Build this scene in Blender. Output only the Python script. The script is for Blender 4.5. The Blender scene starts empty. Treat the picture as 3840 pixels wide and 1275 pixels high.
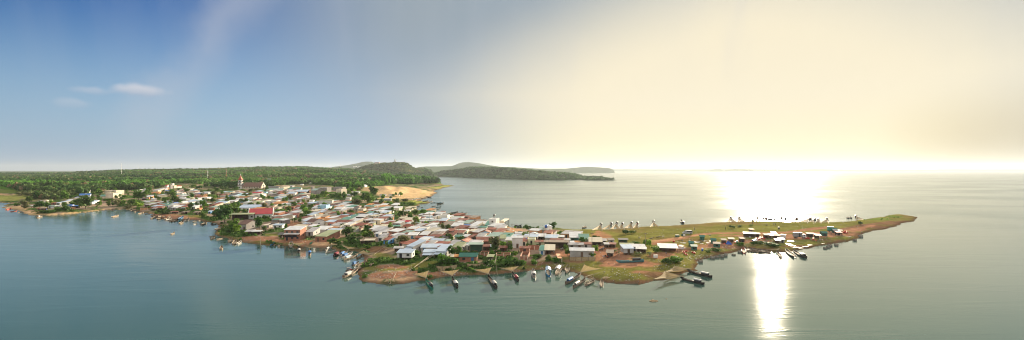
import bpy, math, random
import numpy as np
from mathutils import Vector, Matrix
random.seed(7); rng = np.random.default_rng(7)
F, CX, HY, CAMZ = 1850.0, 1920.0, 637.5, 40.0      # photo pixels; camera 40 m above the water, level
SUN_AZ, SUN_EL = math.radians(27.7), math.radians(10.8)
scene = bpy.context.scene
COL = scene.collection
R = math.radians

# ------------------------------------------------------------------ tags
def tag(o, label=None, cat=None, group=None, kind=None):
    if label: o['label'] = label
    if cat: o['category'] = cat
    if group: o['group'] = group
    if kind: o['kind'] = kind
    return o
def empty(name, loc=(0, 0, 0), rz=0.0):
    o = bpy.data.objects.new(name, None); COL.objects.link(o)
    o.empty_display_size = 0.5
    o.location = loc; o.rotation_euler = (0, 0, rz)
    return o
class MB:
    def __init__(s): s.v, s.f, s.m = [], [], []
    def face(s, pts, m=0):
        n = len(s.v); s.v += [tuple(p) for p in pts]; s.f.append(tuple(range(n, n + len(pts)))); s.m.append(m)
    def hexa(s, b, t, m=0):                       # four bottom and four top corners, both anticlockwise from above
        n = len(s.v); s.v += [tuple(p) for p in b] + [tuple(p) for p in t]
        for q in ((3, 2, 1, 0), (4, 5, 6, 7), (0, 1, 5, 4), (1, 2, 6, 5), (2, 3, 7, 6), (3, 0, 4, 7)):
            s.f.append(tuple(n + i for i in q)); s.m.append(m)
    def box(s, x0, x1, y0, y1, z0, z1, m=0):
        s.hexa([(x0, y0, z0), (x1, y0, z0), (x1, y1, z0), (x0, y1, z0)], [(x0, y0, z1), (x1, y0, z1), (x1, y1, z1), (x0, y1, z1)], m)
    def slab(s, q, th, m=0):                      # q: four top corners
        s.hexa([(p[0], p[1], p[2] - th) for p in q], q, m)
    def tube(s, a, b, r, r2=None, n=6, m=0):
        a, b = Vector(a), Vector(b); r2 = r if r2 is None else r2
        d = (b - a).normalized(); u = d.orthogonal().normalized(); w = d.cross(u)
        k = len(s.v)
        for c, rr in ((a, r), (b, r2)):
            for i in range(n):
                t = 2 * math.pi * i / n
                s.v.append(tuple(c + (u * math.cos(t) + w * math.sin(t)) * rr))
        for i in range(n):
            j = (i + 1) % n
            s.f.append((k + i, k + j, k + n + j, k + n + i)); s.m.append(m)
        s.f.append(tuple(k + i for i in range(n))[::-1]); s.m.append(m)
        s.f.append(tuple(k + n + i for i in range(n))); s.m.append(m)
    def lathe(s, prof, c=(0, 0, 0), n=10, m=0):
        k = len(s.v)
        for r, z in prof:
            for i in range(n):
                t = 2 * math.pi * i / n; s.v.append((c[0] + r * math.cos(t), c[1] + r * math.sin(t), c[2] + z))
        for a in range(len(prof) - 1):
            for i in range(n):
                j = (i + 1) % n
                s.f.append((k + a * n + i, k + a * n + j, k + a * n + n + j, k + a * n + n + i)); s.m.append(m)
    def mesh(s, name, mats):
        me = bpy.data.meshes.new(name); me.from_pydata(s.v, [], s.f)
        for mt in (mats if isinstance(mats, (list, tuple)) else [mats]): me.materials.append(mt)
        if any(s.m): me.polygons.foreach_set('material_index', s.m)
        me.update(); return me
    def build(s, name, mats, parent=None, smooth=False):
        return obj(name, s.mesh(name, mats), parent, smooth)
def obj(name, me, parent=None, smooth=False):
    o = bpy.data.objects.new(name, me); COL.objects.link(o)
    if parent: o.parent = parent
    if smooth: me.polygons.foreach_set('use_smooth', [True] * len(me.polygons))
    return o
def npmesh(name, V, Q, mats, col=None, smooth=False):
    me = bpy.data.meshes.new(name); k = Q.shape[1]
    me.vertices.add(len(V)); me.vertices.foreach_set('co', np.ascontiguousarray(V, np.float32).ravel())
    me.loops.add(Q.size); me.loops.foreach_set('vertex_index', np.ascontiguousarray(Q, np.int32).ravel())
    me.polygons.add(len(Q))
    me.polygons.foreach_set('loop_start', np.arange(0, Q.size, k, dtype=np.int32))
    me.polygons.foreach_set('loop_total', np.full(len(Q), k, np.int32))
    me.update(calc_edges=True)
    if col is not None:
        a = me.color_attributes.new('Col', 'FLOAT_COLOR', 'POINT')
        c = np.ones((len(V), 4), np.float32); c[:, :3] = col; a.data.foreach_set('color', c.ravel())
    if smooth: me.polygons.foreach_set('use_smooth', np.ones(len(Q), bool))
    me.materials.append(mats); me.validate(); return me

# ------------------------------------------------------------------ materials
def mat(name, c1, c2=None, scale=0.6, rough=0.8, metal=0.0, var=0.25, stripe=0.0, spec=0.3, rust=None):
    m = bpy.data.materials.new(name); m.use_nodes = True
    nt = m.node_tree; N = nt.nodes; L = nt.links; b = N['Principled BSDF']
    b.inputs['Roughness'].default_value = rough; b.inputs['Metallic'].default_value = metal
    b.inputs['Specular IOR Level'].default_value = spec
    c2 = c2 or tuple(x * 0.72 for x in c1)
    tc = N.new('ShaderNodeTexCoord'); oi = N.new('ShaderNodeObjectInfo')
    off = N.new('ShaderNodeVectorMath'); off.operation = 'MULTIPLY_ADD'
    comb = N.new('ShaderNodeCombineXYZ')
    for i in range(3): L.new(oi.outputs['Random'], comb.inputs[i])
    off.inputs[1].default_value = (40, 40, 40); L.new(comb.outputs[0], off.inputs[0]); L.new(tc.outputs['Object'], off.inputs[2])
    no = N.new('ShaderNodeTexNoise'); no.inputs['Scale'].default_value = scale; no.inputs['Detail'].default_value = 5
    L.new(off.outputs[0], no.inputs['Vector'])
    rp = N.new('ShaderNodeValToRGB'); rp.color_ramp.elements[0].position = 0.36; rp.color_ramp.elements[1].position = 0.66
    rp.color_ramp.elements[0].color = (*c2, 1); rp.color_ramp.elements[1].color = (*c1, 1)
    L.new(no.outputs['Fac'], rp.inputs[0]); cur = rp.outputs[0]
    if stripe:
        sx = N.new('ShaderNodeSeparateXYZ'); L.new(off.outputs[0], sx.inputs[0])
        fl = N.new('ShaderNodeMath'); fl.operation = 'FLOOR'; L.new(sx.outputs[0], fl.inputs[0])
        wn = N.new('ShaderNodeTexWhiteNoise'); wn.noise_dimensions = '1D'; L.new(fl.outputs[0], wn.inputs['W'])
        mr = N.new('ShaderNodeMapRange'); mr.inputs['To Min'].default_value = 1 - stripe; mr.inputs['To Max'].default_value = 1.0
        L.new(wn.outputs['Value'], mr.inputs[0])
        mx = N.new('ShaderNodeMix'); mx.data_type = 'RGBA'; mx.blend_type = 'MULTIPLY'; mx.inputs[0].default_value = 1
        L.new(cur, mx.inputs['A']); L.new(mr.outputs[0], mx.inputs['B']); cur = mx.outputs['Result']
    if rust:
        n2 = N.new('ShaderNodeTexNoise'); n2.inputs['Scale'].default_value = 0.35; n2.inputs['Detail'].default_value = 8; n2.inputs['Roughness'].default_value = 0.7
        L.new(off.outputs[0], n2.inputs['Vector'])
        r2 = N.new('ShaderNodeValToRGB'); r2.color_ramp.elements[0].position = 0.54; r2.color_ramp.elements[1].position = 0.66
        L.new(n2.outputs['Fac'], r2.inputs[0])
        mx = N.new('ShaderNodeMix'); mx.data_type = 'RGBA'; L.new(r2.outputs[0], mx.inputs[0]); L.new(cur, mx.inputs['A'])
        mx.inputs['B'].default_value = (*rust, 1); cur = mx.outputs['Result']
    hs = N.new('ShaderNodeHueSaturation'); mr = N.new('ShaderNodeMapRange')
    mr.inputs['To Min'].default_value = 1 - var; mr.inputs['To Max'].default_value = 1 + var * 0.3
    L.new(oi.outputs['Random'], mr.inputs[0]); L.new(mr.outputs[0], hs.inputs['Value']); L.new(cur, hs.inputs['Color'])
    L.new(hs.outputs[0], b.inputs['Base Color'])
    return m
RUSTC = (0.21, 0.09, 0.05)
ROOF = {
 'w': mat('roof_white', (0.90, 0.90, 0.88), (0.74, 0.72, 0.68), 0.4, 0.42, 0.0, 0.22, 0.1, 0.5),
 'l': mat('roof_zinc', (0.68, 0.66, 0.64), (0.48, 0.46, 0.44), 0.4, 0.5, 0.1, 0.35, 0.15, 0.5, rust=(0.4, 0.29, 0.21)),
 'b': mat('roof_pale_blue', (0.66, 0.76, 0.86), (0.54, 0.64, 0.75), 0.3, 0.4, 0.15, 0.12, 0.08, 0.5),
 'r': mat('roof_rust', (0.42, 0.13, 0.075), (0.27, 0.085, 0.055), 0.5, 0.7, 0.0, 0.35, 0.3, 0.3, rust=(0.47, 0.31, 0.23)),
 'R': mat('roof_bright_red', (0.62, 0.05, 0.055), (0.52, 0.045, 0.05), 0.3, 0.5, 0.0, 0.1, 0.06, 0.4),
 'o': mat('roof_orange_tile', (0.62, 0.28, 0.09), (0.50, 0.22, 0.08), 0.6, 0.75, 0.0, 0.2, 0.06),
 'G': mat('roof_green', (0.14, 0.36, 0.26), (0.10, 0.27, 0.20), 0.3, 0.5, 0.0, 0.2, 0.12, 0.4),
 'E': mat('roof_deep_green', (0.02, 0.17, 0.12), (0.016, 0.13, 0.095), 0.3, 0.5, 0.0, 0.1, 0.08, 0.4),
 'P': mat('roof_pale_green', (0.42, 0.56, 0.45), (0.33, 0.45, 0.37), 0.3, 0.5, 0.0, 0.15, 0.1, 0.4),
 'Y': mat('roof_olive', (0.50, 0.52, 0.28), (0.38, 0.42, 0.22), 0.3, 0.6, 0.0, 0.2, 0.14, 0.4),
 'B': mat('roof_blue', (0.045, 0.20, 0.60), (0.04, 0.16, 0.48), 0.3, 0.5, 0.0, 0.15, 0.06, 0.4),
 'd': mat('roof_dark_grey', (0.15, 0.14, 0.14), (0.10, 0.095, 0.095), 0.4, 0.7, 0.0, 0.25, 0.12),
 'n': mat('roof_tan', (0.40, 0.31, 0.23), (0.29, 0.22, 0.165), 0.4, 0.75, 0.0, 0.2, 0.2, 0.3),
 'c': mat('roof_cream', (0.72, 0.64, 0.47), (0.60, 0.52, 0.38), 0.3, 0.6, 0.0, 0.12, 0.12, 0.4),
 'v': mat('roof_striped', (0.62, 0.52, 0.43), (0.46, 0.30, 0.22), 0.5, 0.6, 0.0, 0.1, 0.65, 0.4),
 'm': mat('roof_brown_tile', (0.22, 0.125, 0.095), (0.17, 0.10, 0.08), 0.5, 0.8, 0.0, 0.1, 0.05),
}
WALL = {
 'w': mat('wall_white', (0.80, 0.79, 0.76), (0.66, 0.63, 0.58), 0.35, 0.9, 0, 0.1),
 'c': mat('wall_cream', (0.74, 0.66, 0.52), (0.58, 0.49, 0.37), 0.35, 0.9, 0, 0.18),
 'g': mat('wall_grey', (0.50, 0.49, 0.47), (0.37, 0.35, 0.33), 0.35, 0.9, 0, 0.2),
 'k': mat('wall_concrete', (0.36, 0.33, 0.31), (0.25, 0.23, 0.215), 0.35, 0.95, 0, 0.2),
 'o': mat('wall_orange', (0.64, 0.33, 0.16), (0.50, 0.25, 0.13), 0.35, 0.9, 0, 0.15),
 'b': mat('wall_brick', (0.42, 0.19, 0.12), (0.30, 0.14, 0.095), 0.5, 0.95, 0, 0.2),
 'B': mat('wall_light_blue', (0.33, 0.58, 0.76), (0.27, 0.48, 0.63), 0.35, 0.9, 0, 0.15),
 'Y': mat('wall_pale_yellow', (0.66, 0.68, 0.44), (0.55, 0.56, 0.36), 0.35, 0.9, 0, 0.1),
 't': mat('wall_timber', (0.14, 0.095, 0.07), (0.085, 0.06, 0.045), 0.6, 0.9, 0, 0.3, 0.3),
 'G': mat('wall_green', (0.06, 0.17, 0.12), (0.045, 0.12, 0.085), 0.4, 0.8, 0, 0.15, 0.1),
 'r': mat('wall_dark_red', (0.20, 0.07, 0.05), (0.13, 0.05, 0.04), 0.5, 0.9, 0, 0.1, 0.4),
 'S': mat('wall_strong_blue', (0.08, 0.30, 0.62), (0.10, 0.20, 0.34), 0.5, 0.85, 0, 0.1, 0.3),
}
RW = {'w': 'white', 'l': 'pale zinc', 'b': 'pale blue', 'r': 'rusty red', 'R': 'bright red', 'o': 'orange', 'G': 'green', 'E': 'deep green', 'P': 'pale green', 'Y': 'olive',
      'B': 'bright blue', 'd': 'dark grey', 'n': 'tan', 'c': 'cream', 'v': 'rust striped', 'm': 'brown tile'}
WW = {'w': 'white', 'c': 'cream', 'g': 'grey', 'k': 'concrete', 'o': 'orange', 'b': 'brick', 'B': 'light blue', 'Y': 'pale yellow', 't': 'dark timber', 'G': 'green', 'r': 'dark red', 'S': 'blue'}
M = {
 'dark': mat('dark_opening', (0.03, 0.03, 0.035), (0.02, 0.02, 0.025), 0.5, 0.4, 0, 0.1),
 'door': mat('door_wood', (0.16, 0.10, 0.07), None, 0.5, 0.7, 0, 0.4),
 'bluedoor': mat('door_blue', (0.06, 0.17, 0.32), None, 0.5, 0.6, 0, 0.2),
 'post': mat('post_wood', (0.22, 0.17, 0.12), None, 0.5, 0.9, 0, 0.3),
 'pale_post': mat('pale_pole', (0.50, 0.42, 0.29), None, 0.5, 0.8, 0, 0.2),
 'trunk': mat('bark', (0.16, 0.12, 0.085), None, 0.8, 0.95, 0, 0.3),
 'palmtrunk': mat('palm_bark', (0.28, 0.23, 0.18), None, 0.8, 0.95, 0, 0.2),
 'hull_wood': mat('hull_weathered_wood', (0.36, 0.28, 0.20), (0.20, 0.15, 0.11), 0.9, 0.8, 0, 0.4),
 'hull_dark': mat('hull_dark_wood', (0.055, 0.05, 0.045), None, 0.9, 0.7, 0, 0.3),
 'hull_blue': mat('hull_blue_paint', (0.05, 0.25, 0.48), None, 0.9, 0.6, 0, 0.2),
 'hull_teal': mat('hull_teal_paint', (0.08, 0.33, 0.38), (0.10, 0.22, 0.24), 0.9, 0.6, 0, 0.2),
 'hull_green': mat('hull_green_paint', (0.03, 0.32, 0.22), None, 0.9, 0.6, 0, 0.2),
 'hull_white': mat('hull_white_paint', (0.44, 0.41, 0.37), None, 0.9, 0.6, 0, 0.2),
 'hull_red': mat('hull_red_paint', (0.45, 0.10, 0.07), None, 0.9, 0.6, 0, 0.2),
 'deck': mat('deck_boards', (0.50, 0.41, 0.29), (0.30, 0.23, 0.16), 0.8, 0.85, 0, 0.3),
 'cab_white': mat('cabin_white', (0.55, 0.54, 0.52), None, 0.6, 0.6, 0, 0.15),
 'cab_blue': mat('cabin_blue', (0.05, 0.22, 0.55), None, 0.6, 0.6, 0, 0.15),
 'cab_dark': mat('cabin_dark', (0.06, 0.06, 0.062), None, 0.6, 0.6, 0, 0.15),
 'cab_red': mat('cabin_dark_red', (0.32, 0.04, 0.06), None, 0.6, 0.6, 0, 0.15),
 'cab_grey': mat('cabin_grey', (0.34, 0.33, 0.32), None, 0.6, 0.6, 0, 0.15),
 'cab_green': mat('cabin_green', (0.04, 0.30, 0.22), None, 0.6, 0.6, 0, 0.15),
 'cab_pale': mat('cabin_pale_blue', (0.55, 0.72, 0.85), None, 0.6, 0.6, 0, 0.1),
 'red': mat('red_plastic', (0.62, 0.045, 0.03), None, 0.9, 0.45, 0, 0.2),
 'bluep': mat('blue_plastic', (0.03, 0.12, 0.42), None, 0.9, 0.45, 0, 0.2),
 'greenp': mat('green_plastic', (0.03, 0.25, 0.20), None, 0.9, 0.45, 0, 0.2),
 'tarp': mat('blue_tarpaulin', (0.02, 0.13, 0.58), (0.02, 0.09, 0.40), 0.9, 0.5, 0, 0.1),
 'white': mat('white_paint', (0.78, 0.78, 0.76), (0.70, 0.69, 0.66), 0.5, 0.55, 0, 0.08),
 'tyre': mat('tyre_rubber', (0.02, 0.02, 0.02), None, 0.9, 0.8),
 'glass': mat('window_glass', (0.03, 0.035, 0.04), None, 0.9, 0.12, 0, 0.0, 0, 0.6),
 'silver': mat('silver_paint', (0.42, 0.44, 0.46), (0.38, 0.40, 0.42), 0.5, 0.35, 0.5, 0.0),
 'steel': mat('steel', (0.38, 0.38, 0.38), None, 0.5, 0.5, 0.6, 0.2),
 'spire': mat('spire_red', (0.52, 0.13, 0.08), None, 0.5, 0.7, 0, 0.0),
 'net_cloth': mat('heaped_net', (0.52, 0.40, 0.24), (0.36, 0.26, 0.15), 1.5, 0.95, 0, 0.2),
 'rubble': mat('rubble', (0.25, 0.21, 0.18), (0.13, 0.11, 0.09), 1.5, 0.95, 0, 0.3),
 'stone': mat('pale_stone', (0.60, 0.60, 0.57), None, 0.5, 0.9, 0, 0.0),
 'skin': mat('skin', (0.32, 0.18, 0.12), None, 1, 0.7, 0, 0.2),
 'cloth': mat('dark_clothing', (0.06, 0.06, 0.08), (0.05, 0.05, 0.07), 1, 0.9, 0, 0.5),
 'shirt': mat('shirt', (0.45, 0.42, 0.46), (0.40, 0.38, 0.42), 1, 0.9, 0, 0.6),
 'hair': mat('black_hair', (0.015, 0.012, 0.012), None, 1, 0.6, 0, 0.1),
}
def attr_mat(name, rough=0.95, transl=0.0, var=0.0, noise=None, spec=0.15):
    m = bpy.data.materials.new(name); m.use_nodes = True
    nt = m.node_tree; N = nt.nodes; L = nt.links; b = N['Principled BSDF']
    b.inputs['Roughness'].default_value = rough; b.inputs['Specular IOR Level'].default_value = spec
    at = N.new('ShaderNodeAttribute'); at.attribute_name = 'Col'; cur = at.outputs['Color']
    if noise:
        tc = N.new('ShaderNodeTexCoord')
        for sc, lo, hi in noise:
            no = N.new('ShaderNodeTexNoise'); no.inputs['Scale'].default_value = sc; no.inputs['Detail'].default_value = 6; no.inputs['Roughness'].default_value = 0.65
            L.new(tc.outputs['Object'], no.inputs['Vector'])
            mr = N.new('ShaderNodeMapRange'); mr.inputs['From Min'].default_value = 0.3; mr.inputs['From Max'].default_value = 0.7
            mr.inputs['To Min'].default_value = lo; mr.inputs['To Max'].default_value = hi; L.new(no.outputs['Fac'], mr.inputs[0])
            mx = N.new('ShaderNodeMix'); mx.data_type = 'RGBA'; mx.blend_type = 'MULTIPLY'; mx.inputs[0].default_value = 1
            L.new(cur, mx.inputs['A']); L.new(mr.outputs[0], mx.inputs['B']); cur = mx.outputs['Result']
    if var:
        oi = N.new('ShaderNodeObjectInfo'); hs = N.new('ShaderNodeHueSaturation'); mr = N.new('ShaderNodeMapRange')
        mr.inputs['To Min'].default_value = 1 - var; mr.inputs['To Max'].default_value = 1 + var; L.new(oi.outputs['Random'], mr.inputs[0])
        L.new(mr.outputs[0], hs.inputs['Value'])
        m2 = N.new('ShaderNodeMapRange'); m2.inputs['To Min'].default_value = 0.48; m2.inputs['To Max'].default_value = 0.515
        wn = N.new('ShaderNodeTexWhiteNoise'); wn.noise_dimensions = '1D'; L.new(oi.outputs['Random'], wn.inputs['W']); L.new(wn.outputs['Value'], m2.inputs[0])
        L.new(m2.outputs[0], hs.inputs['Hue']); L.new(cur, hs.inputs['Color']); cur = hs.outputs[0]
    L.new(cur, b.inputs['Base Color'])
    if transl:
        tr = N.new('ShaderNodeBsdfTranslucent'); L.new(cur, tr.inputs['Color'])
        ms = N.new('ShaderNodeMixShader'); ms.inputs[0].default_value = transl
        L.new(b.outputs[0], ms.inputs[1]); L.new(tr.outputs[0], ms.inputs[2]); L.new(ms.outputs[0], N['Material Output'].inputs['Surface'])
    return m
LEAF = attr_mat('foliage', 0.7, 0.3, 0.22)
FOREST = attr_mat('forest_foliage', 0.8, 0.25)
GROUND = attr_mat('ground_surface', 0.95, 0, 0, [(0.9, 0.72, 1.22), (0.12, 0.75, 1.2), (0.015, 0.85, 1.15)], 0.0)
def net_material():
    m = bpy.data.materials.new('fishing_net'); m.use_nodes = True
    nt = m.node_tree; N = nt.nodes; L = nt.links; b = N['Principled BSDF']
    at = N.new('ShaderNodeUVMap')
    sx = N.new('ShaderNodeSeparateXYZ'); L.new(at.outputs[0], sx.inputs[0])
    no = N.new('ShaderNodeTexNoise'); no.noise_dimensions = '1D'; no.inputs['Scale'].default_value = 22; no.inputs['Detail'].default_value = 3
    L.new(sx.outputs[0], no.inputs['W'])
    rp = N.new('ShaderNodeValToRGB'); rp.color_ramp.elements[0].position = 0.35; rp.color_ramp.elements[1].position = 0.62
    rp.color_ramp.elements[0].color = (0.30, 0.22, 0.11, 1); rp.color_ramp.elements[1].color = (0.58, 0.43, 0.22, 1)
    L.new(no.outputs['Fac'], rp.inputs[0]); L.new(rp.outputs[0], b.inputs['Base Color']); b.inputs['Roughness'].default_value = 0.9
    tl = N.new('ShaderNodeBsdfTranslucent'); L.new(rp.outputs[0], tl.inputs['Color'])
    tr = N.new('ShaderNodeBsdfTransparent')
    m1 = N.new('ShaderNodeMixShader'); m1.inputs[0].default_value = 0.3; L.new(b.outputs[0], m1.inputs[1]); L.new(tl.outputs[0], m1.inputs[2])
    m2 = N.new('ShaderNodeMixShader'); mr = N.new('ShaderNodeMapRange'); mr.inputs['From Min'].default_value = 0.3; mr.inputs['From Max'].default_value = 0.7
    mr.inputs['To Min'].default_value = 0.30; mr.inputs['To Max'].default_value = 0.0; L.new(no.outputs['Fac'], mr.inputs[0]); L.new(mr.outputs[0], m2.inputs[0])
    L.new(m1.outputs[0], m2.inputs[1]); L.new(tr.outputs[0], m2.inputs[2]); L.new(m2.outputs[0], N['Material Output'].inputs['Surface'])
    return m
NET = net_material()

# ------------------------------------------------------------------ world, sun, camera
w = bpy.data.worlds.new('World'); scene.world = w; w.use_nodes = True
def build_world():
    nt = w.node_tree; N = nt.nodes; L = nt.links; bg = N['Background']
    sk = N.new('ShaderNodeTexSky'); sk.sky_type = 'NISHITA'; sk.sun_disc = False
    sk.sun_elevation = SUN_EL; sk.sun_rotation = SUN_AZ; sk.altitude = 50; sk.air_density = 1.0; sk.dust_density = SKY_DUST; sk.ozone_density = 2.0
    tc = N.new('ShaderNodeTexCoord'); D = tc.outputs['Generated']
    def vm(op, a, b=None):
        n = N.new('ShaderNodeVectorMath'); n.operation = op
        for i, x in enumerate((a, b)):
            if x is None: continue
            if isinstance(x, tuple): n.inputs[i].default_value = x
            else: L.new(x, n.inputs[i])
        return n
    def mth(op, a, b=None, clamp=False):
        n = N.new('ShaderNodeMath'); n.operation = op; n.use_clamp = clamp
        for i, x in enumerate((a, b)):
            if x is None: continue
            if isinstance(x, (int, float)): n.inputs[i].default_value = x
            else: L.new(x, n.inputs[i])
        return n.outputs[0]
    def sstep(x, a, b, lo=0.0, hi=1.0):
        n = N.new('ShaderNodeMapRange'); n.interpolation_type = 'SMOOTHSTEP'; L.new(x, n.inputs[0])
        n.inputs['From Min'].default_value = a; n.inputs['From Max'].default_value = b; n.inputs['To Min'].default_value = lo; n.inputs['To Max'].default_value = hi
        return n.outputs[0]
    def mix(f, a, b, mode='MIX'):
        n = N.new('ShaderNodeMix'); n.data_type = 'RGBA'; n.blend_type = mode
        for k, x in ((0, f), ('A', a), ('B', b)):
            if isinstance(x, tuple): n.inputs[k].default_value = (*x, 1)
            elif isinstance(x, (int, float)): n.inputs[k].default_value = x
            else: L.new(x, n.inputs[k])
        return n.outputs['Result']
    sd = (math.sin(SUN_AZ) * math.cos(SUN_EL), math.cos(SUN_AZ) * math.cos(SUN_EL), math.sin(SUN_EL))
    dn = vm('NORMALIZE', D).outputs[0]
    gd = tuple(Vector((math.sin(AUR_AZ) * math.cos(SUN_EL), math.cos(AUR_AZ) * math.cos(SUN_EL), math.sin(SUN_EL))))
    dot = vm('DOT_PRODUCT', dn, gd).outputs['Value']
    ang = mth('MULTIPLY', mth('ARCCOSINE', mth('MINIMUM', dot, 0.99999)), 180 / math.pi)
    sep = N.new('ShaderNodeSeparateXYZ'); L.new(dn, sep.inputs[0]); z = sep.outputs[2]
    base = mix(1.0, sk.outputs[0], SKY_TINT, 'MULTIPLY')
    base = mix(sstep(z, 0.07, 0.30), base, mix(1.0, base, (0.15, 0.47, 0.80), 'MULTIPLY'))
    # aureole of thick sunlit haze round the low sun, and thin veil near the horizon
    no = N.new('ShaderNodeTexNoise'); no.inputs['Scale'].default_value = 2.2; no.inputs['Detail'].default_value = 3
    L.new(dn, no.inputs['Vector'])
    wob = mth('ADD', ang, mth('MULTIPLY', mth('SUBTRACT', no.outputs['Fac'], 0.5), 10.0))
    wob = mth('ADD', wob, mth('MULTIPLY', mth('MAXIMUM', mth('SUBTRACT', z, 0.15), 0.0), 100.0))
    gl = sstep(wob, AUR[1], AUR[0])
    gold = sstep(z, 0.14, 0.0)
    cream = mix(gold, AUR_COL, AUR_GOLD)
    base = mix(mth('MULTIPLY', sstep(ang, 64.0, 34.0), 0.92), base, WIDE_COL)
    c = mix(gl, base, cream)
    azr = sstep(vm('DOT_PRODUCT', dn, (math.sin(R(52)), math.cos(R(52)), 0.0)).outputs['Value'], 0.955, 0.998)
    c = mix(mth('MULTIPLY', mth('MULTIPLY', azr, sstep(z, 0.15, 0.02)), 0.7), c, DUSK_COL)
    hz = mth('MULTIPLY', sstep(z, 0.30, -0.02), VEIL)
    c = mix(mth('MULTIPLY', hz, mth('SUBTRACT', 1.0, gl)), c, VEIL_COL)
    # high cirrus streaks and a couple of small cumulus, laid out by direction in the sky
    mp = N.new('ShaderNodeMapping'); mp.inputs['Rotation'].default_value = (0, R(38), R(20)); mp.inputs['Scale'].default_value = (5.5, 1.2, 1.0)
    L.new(dn, mp.inputs[0])
    n2 = N.new('ShaderNodeTexNoise'); n2.inputs['Scale'].default_value = 1.3; n2.inputs['Detail'].default_value = 7; n2.inputs['Roughness'].default_value = 0.55; n2.inputs['Distortion'].default_value = 0.6
    L.new(mp.outputs[0], n2.inputs['Vector'])
    cir = mth('MULTIPLY', sstep(n2.outputs['Fac'], 0.46, 0.80), sstep(z, 0.02, 0.25))
    def at_px(x, y):
        v = Vector(((x - CX) / F, 1.0, (HY - y) / F)).normalized(); return tuple(v)
    # one long streak climbing to the right
    a, b_ = Vector(at_px(640, 330)), Vector(at_px(960, -40)); nrm = a.cross(b_).normalized(); mid = (a + b_).normalized()
    n4 = N.new('ShaderNodeTexNoise'); n4.inputs['Scale'].default_value = 7; n4.inputs['Detail'].default_value = 5; L.new(dn, n4.inputs['Vector'])
    dd = mth('ABSOLUTE', mth('ADD', vm('DOT_PRODUCT', dn, tuple(nrm)).outputs['Value'], mth('MULTIPLY', mth('SUBTRACT', n4.outputs['Fac'], 0.5), 0.10)))
    st = mth('MULTIPLY', sstep(dd, 0.055, 0.0), sstep(vm('DOT_PRODUCT', dn, tuple(mid)).outputs['Value'], 0.962, 0.99))
    st = mth('MULTIPLY', st, sstep(n4.outputs['Fac'], 0.25, 0.65, 0.35, 1.0))
    c = mix(mth('MULTIPLY', cir, 0.18), c, CLOUD_COL)
    c = mix(mth('MULTIPLY', st, 0.42), c, CLOUD_COL)
    for (x, y, rx, ry, k) in ((515, 338, 100, 24, 0.62), (345, 340, 58, 18, 0.3), (275, 388, 52, 20, 0.2), (1520, 385, 40, 10, 0.0)):
        if k == 0: continue
        cdir = Vector(at_px(x, y)); rt = cdir.cross(Vector((0, 0, 1))).normalized(); up = rt.cross(cdir).normalized()
        dx = mth('DIVIDE', vm('DOT_PRODUCT', dn, tuple(rt)).outputs['Value'], rx / F)
        dy = mth('DIVIDE', mth('SUBTRACT', vm('DOT_PRODUCT', dn, tuple(up)).outputs['Value'], 0.0), ry / F)
        rr = mth('SQRT', mth('ADD', mth('MULTIPLY', dx, dx), mth('MULTIPLY', dy, dy)))
        n3 = N.new('ShaderNodeTexNoise'); n3.inputs['Scale'].default_value = 26; n3.inputs['Detail'].default_value = 6; L.new(dn, n3.inputs['Vector'])
        rr = mth('ADD', rr, mth('MULTIPLY', mth('SUBTRACT', n3.outputs['Fac'], 0.5), 1.5))
        front = sstep(vm('DOT_PRODUCT', dn, tuple(cdir)).outputs['Value'], 0.0, 0.1)
        f = mth('MULTIPLY', mth('MULTIPLY', sstep(rr, 1.0, 0.25), k), front)
        c = mix(f, c, mix(sstep(dy, -0.9, 0.6), CLOUD_LOW, CLOUD_TOP))
    # fill light: an unseen bright cloud sheet added overhead and behind the camera
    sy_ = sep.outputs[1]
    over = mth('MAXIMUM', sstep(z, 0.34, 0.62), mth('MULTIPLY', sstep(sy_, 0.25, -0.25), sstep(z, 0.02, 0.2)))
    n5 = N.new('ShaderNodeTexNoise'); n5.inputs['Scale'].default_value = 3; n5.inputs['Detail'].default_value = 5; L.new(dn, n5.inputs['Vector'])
    c = mix(mth('MULTIPLY', over, sstep(n5.outputs['Fac'], 0.2, 0.6, 0.7, 1.0)), c, FILL_CLOUD_COL)
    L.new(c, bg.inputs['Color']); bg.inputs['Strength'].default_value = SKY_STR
SKY_STR = 0.1
SKY_DUST = 1.0
SKY_TINT = (0.28, 0.42, 0.54)
AUR_AZ = R(25)
AUR = (14.0, 45.0)            # degrees from the sun: full haze glow inside, none outside
AUR_COL = (3.25, 2.92, 2.2)
AUR_GOLD = (3.3, 2.9, 1.85)
WIDE_COL, DUSK_COL = (1.19, 1.39, 1.50), (1.84, 1.43, 0.79)
VEIL, VEIL_COL = 0.8, (1.2, 1.66, 2.38)
FILL_CLOUD_COL = (3.5, 3.35, 3.1)
CLOUD_COL, CLOUD_LOW, CLOUD_TOP = (1.77, 1.90, 2.18), (1.36, 1.60, 2.04), (2.66, 2.58, 2.66)
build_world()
sl = bpy.data.lights.new('sun', 'SUN'); sl.energy = 5.0; sl.angle = R(0.53); sl.color = (1.0, 0.85, 0.62)
so = bpy.data.objects.new('sun', sl); COL.objects.link(so)
so.rotation_euler = Vector((math.sin(SUN_AZ) * math.cos(SUN_EL), math.cos(SUN_AZ) * math.cos(SUN_EL), math.sin(SUN_EL))).to_track_quat('Z', 'Y').to_euler()
cam = bpy.data.cameras.new('camera'); co = bpy.data.objects.new('camera', cam); COL.objects.link(co)
co.location = (0, 0, CAMZ); co.rotation_euler = (R(90), 0, 0)
cam.sensor_width = 36; cam.lens = 36 * F / 3840; cam.clip_end = 200000; cam.clip_start = 0.5
scene.camera = co
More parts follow.
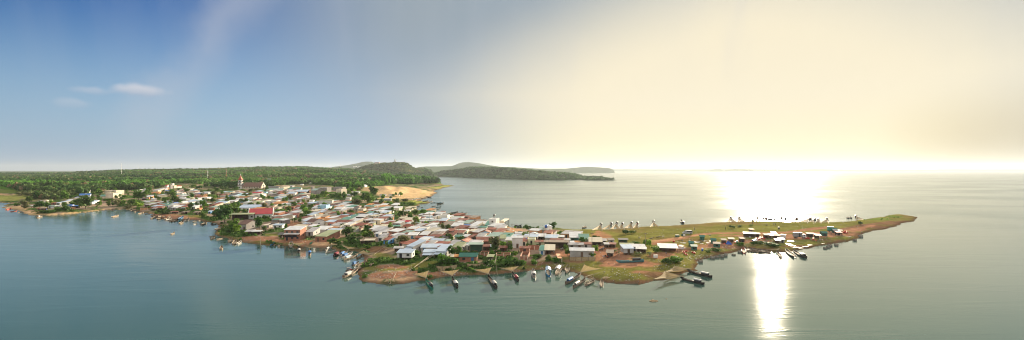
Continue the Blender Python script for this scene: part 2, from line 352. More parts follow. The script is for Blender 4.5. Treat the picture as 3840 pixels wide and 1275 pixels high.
scene.view_settings.view_transform = 'Standard'; scene.view_settings.look = 'None'; scene.view_settings.exposure = 1.5; scene.view_settings.gamma = 1
scene.render.resolution_x = 1024; scene.render.resolution_y = 340
scene.cycles.filter_width = 1.1; scene.cycles.use_denoising = True; scene.cycles.use_adaptive_sampling = False; scene.cycles.max_bounces = 6; scene.cycles.transparent_max_bounces = 12; scene.cycles.volume_bounces = 0
# ------------------------------------------------------------------ terrain: one sheet, far denser near the camera
def px2w(x, y, z=0.0):
    Y = F * (CAMZ - z) / (y - HY); return ((x - CX) / F * Y, Y)
LAND = '''-900 752 -300 757 0 759 23 761 40 764 19 770 14 780 65 789 112 806 150 808 187 808 281 802 327 796 374 789 468 785 486 787 500 785 523 795 570 804 568 811 594 818 617 823 645 826 675 830
710 825 753 826 769 830 792 834 816 844 826 854 812 865 798 875 803 882 826 887 859 896 887 905 934 912 957 914 1020 921 1065 922 1091 922 1110 931 1128 929 1147 926 1182 926 1217 929 1245 932
1270 943 1300 946 1318 940 1337 944 1362 962 1372 981 1351 1006 1342 1021 1344 1046 1365 1057 1398 1060 1430 1065 1466 1067 1501 1065 1538 1061 1570 1053 1612 1051 1633 1044 1664 1038 1710 1035 1757 1032 1810 1030
1850 1028 1892 1025 1944 1021 1986 1016 2005 1012 2069 1009 2109 1011 2137 1016 2165 1025 2191 1035 2219 1045 2242 1049 2271 1057 2313 1063 2364 1065 2400 1068 2423 1063 2451 1054 2498 1049 2540 1032 2575 1018
2615 1014 2604 1004 2606 995 2613 990 2610 982 2635 973 2666 964 2706 954 2741 950 2776 940 2790 933 2837 940 2884 943 2919 945 2945 947 2973 943 3012 933 3045 929 3092 918 3150 911 3179 906 3214 893
3230 880 3265 867 3291 861 3333 857 3359 848 3382 838 3401 836 3429 827 3441 815 3406 810 3380 806 3347 806 3310 813 3254 823 3207 829 3160 834 3118 836 3057 836 2940 836 2907 833 2837 832 2720 834 2670 837
2610 842 2530 848 2474 851 2397 853 2338 859 2292 862 2218 864 2145 863 2087 855 2018 857 1993 857 1922 857 1904 848 1871 848 1872 838 1810 826 1763 820 1740 813 1698 806 1653 801 1617 794 1570 790 1554 783 1559 774
1575 767 1606 763 1611 758 1594 755 1568 752 1582 747 1606 742 1622 734 1636 724 1627 716 1641 711 1664 704 1680 701 1704 696.5 1668 694.5 1654 688 1650 677 1641 666 1618 661.5 1702 665 1767 667 1838 670 1908 672 1970 675
2060 676 2121 676.7 2133 674.3 2180 674.3 2193 676 2273 676.6 2315 675.5 2273 670.5 2191 665 2154 651 2110 645.5 1900 643.5 1500 642 0 641.5 -2500 641.5 -6000 650'''
lp = np.array(LAND.split(), float).reshape(-1, 2)
PW = np.array([px2w(x, y) for x, y in lp])
def fbm(x, y, sc, octv=4, seed=0):
    out = np.zeros_like(x); amp = 0.5; tot = 0
    for o in range(octv):
        X = x / sc * 2 ** o + seed * 17.3; Y = y / sc * 2 ** o + seed * 9.1
        xi = np.floor(X); yi = np.floor(Y); fx = X - xi; fy = Y - yi
        fx = fx * fx * (3 - 2 * fx); fy = fy * fy * (3 - 2 * fy)
        def h(a, b):
            v = np.sin(a * 127.1 + b * 311.7 + seed * 3.7 + o * 11.3) * 43758.5453; return v - np.floor(v)
        v = (h(xi, yi) * (1 - fx) + h(xi + 1, yi) * fx) * (1 - fy) + (h(xi, yi + 1) * (1 - fx) + h(xi + 1, yi + 1) * fx) * fy
        out += v * amp; tot += amp; amp *= 0.5
    return out / tot
NU, NY = 1150, 560
U = np.concatenate([np.linspace(-1.9, -1.06, 120)[:-1], np.linspace(-1.06, 1.06, NU - 220), np.linspace(1.06, 1.9, 102)[1:]])
NU = len(U)
YG = np.exp(np.linspace(np.log(70), np.log(19000), NY))
UU, YY = np.meshgrid(U, YG, indexing='ij'); XX = UU * YY
def seg_dist(X, Y, P):
    d2 = np.full(X.shape, 1e18); ins = np.zeros(X.shape, bool)
    A = P; B = np.roll(P, -1, 0)
    for (ax, ay), (bx, by) in zip(A, B):
        dx, dy = bx - ax, by - ay; L2 = dx * dx + dy * dy + 1e-9
        t = np.clip(((X - ax) * dx + (Y - ay) * dy) / L2, 0, 1)
        d2 = np.minimum(d2, (X - ax - t * dx) ** 2 + (Y - ay - t * dy) ** 2)
        c = (ay > Y) != (by > Y)
        if c.any(): ins ^= c & (X < (bx - ax) * (Y - ay) / (by - ay + 1e-12) + ax)
    d = np.sqrt(d2); return np.where(ins, d, -d)
SD = seg_dist(XX, YY, PW)
SD = SD + (fbm(XX, YY, 5.0, 3, 1) - 0.5) * np.clip(YY / 90, 1.5, 4) + (fbm(XX, YY, 18.0, 2, 8) - 0.5) * np.clip(YY / 120, 1, 6)
def ss(x, a, b):
    t = np.clip((x - a) / (b - a), 0, 1); return t * t * (3 - 2 * t)
PXg = CX + F * UU
def tab(s): a = np.array(s.split(), float).reshape(-1, 2); return a[:, 0], a[:, 1]
sx, sy = tab('-800 650 0 650 120 650 240 649 300 645 420 639 520 636 640 635 780 633 900 627 1000 625 1060 626 1120 624 1180 627 1290 629 1360 634 1480 646 1560 652 1640 655 2000 655')
ZR = np.interp(PXg, sx, CAMZ + 3300 * (HY - sy) / F) - 19
land = SD > 0
rise = ZR * (ss(YY, 520, 3300) ** 1.15) * np.exp(-(np.clip(YY - 3300, 0, None) / 1800) ** 2)
rise = np.where(YY < 1e9, rise * ss(SD, 0, 400) ** 0.5, rise)
bump = (fbm(XX, YY, 420, 4, 2) - 0.5) * 16 * ss(YY, 800, 2200) * ss(SD, 20, 300) * (YY < 6000)
z = 0.15 + 1.3 * (1 - np.exp(-np.clip(SD, 0, None) / 5)) + 1.5 * (1 - np.exp(-np.clip(SD, 0, None) / 45)) + rise + bump
z += (ss(YY, 330, 900) * 6.0) * ss(-UU, 0.12, 0.3) * ss(SD, 5, 90)
z += (fbm(XX, YY, 6, 3, 3) - 0.5) * 0.5 * np.clip(SD / 6, 0, 1) * (YY < 900)
# sand mound
mx_, mh_ = tab('1350 0 1385 5 1410 9 1440 12.5 1475 14.5 1500 15 1530 14 1560 11 1590 7.5 1615 4 1640 0')
mound = 0.55 * np.interp(PXg, mx_, mh_) * np.exp(-((YY - 800 - 40 * np.sin(PXg / 40)) / 75.0) ** 2) * ss(SD, 0, 30)
mound *= 0.86 + 0.3 * (fbm(XX, YY, 30, 4, 5) - 0.1) + 0.16 * np.sin(XX / 5.0 + 6 * fbm(XX, YY, 40, 2, 6)) * ss(YY, 860, 760)
z += mound
# headland ridge across the bay
hx, hyt = tab('1560 660 1618 650 1660 637 1721 631 1763 624 1814 623 1875 625 1910 626 1940 629 1970 632 2005 637 2060 642 2110 646 2152 650 2180 660 2200 672 2330 676')
hx2, hyc = tab('1560 3500 1700 3100 1838 2700 1970 2400 2120 2250 2200 2080 2330 1960')
Yc = np.interp(PXg, hx2, hyc); zh = np.interp(PXg, hx, CAMZ + 1.0 * (HY - hyt) / F * 1.0 * 0) if False else CAMZ + Yc * (HY - np.interp(PXg, hx, hyt)) / F
hm = ss(PXg, 1540, 1680) * np.exp(-((YY - Yc) / np.where(YY < Yc, 380, 900)) ** 2)
z = np.where(land, np.maximum(z, np.clip(zh - 11, 0.5, None) * hm * ss(SD, 0, 130) ** 0.7 + (fbm(XX, YY, 200, 4, 9) - 0.5) * 10 * hm * ss(SD, 30, 200)), z)
# statue hill
kx, ky = tab('1290 640 1330 634 1344 630 1370 620 1395 614 1420 610.5 1445 608 1479 606.5 1512 606 1530 610 1545 623 1560 629 1590 629 1630 640 1680 650')
zk = CAMZ + 2900 * (HY - np.interp(PXg, kx, ky)) / F
khill = np.clip(zk - 8, 0, None) * np.exp(-((YY - 2900) / np.where(YY < 2900, 330, 420)) ** 2) * ss(PXg, 1270, 1340) * (1 - ss(PXg, 1590, 1690))
z = np.where(land, np.maximum(z, khill + (fbm(XX, YY, 120, 4, 4) - 0.5) * 12 * (khill > 20)), z)
z = np.where(land, z, np.maximum(-3.0, SD * 0.12 - 0.12))
# far mountains and low far shores
for Y0, wd, t in ((8200, 1100, '1200 636 1240 628 1260 624 1300 619 1340 613 1355 609 1372 606.5 1392 606.5 1400 609 1430 618 1470 628 1520 634'),
                  (7000, 800, '1540 634 1570 627 1600 625 1640 625 1693 624 1705 620 1721 613 1735 609.5 1758 607 1775 608.5 1796 611 1838 620 1880 626 1930 628 2000 631 2080 634 2150 638'),
                  (7400, 260, '1880 641 1960 639 1998 636 2060 634 2121 632.5 2160 629 2185 626 2207 625.5 2254 628 2280 630 2294 633 2299 638 2304 642'),
                  (15500, 900, '1880 634 1960 631.5 2100 632 2280 634 2350 634 2450 635.2 2600 634.6 2900 635.4 3000 635 3400 635.6 3840 635.4 4300 636'),
                  (12500, 250, '2660 640 2670 634.5 2690 633.4 2705 634.5 2712 640'), (12500, 250, '2716 640 2728 635 2760 634 2800 635 2815 636.5 2822 640')):
    tx, ty = tab(t); zz = CAMZ + Y0 * (HY - np.interp(PXg, tx, ty)) / F
    inr = (PXg > tx[0]) & (PXg < tx[-1])
    zz = np.where(inr, zz, -5) * np.exp(-((YY - Y0) / wd) ** 2) + (fbm(XX, YY, Y0 / 22, 4, 12) - 0.5) * Y0 / 500 * inr * np.exp(-((YY - Y0) / wd) ** 2)
    far = zz > np.maximum(z, 1.0); z = np.where(far, zz, z); SD = np.where(far, np.maximum(SD, 200), SD)
land = SD > 0
PYg = HY + F * (CAMZ - z) / YY

# ------------------------------------------------------------------ ground colours (what the ground is made of, place by place)
C = {'D': (0.35, 0.175, 0.105), 'O': (0.60, 0.38, 0.22), 'S': (0.56, 0.39, 0.21), 'G': (0.17, 0.165, 0.042), 'K': (0.045, 0.085, 0.02), 'Y': (0.34, 0.34, 0.09),
     'B': (0.20, 0.11, 0.065), 'T': (0.50, 0.28, 0.16), 'L': (0.14, 0.19, 0.04), 'N': (0.30, 0.24, 0.12), 'U': (0.30, 0.22, 0.16)}
C = {k: np.array(v) for k, v in C.items()}
col = np.empty(z.shape + (3,))
n3 = fbm(XX, YY, 4.5, 3, 23); n1 = fbm(XX, YY, 14, 4, 21)[..., None]; n2 = fbm(XX, YY, 60, 4, 22)[..., None]
col[:] = C['U'] * (1 - ss(n1, 0.42, 0.55)) + C['K'] * 1.3 * ss(n1, 0.42, 0.55)
# right spit: rough grass; inland: forest floor and cultivated cells
spit = (ss(PXg, 2070, 2150) * (YY < 900))[..., None]
col = col * (1 - spit) + (C['G'] * (0.8 + 0.5 * n1) * (1 - ss(n2, 0.5, 0.7) * 0.5) + C['B'] * ss(n2, 0.5, 0.7) * 0.5) * spit
fx_, fy_ = tab('-800 712 0 706 60 718 110 744 200 752 300 737 330 727 420 714 520 712 600 704 640 690 700 686 800 700 880 704 1000 706 1080 690 1160 690 1240 698 1300 712 1380 722 1405 700 1480 692 1650 690 1700 690')
YF = F * (CAMZ - 4) / (np.interp(PXg, fx_, fy_) - HY)
FYp = np.interp(PXg, fx_, fy_); inl = ((PYg < FYp) & (PXg < 1700) & (YY > 430)) | (YY > 1300)
cr = np.random.default_rng(3); NS = 220
cu = cr.uniform(-1.3, 0.3, NS); cy = np.exp(cr.uniform(np.log(650), np.log(4300), NS)); cx_ = cu * cy
def cell_of(X, Y):
    best = np.full(X.shape, 1e18); idx = np.zeros(X.shape, int)
    wx = X + (fbm(X, Y, 90, 2, 31) - 0.5) * 60; wy = Y + (fbm(X, Y, 90, 2, 32) - 0.5) * 60
    for k in range(NS):
        s = cy[k]
        d = ((wx - cx_[k]) / s) ** 2 * 0.07 + ((wy - cy[k]) / s) ** 2
        q = d < best; best[q] = d[q]; idx[q] = k
    return idx
CK = cr.choice(5, NS, p=[0.30, 0.27, 0.17, 0.09, 0.17])      # 0 dark wood, 1 bright plantation, 2 green field, 3 tan field, 4 mixed olive scrub
CC = np.array([(0.045, 0.09, 0.022), (0.085, 0.18, 0.028), (0.14, 0.23, 0.045), (0.32, 0.23, 0.13), (0.12, 0.14, 0.055)])
cid = cell_of(XX, YY)
fl = CC[CK[cid]] * (0.7 + 0.6 * fbm(XX, YY, 40, 4, 33))[..., None]
fl = np.where(((YY > 4200) | ((PXg > 1590) & (YY > 1500)))[..., None], np.array((0.035, 0.075, 0.022)) * (0.5 + 1.0 * fbm(XX, YY, YY / 25, 3, 34))[..., None], fl)
fl = np.where((khill > 15)[..., None], np.array((0.032, 0.06, 0.02)) * (0.4 + 1.2 * fbm(XX, YY, 60, 4, 35))[..., None], fl)
col = np.where(inl[..., None], fl, col)
m_s = ss(mound, 0.5, 1.4)[..., None]; col = col * (1 - m_s) + C['S'] * (0.85 + 0.3 * n1) * m_s
BL = '''-100 742 260 15 Y;20 717 70 9 L;10 729.5 40 3.5 O;130 741 30 5 K;60 783 55 10 S;100 797 45 9 S;180 804 95 5 S;300 799 80 4 S;400 790 70 3.5 O;120 795 50 6 O;250 790 120 5 K
600 808 70 8 D;650 814 50 11 D;560 800 40 4 O;700 816 60 7 D;675 826 40 4 B;740 812 40 5 G;830 850 30 9 B;812 873 22 7 Y;865 892 50 8 G;900 880 60 14 K;940 893 60 9 D;1000 897 70 11 D;1080 904 70 10 D;1150 908 60 11 D;1215 913 40 11 O
960 908 60 5 G;860 862 40 22 K;900 850 30 14 K;1000 880 30 7 K;1040 880 60 4 G;1091 838 34 9 D;1095 848 22 6 D;790 805 40 8 U;830 795 40 6 G;1010 838 50 10 U;960 812 50 5 N
1285 905 60 14 K;1340 915 60 14 K;1245 900 20 6 G;1400 935 60 12 B;1440 960 50 12 G;1440 980 60 16 K;1420 1005 60 14 G;1450 1035 80 16 D;1400 1052 50 9 O;1530 1047 60 12 O;1530 1025 70 12 D;1560 1000 60 12 G;1520 985 40 10 K;1480 1010 40 8 G;1460 1000 60 8 D
1680 1024 90 9 B;1620 1030 60 10 D;1600 990 60 14 G;1640 1000 40 10 K;1850 998 170 13 K;1960 1002 80 10 G;2010 988 70 8 B;2100 1000 80 10 G;2150 980 60 8 B;1760 1000 60 10 K;1850 1018 120 5 B;1960 1012 60 4 D
1885 862 55 10 T;1920 870 40 10 T;1880 880 25 8 U;2080 940 60 12 D;2120 955 40 8 D;1840 930 130 20 U;1700 930 130 25 U;1980 960 60 16 U
2290 965 75 34 D;2350 990 80 20 D;2242 905 18 40 D;2262 935 40 22 D;2420 990 70 14 D;2480 958 60 14 D;2330 1032 90 16 G;2260 1052 60 9 B;2380 1056 70 8 B;2520 1000 60 17 G;2565 1000 45 14 G;2450 1030 60 14 B;2400 1020 50 7 D;2350 1012 50 7 G
2640 977 40 9 B;2700 947 60 8 B;2540 930 70 16 D;2620 925 60 12 D;2700 920 70 14 D;2800 906 90 9 D;2800 928 95 6 B;2900 935 90 6 B;3000 924 70 7 B;3100 905 70 7 B;3200 880 60 9 B;3300 852 70 7 B;3380 832 60 5 B
2960 892 70 10 D;3050 880 80 12 D;3130 880 60 10 D;3200 860 50 9 D;3270 848 60 6 B;3330 838 60 5 B;2660 950 50 6 G;2850 915 60 6 G;3080 906 45 5 G;3120 862 30 4 G;3240 836 40 5 G;3300 822 60 5 L;3350 812 40 4 L;3000 862 50 4 G;2560 868 120 12 G;2800 850 200 9 G;2350 890 70 8 G;2420 880 90 12 G
1600 722 45 12 S;1585 728 16 3 Y;1560 736 20 3 N;1610 716 14 3 N;1530 730 14 2 N;1545 735 90 10 S;1470 742 60 6 S;1680 699 40 4 Y;1640 704 40 4 Y;1600 706 40 3 N;1560 757 50 6 Y;1500 765 60 12 K;1450 760 60 14 G;1580 748 30 4 S;1540 740 50 4 S;1380 712 40 5 S;1300 730 50 6 K;1260 745 60 8 K'''
def paint(px, py, rx, ry, c, k=1.0):
    q = ((PXg - px) / rx) ** 2 + ((PYg - py) / ry) ** 2
    q = np.sqrt(q) + (n1[..., 0] - 0.5) * 0.9 + (n3 - 0.5) * 0.9
    a = (1 - ss(q, 0.7, 1.05))[..., None] * k
    return a
for b in BL.replace('\n', ';').split(';'):
    t = b.split()
    if len(t) < 5: continue
    x, y, rx, ry = map(float, t[:4]); a = paint(x, y, rx, ry, t[4], 0.9) * (land & (YY < 1600))[..., None]
    col = col * (1 - a) + C[t[4]] * (0.8 + 0.4 * n1) * a
def road(pts, wpx, c, k=0.9):
    global col
    p = np.array(pts.split(), float).reshape(-1, 2); d = np.full(z.shape, 1e9)
    for (ax, ay), (bx, by) in zip(p[:-1], p[1:]):
        dx, dy = bx - ax, (by - ay) * 4; t = np.clip(((PXg - ax) * dx + (PYg - ay) * 4 * dy) / (dx * dx + dy * dy), 0, 1)
        d = np.minimum(d, np.hypot(PXg - ax - t * dx, (PYg - ay) * 4 - t * dy))
    d += (n1[..., 0] - 0.5) * wpx * 1.4
    a = ((1 - ss(d, wpx * 0.6, wpx * 1.15)) * (land & (YY < 1500)))[..., None] * k
    col = col * (1 - a) + C[c] * (0.85 + 0.35 * n1) * a
road('2446 914 2500 902 2560 892 2620 880 2680 875 2760 874 2850 876 2950 872 3020 862 3100 852', 16, 'D')
road('2446 905 2520 895 2580 886 2640 879', 12, 'T', 0.7)
road('2700 885 2800 884 2900 885 3000 880 3100 872 3200 860 3270 846', 14, 'D')
road('3150 862 3220 846 3290 838 3340 830', 12, 'B')
road('2250 880 2246 910 2262 940 2300 960', 40, 'D', 0.8)
road('2160 958 2110 948 2070 945', 30, 'D', 0.7)
# a strip of wet mud or sand along every shore
wet = (1 - ss(SD, 0.2, 2.0 + YY / 260)) * (YY < 1300) * land
edge = np.where((PXg < 500)[..., None], C['S'] * 0.75, np.where((PXg > 2600)[..., None], C['B'] * 0.6, C['B'] * 0.9))
col = col * (1 - wet[..., None] * 0.85) + edge * wet[..., None] * 0.85
col = np.where(land[..., None], col, np.array((0.12, 0.10, 0.07)))
idx = np.arange(NU * NY).reshape(NU, NY)
Q = np.stack([idx[:-1, :-1], idx[1:, :-1], idx[1:, 1:], idx[:-1, 1:]], -1).reshape(-1, 4)
V = np.stack([XX, YY, z], -1).reshape(-1, 3)
ter = obj('ground', npmesh('ground', V, Q, GROUND, np.clip(col, 0, 1).reshape(-1, 3), True)); tag(ter, kind='structure')
LOGY0, DLY = math.log(YG[0]), math.log(YG[1] / YG[0])
def gz(X, Y):                                   # ground height at a world point (water counts as 0)
    u = X / Y; i = min(max(np.searchsorted(U, u) - 1, 0), NU - 2); j = min(max((math.log(Y) - LOGY0) / DLY, 0), NY - 2.001)
    a = (u - U[i]) / (U[i + 1] - U[i]); j0 = int(j); b = j - j0
    return max(0.0, float((z[i, j0] * (1 - a) + z[i + 1, j0] * a) * (1 - b) + (z[i, j0 + 1] * (1 - a) + z[i + 1, j0 + 1] * a) * b))
def gsd(X, Y):
    i = min(np.searchsorted(U, X / Y), NU - 1); j = min(max(int(round((math.log(Y) - LOGY0) / DLY)), 0), NY - 1); return SD[i, j]
def hit(x, y):                                  # the ground point seen at a photo pixel
    u = (x - CX) / F; i = min(np.searchsorted(U, u), NU - 1)
    py = HY + F * (CAMZ - np.maximum(z[i], 0)) / YG
    k = np.nonzero(py <= y)[0]
    if len(k) == 0: Y = YG[-1]
    elif k[0] == 0: Y = YG[0]
    else:
        j = k[0]; t = (py[j - 1] - y) / (py[j - 1] - py[j] + 1e-9); Y = YG[j - 1] + (YG[j] - YG[j - 1]) * t
    return u * Y, Y, gz(u * Y, Y)
def ray(x, y): return Vector(((x - CX) / F, 1.0, (HY - y) / F))
def proj(p): return CX + F * p[0] / p[1], HY + F * (CAMZ - p[2]) / p[1]

# ------------------------------------------------------------------ water
def water_mat():
    m = bpy.data.materials.new('lake_water'); m.use_nodes = True
    nt = m.node_tree; N = nt.nodes; L = nt.links; b = N['Principled BSDF']
    b.inputs['Base Color'].default_value = (0.050, 0.102, 0.080, 1); b.inputs['IOR'].default_value = 1.33; b.inputs['Specular IOR Level'].default_value = 0.42
    tc = N.new('ShaderNodeTexCoord')
    def noise(sx, sy, rot, sc, det, dist=0.0):
        mp = N.new('ShaderNodeMapping'); mp.inputs['Scale'].default_value = (sx, sy, 1); mp.inputs['Rotation'].default_value = (0, 0, R(rot)); L.new(tc.outputs['Object'], mp.inputs[0])
        n = N.new('ShaderNodeTexNoise'); n.inputs['Scale'].default_value = sc; n.inputs['Detail'].default_value = det; n.inputs['Distortion'].default_value = dist; L.new(mp.outputs[0], n.inputs['Vector']); return n.outputs['Fac']
    a = noise(0.35, 1.0, -28, 0.95, 4, 0.3); c = noise(0.5, 1.0, 22, 2.6, 3); d = noise(0.4, 1.0, 10, 0.012, 4, 0.5)
    mr = N.new('ShaderNodeMapRange'); mr.inputs['From Min'].default_value = 0.38; mr.inputs['From Max'].default_value = 0.62; mr.inputs['To Min'].default_value = 0.45; mr.inputs['To Max'].default_value = 1.0; L.new(d, mr.inputs[0])
    ad = N.new('ShaderNodeMath'); ad.operation = 'MULTIPLY_ADD'; ad.inputs[1].default_value = 0.35; L.new(c, ad.inputs[0]); L.new(a, ad.inputs[2])
    mu = N.new('ShaderNodeMath'); mu.operation = 'MULTIPLY'; L.new(ad.outputs[0], mu.inputs[0]); L.new(mr.outputs[0], mu.inputs[1])
    sp = N.new('ShaderNodeSeparateXYZ'); L.new(tc.outputs['Object'], sp.inputs[0])
    lee = N.new('ShaderNodeMapRange'); lee.interpolation_type = 'SMOOTHSTEP'; lee.inputs['From Min'].default_value = 190; lee.inputs['From Max'].default_value = 420; lee.inputs['To Min'].default_value = 0.10; lee.inputs['To Max'].default_value = 0.22; L.new(sp.outputs[1], lee.inputs[0])
    m4 = N.new('ShaderNodeMapRange'); m4.interpolation_type = 'SMOOTHSTEP'; m4.inputs['From Min'].default_value = 122; m4.inputs['From Max'].default_value = 178; m4.inputs['To Min'].default_value = 0.8; m4.inputs['To Max'].default_value = 1.0; L.new(sp.outputs[1], m4.inputs[0])
    mu1 = N.new('ShaderNodeMath'); mu1.operation = 'MULTIPLY'; L.new(mu.outputs[0], mu1.inputs[0]); L.new(m4.outputs[0], mu1.inputs[1]); mu = mu1
    mu2 = N.new('ShaderNodeMath'); mu2.operation = 'MULTIPLY'; L.new(mu.outputs[0], mu2.inputs[0]); L.new(lee.outputs[0], mu2.inputs[1]); mu = mu2
    g1 = noise(0.22, 1.0, 8, 0.11, 4, 0.8); g2 = N.new('ShaderNodeMapRange'); g2.interpolation_type = 'SMOOTHSTEP'; g2.inputs['From Min'].default_value = 0.40; g2.inputs['From Max'].default_value = 0.60; g2.inputs['To Min'].default_value = 0.05; g2.inputs['To Max'].default_value = 1.7; L.new(g1, g2.inputs[0])
    mu3 = N.new('ShaderNodeMath'); mu3.operation = 'MULTIPLY'; L.new(mu.outputs[0], mu3.inputs[0]); L.new(g2.outputs[0], mu3.inputs[1]); mu = mu3
    bp = N.new('ShaderNodeBump'); bp.inputs['Strength'].default_value = 1.0; bp.inputs['Distance'].default_value = WAVE; L.new(mu.outputs[0], bp.inputs['Height']); L.new(bp.outputs[0], b.inputs['Normal'])
    m2 = N.new('ShaderNodeMapRange'); m2.inputs['From Min'].default_value = 0.38; m2.inputs['From Max'].default_value = 0.62; m2.inputs['To Min'].default_value = 0.8; m2.inputs['To Max'].default_value = 1.2; L.new(d, m2.inputs[0])
    m3 = N.new('ShaderNodeMapRange'); m3.interpolation_type = 'SMOOTHSTEP'; m3.inputs['From Min'].default_value = 190; m3.inputs['From Max'].default_value = 420; m3.inputs['To Min'].default_value = WROUGH[0]; m3.inputs['To Max'].default_value = WROUGH[1]; L.new(sp.outputs[1], m3.inputs[0])
    mm0 = N.new('ShaderNodeMath'); mm0.operation = 'MULTIPLY'; L.new(m2.outputs[0], mm0.inputs[0]); L.new(m3.outputs[0], mm0.inputs[1])
    mm = N.new('ShaderNodeMath'); mm.operation = 'MULTIPLY'; L.new(mm0.outputs[0], mm.inputs[0]); L.new(m4.outputs[0], mm.inputs[1]); L.new(mm.outputs[0], b.inputs['Roughness'])
    return m
WAVE, WROUGH = 0.22, (0.055, 0.16)
wm = MB(); wm.face([(-25000, -2900, 0), (25000, -2900, 0), (25000, 19800, 0), (-25000, 19800, 0)])
tag(wm.build('water', water_mat()), kind='structure')

# ------------------------------------------------------------------ vegetation
def crown_mesh(name, seed, nclump, nleaf, leaf, flat=1.0, tints=((0.055, 0.12, 0.02), (0.10, 0.19, 0.035)), matl=None):
    r = np.random.default_rng(seed)                       # crown fits a unit-radius, unit-height (0..1 in z) envelope
    d = r.normal(size=(nclump, 3)); d /= np.linalg.norm(d, axis=1)[:, None]
    cc = d * r.uniform(0.25, 0.78, (nclump, 1)) * np.array((1, 1, 0.5)) + np.array((0, 0, 0.52))
    cr_ = r.uniform(0.24, 0.42, nclump); ct = r.uniform(0, 1, nclump)
    Vs, Cs = [], []
    for k in range(nclump):
        n = r.normal(size=(nleaf, 3)); n /= np.linalg.norm(n, axis=1)[:, None]
        n[:, 2] = np.where(n[:, 2] < -0.5, -n[:, 2], n[:, 2])
        p = cc[k] + n * (cr_[k] * r.uniform(0.7, 1.08, (nleaf, 1))) * np.array((1, 1, 0.62 * flat))
        nn = n + r.normal(size=(nleaf, 3)) * 0.55; nn /= np.linalg.norm(nn, axis=1)[:, None]
        u = np.cross(nn, r.normal(size=(nleaf, 3))); u /= np.linalg.norm(u, axis=1)[:, None]; v = np.cross(nn, u)
        s = leaf * r.uniform(0.6, 1.3, (nleaf, 1)); e = r.uniform(0.5, 0.9, (nleaf, 1))
        sc = np.array((1, 1, 0.6))
        Vs.append(np.stack([p - u * s * sc, p - v * s * e * sc, p + u * s * sc, p + v * s * e * sc], 1).reshape(-1, 3))
        t = np.clip(ct[k] * 0.75 + r.uniform(-0.15, 0.35, (nleaf, 1)), 0, 1)
        Cs.append(np.repeat(np.array(tints[0]) * (1 - t) + np.array(tints[1]) * t, 4, 0))
    V = np.concatenate(Vs); C_ = np.concatenate(Cs); return npmesh(name, V, np.arange(len(V)).reshape(-1, 4), matl or LEAF, C_)
GREENS = {'d': ((0.034, 0.085, 0.016), (0.085, 0.17, 0.028)), 'm': ((0.055, 0.13, 0.02), (0.13, 0.24, 0.035)), 'b': ((0.09, 0.19, 0.022), (0.20, 0.34, 0.045)),
          'o': ((0.10, 0.115, 0.045), (0.19, 0.20, 0.08)), 't': ((0.26, 0.20, 0.10), (0.40, 0.30, 0.16))}
CROWN = {k: [crown_mesh('crown', 10 * i + ord(k), 13, 34, 0.15, tints=GREENS[k]) for i in range(3)] for k in GREENS}
def trunk_mesh():
    m = MB(); m.tube((0, 0, -0.3), (0.02, 0, 0.45), 0.06, 0.045, 7); m.tube((0.02, 0, 0.43), (0.3, 0.1, 0.75), 0.035, 0.015, 5)
    m.tube((0.02, 0, 0.43), (-0.28, 0.12, 0.72), 0.035, 0.015, 5); m.tube((0.02, 0, 0.4), (0.0, -0.3, 0.7), 0.03, 0.012, 5); return m.mesh('trunk', M['trunk'])
TRUNK = trunk_mesh()
def palm_meshes():
    m = MB(); pts = [Vector((0.05 * math.sin(t * 2.2), 0.02 * t, t)) for t in (-0.05, 0.25, 0.5, 0.75, 1.0)]
    for a, b in zip(pts, pts[1:]): m.tube(a, b, 0.028, 0.024, 7)
    tr = m.mesh('trunk', M['palmtrunk']); V, Qd, Cc = [], [], []; r = np.random.default_rng(4)
    top = np.array(pts[-1])
    for k in range(19):
        az = k * 2.399 + r.uniform(-.2, .2); el = r.uniform(-0.25, 1.0); L_ = r.uniform(0.40, 0.55); prev = None
        ca, sa = math.cos(az), math.sin(az); side = np.array((-sa, ca, 0))
        t1 = r.uniform(0, 1); c = np.array((0.055, 0.11, 0.025)) * (1 - t1) + np.array((0.17, 0.20, 0.06)) * t1
        for i in range(7):
            s = i / 6; rr = L_ * s * math.cos(el * (1 - s * .3)); hz = L_ * (math.sin(el) * s - 0.75 * s * s)
            wd = 0.055 * math.sin(math.pi * min(0.98, s * 0.85 + 0.15)); p = top + np.array((ca * rr, sa * rr, hz))
            n = len(V); V += [p - side * wd - np.array((0, 0, wd * .55)), p, p + side * wd - np.array((0, 0, wd * .55))]; Cc += [c] * 3
            if prev is not None: Qd += [(prev, prev + 1, n + 1, n), (prev + 1, prev + 2, n + 2, n + 1)]
            prev = n
    return tr, npmesh('crown', np.array(V), np.array(Qd), LEAF, np.array(Cc))
PALM = palm_meshes()
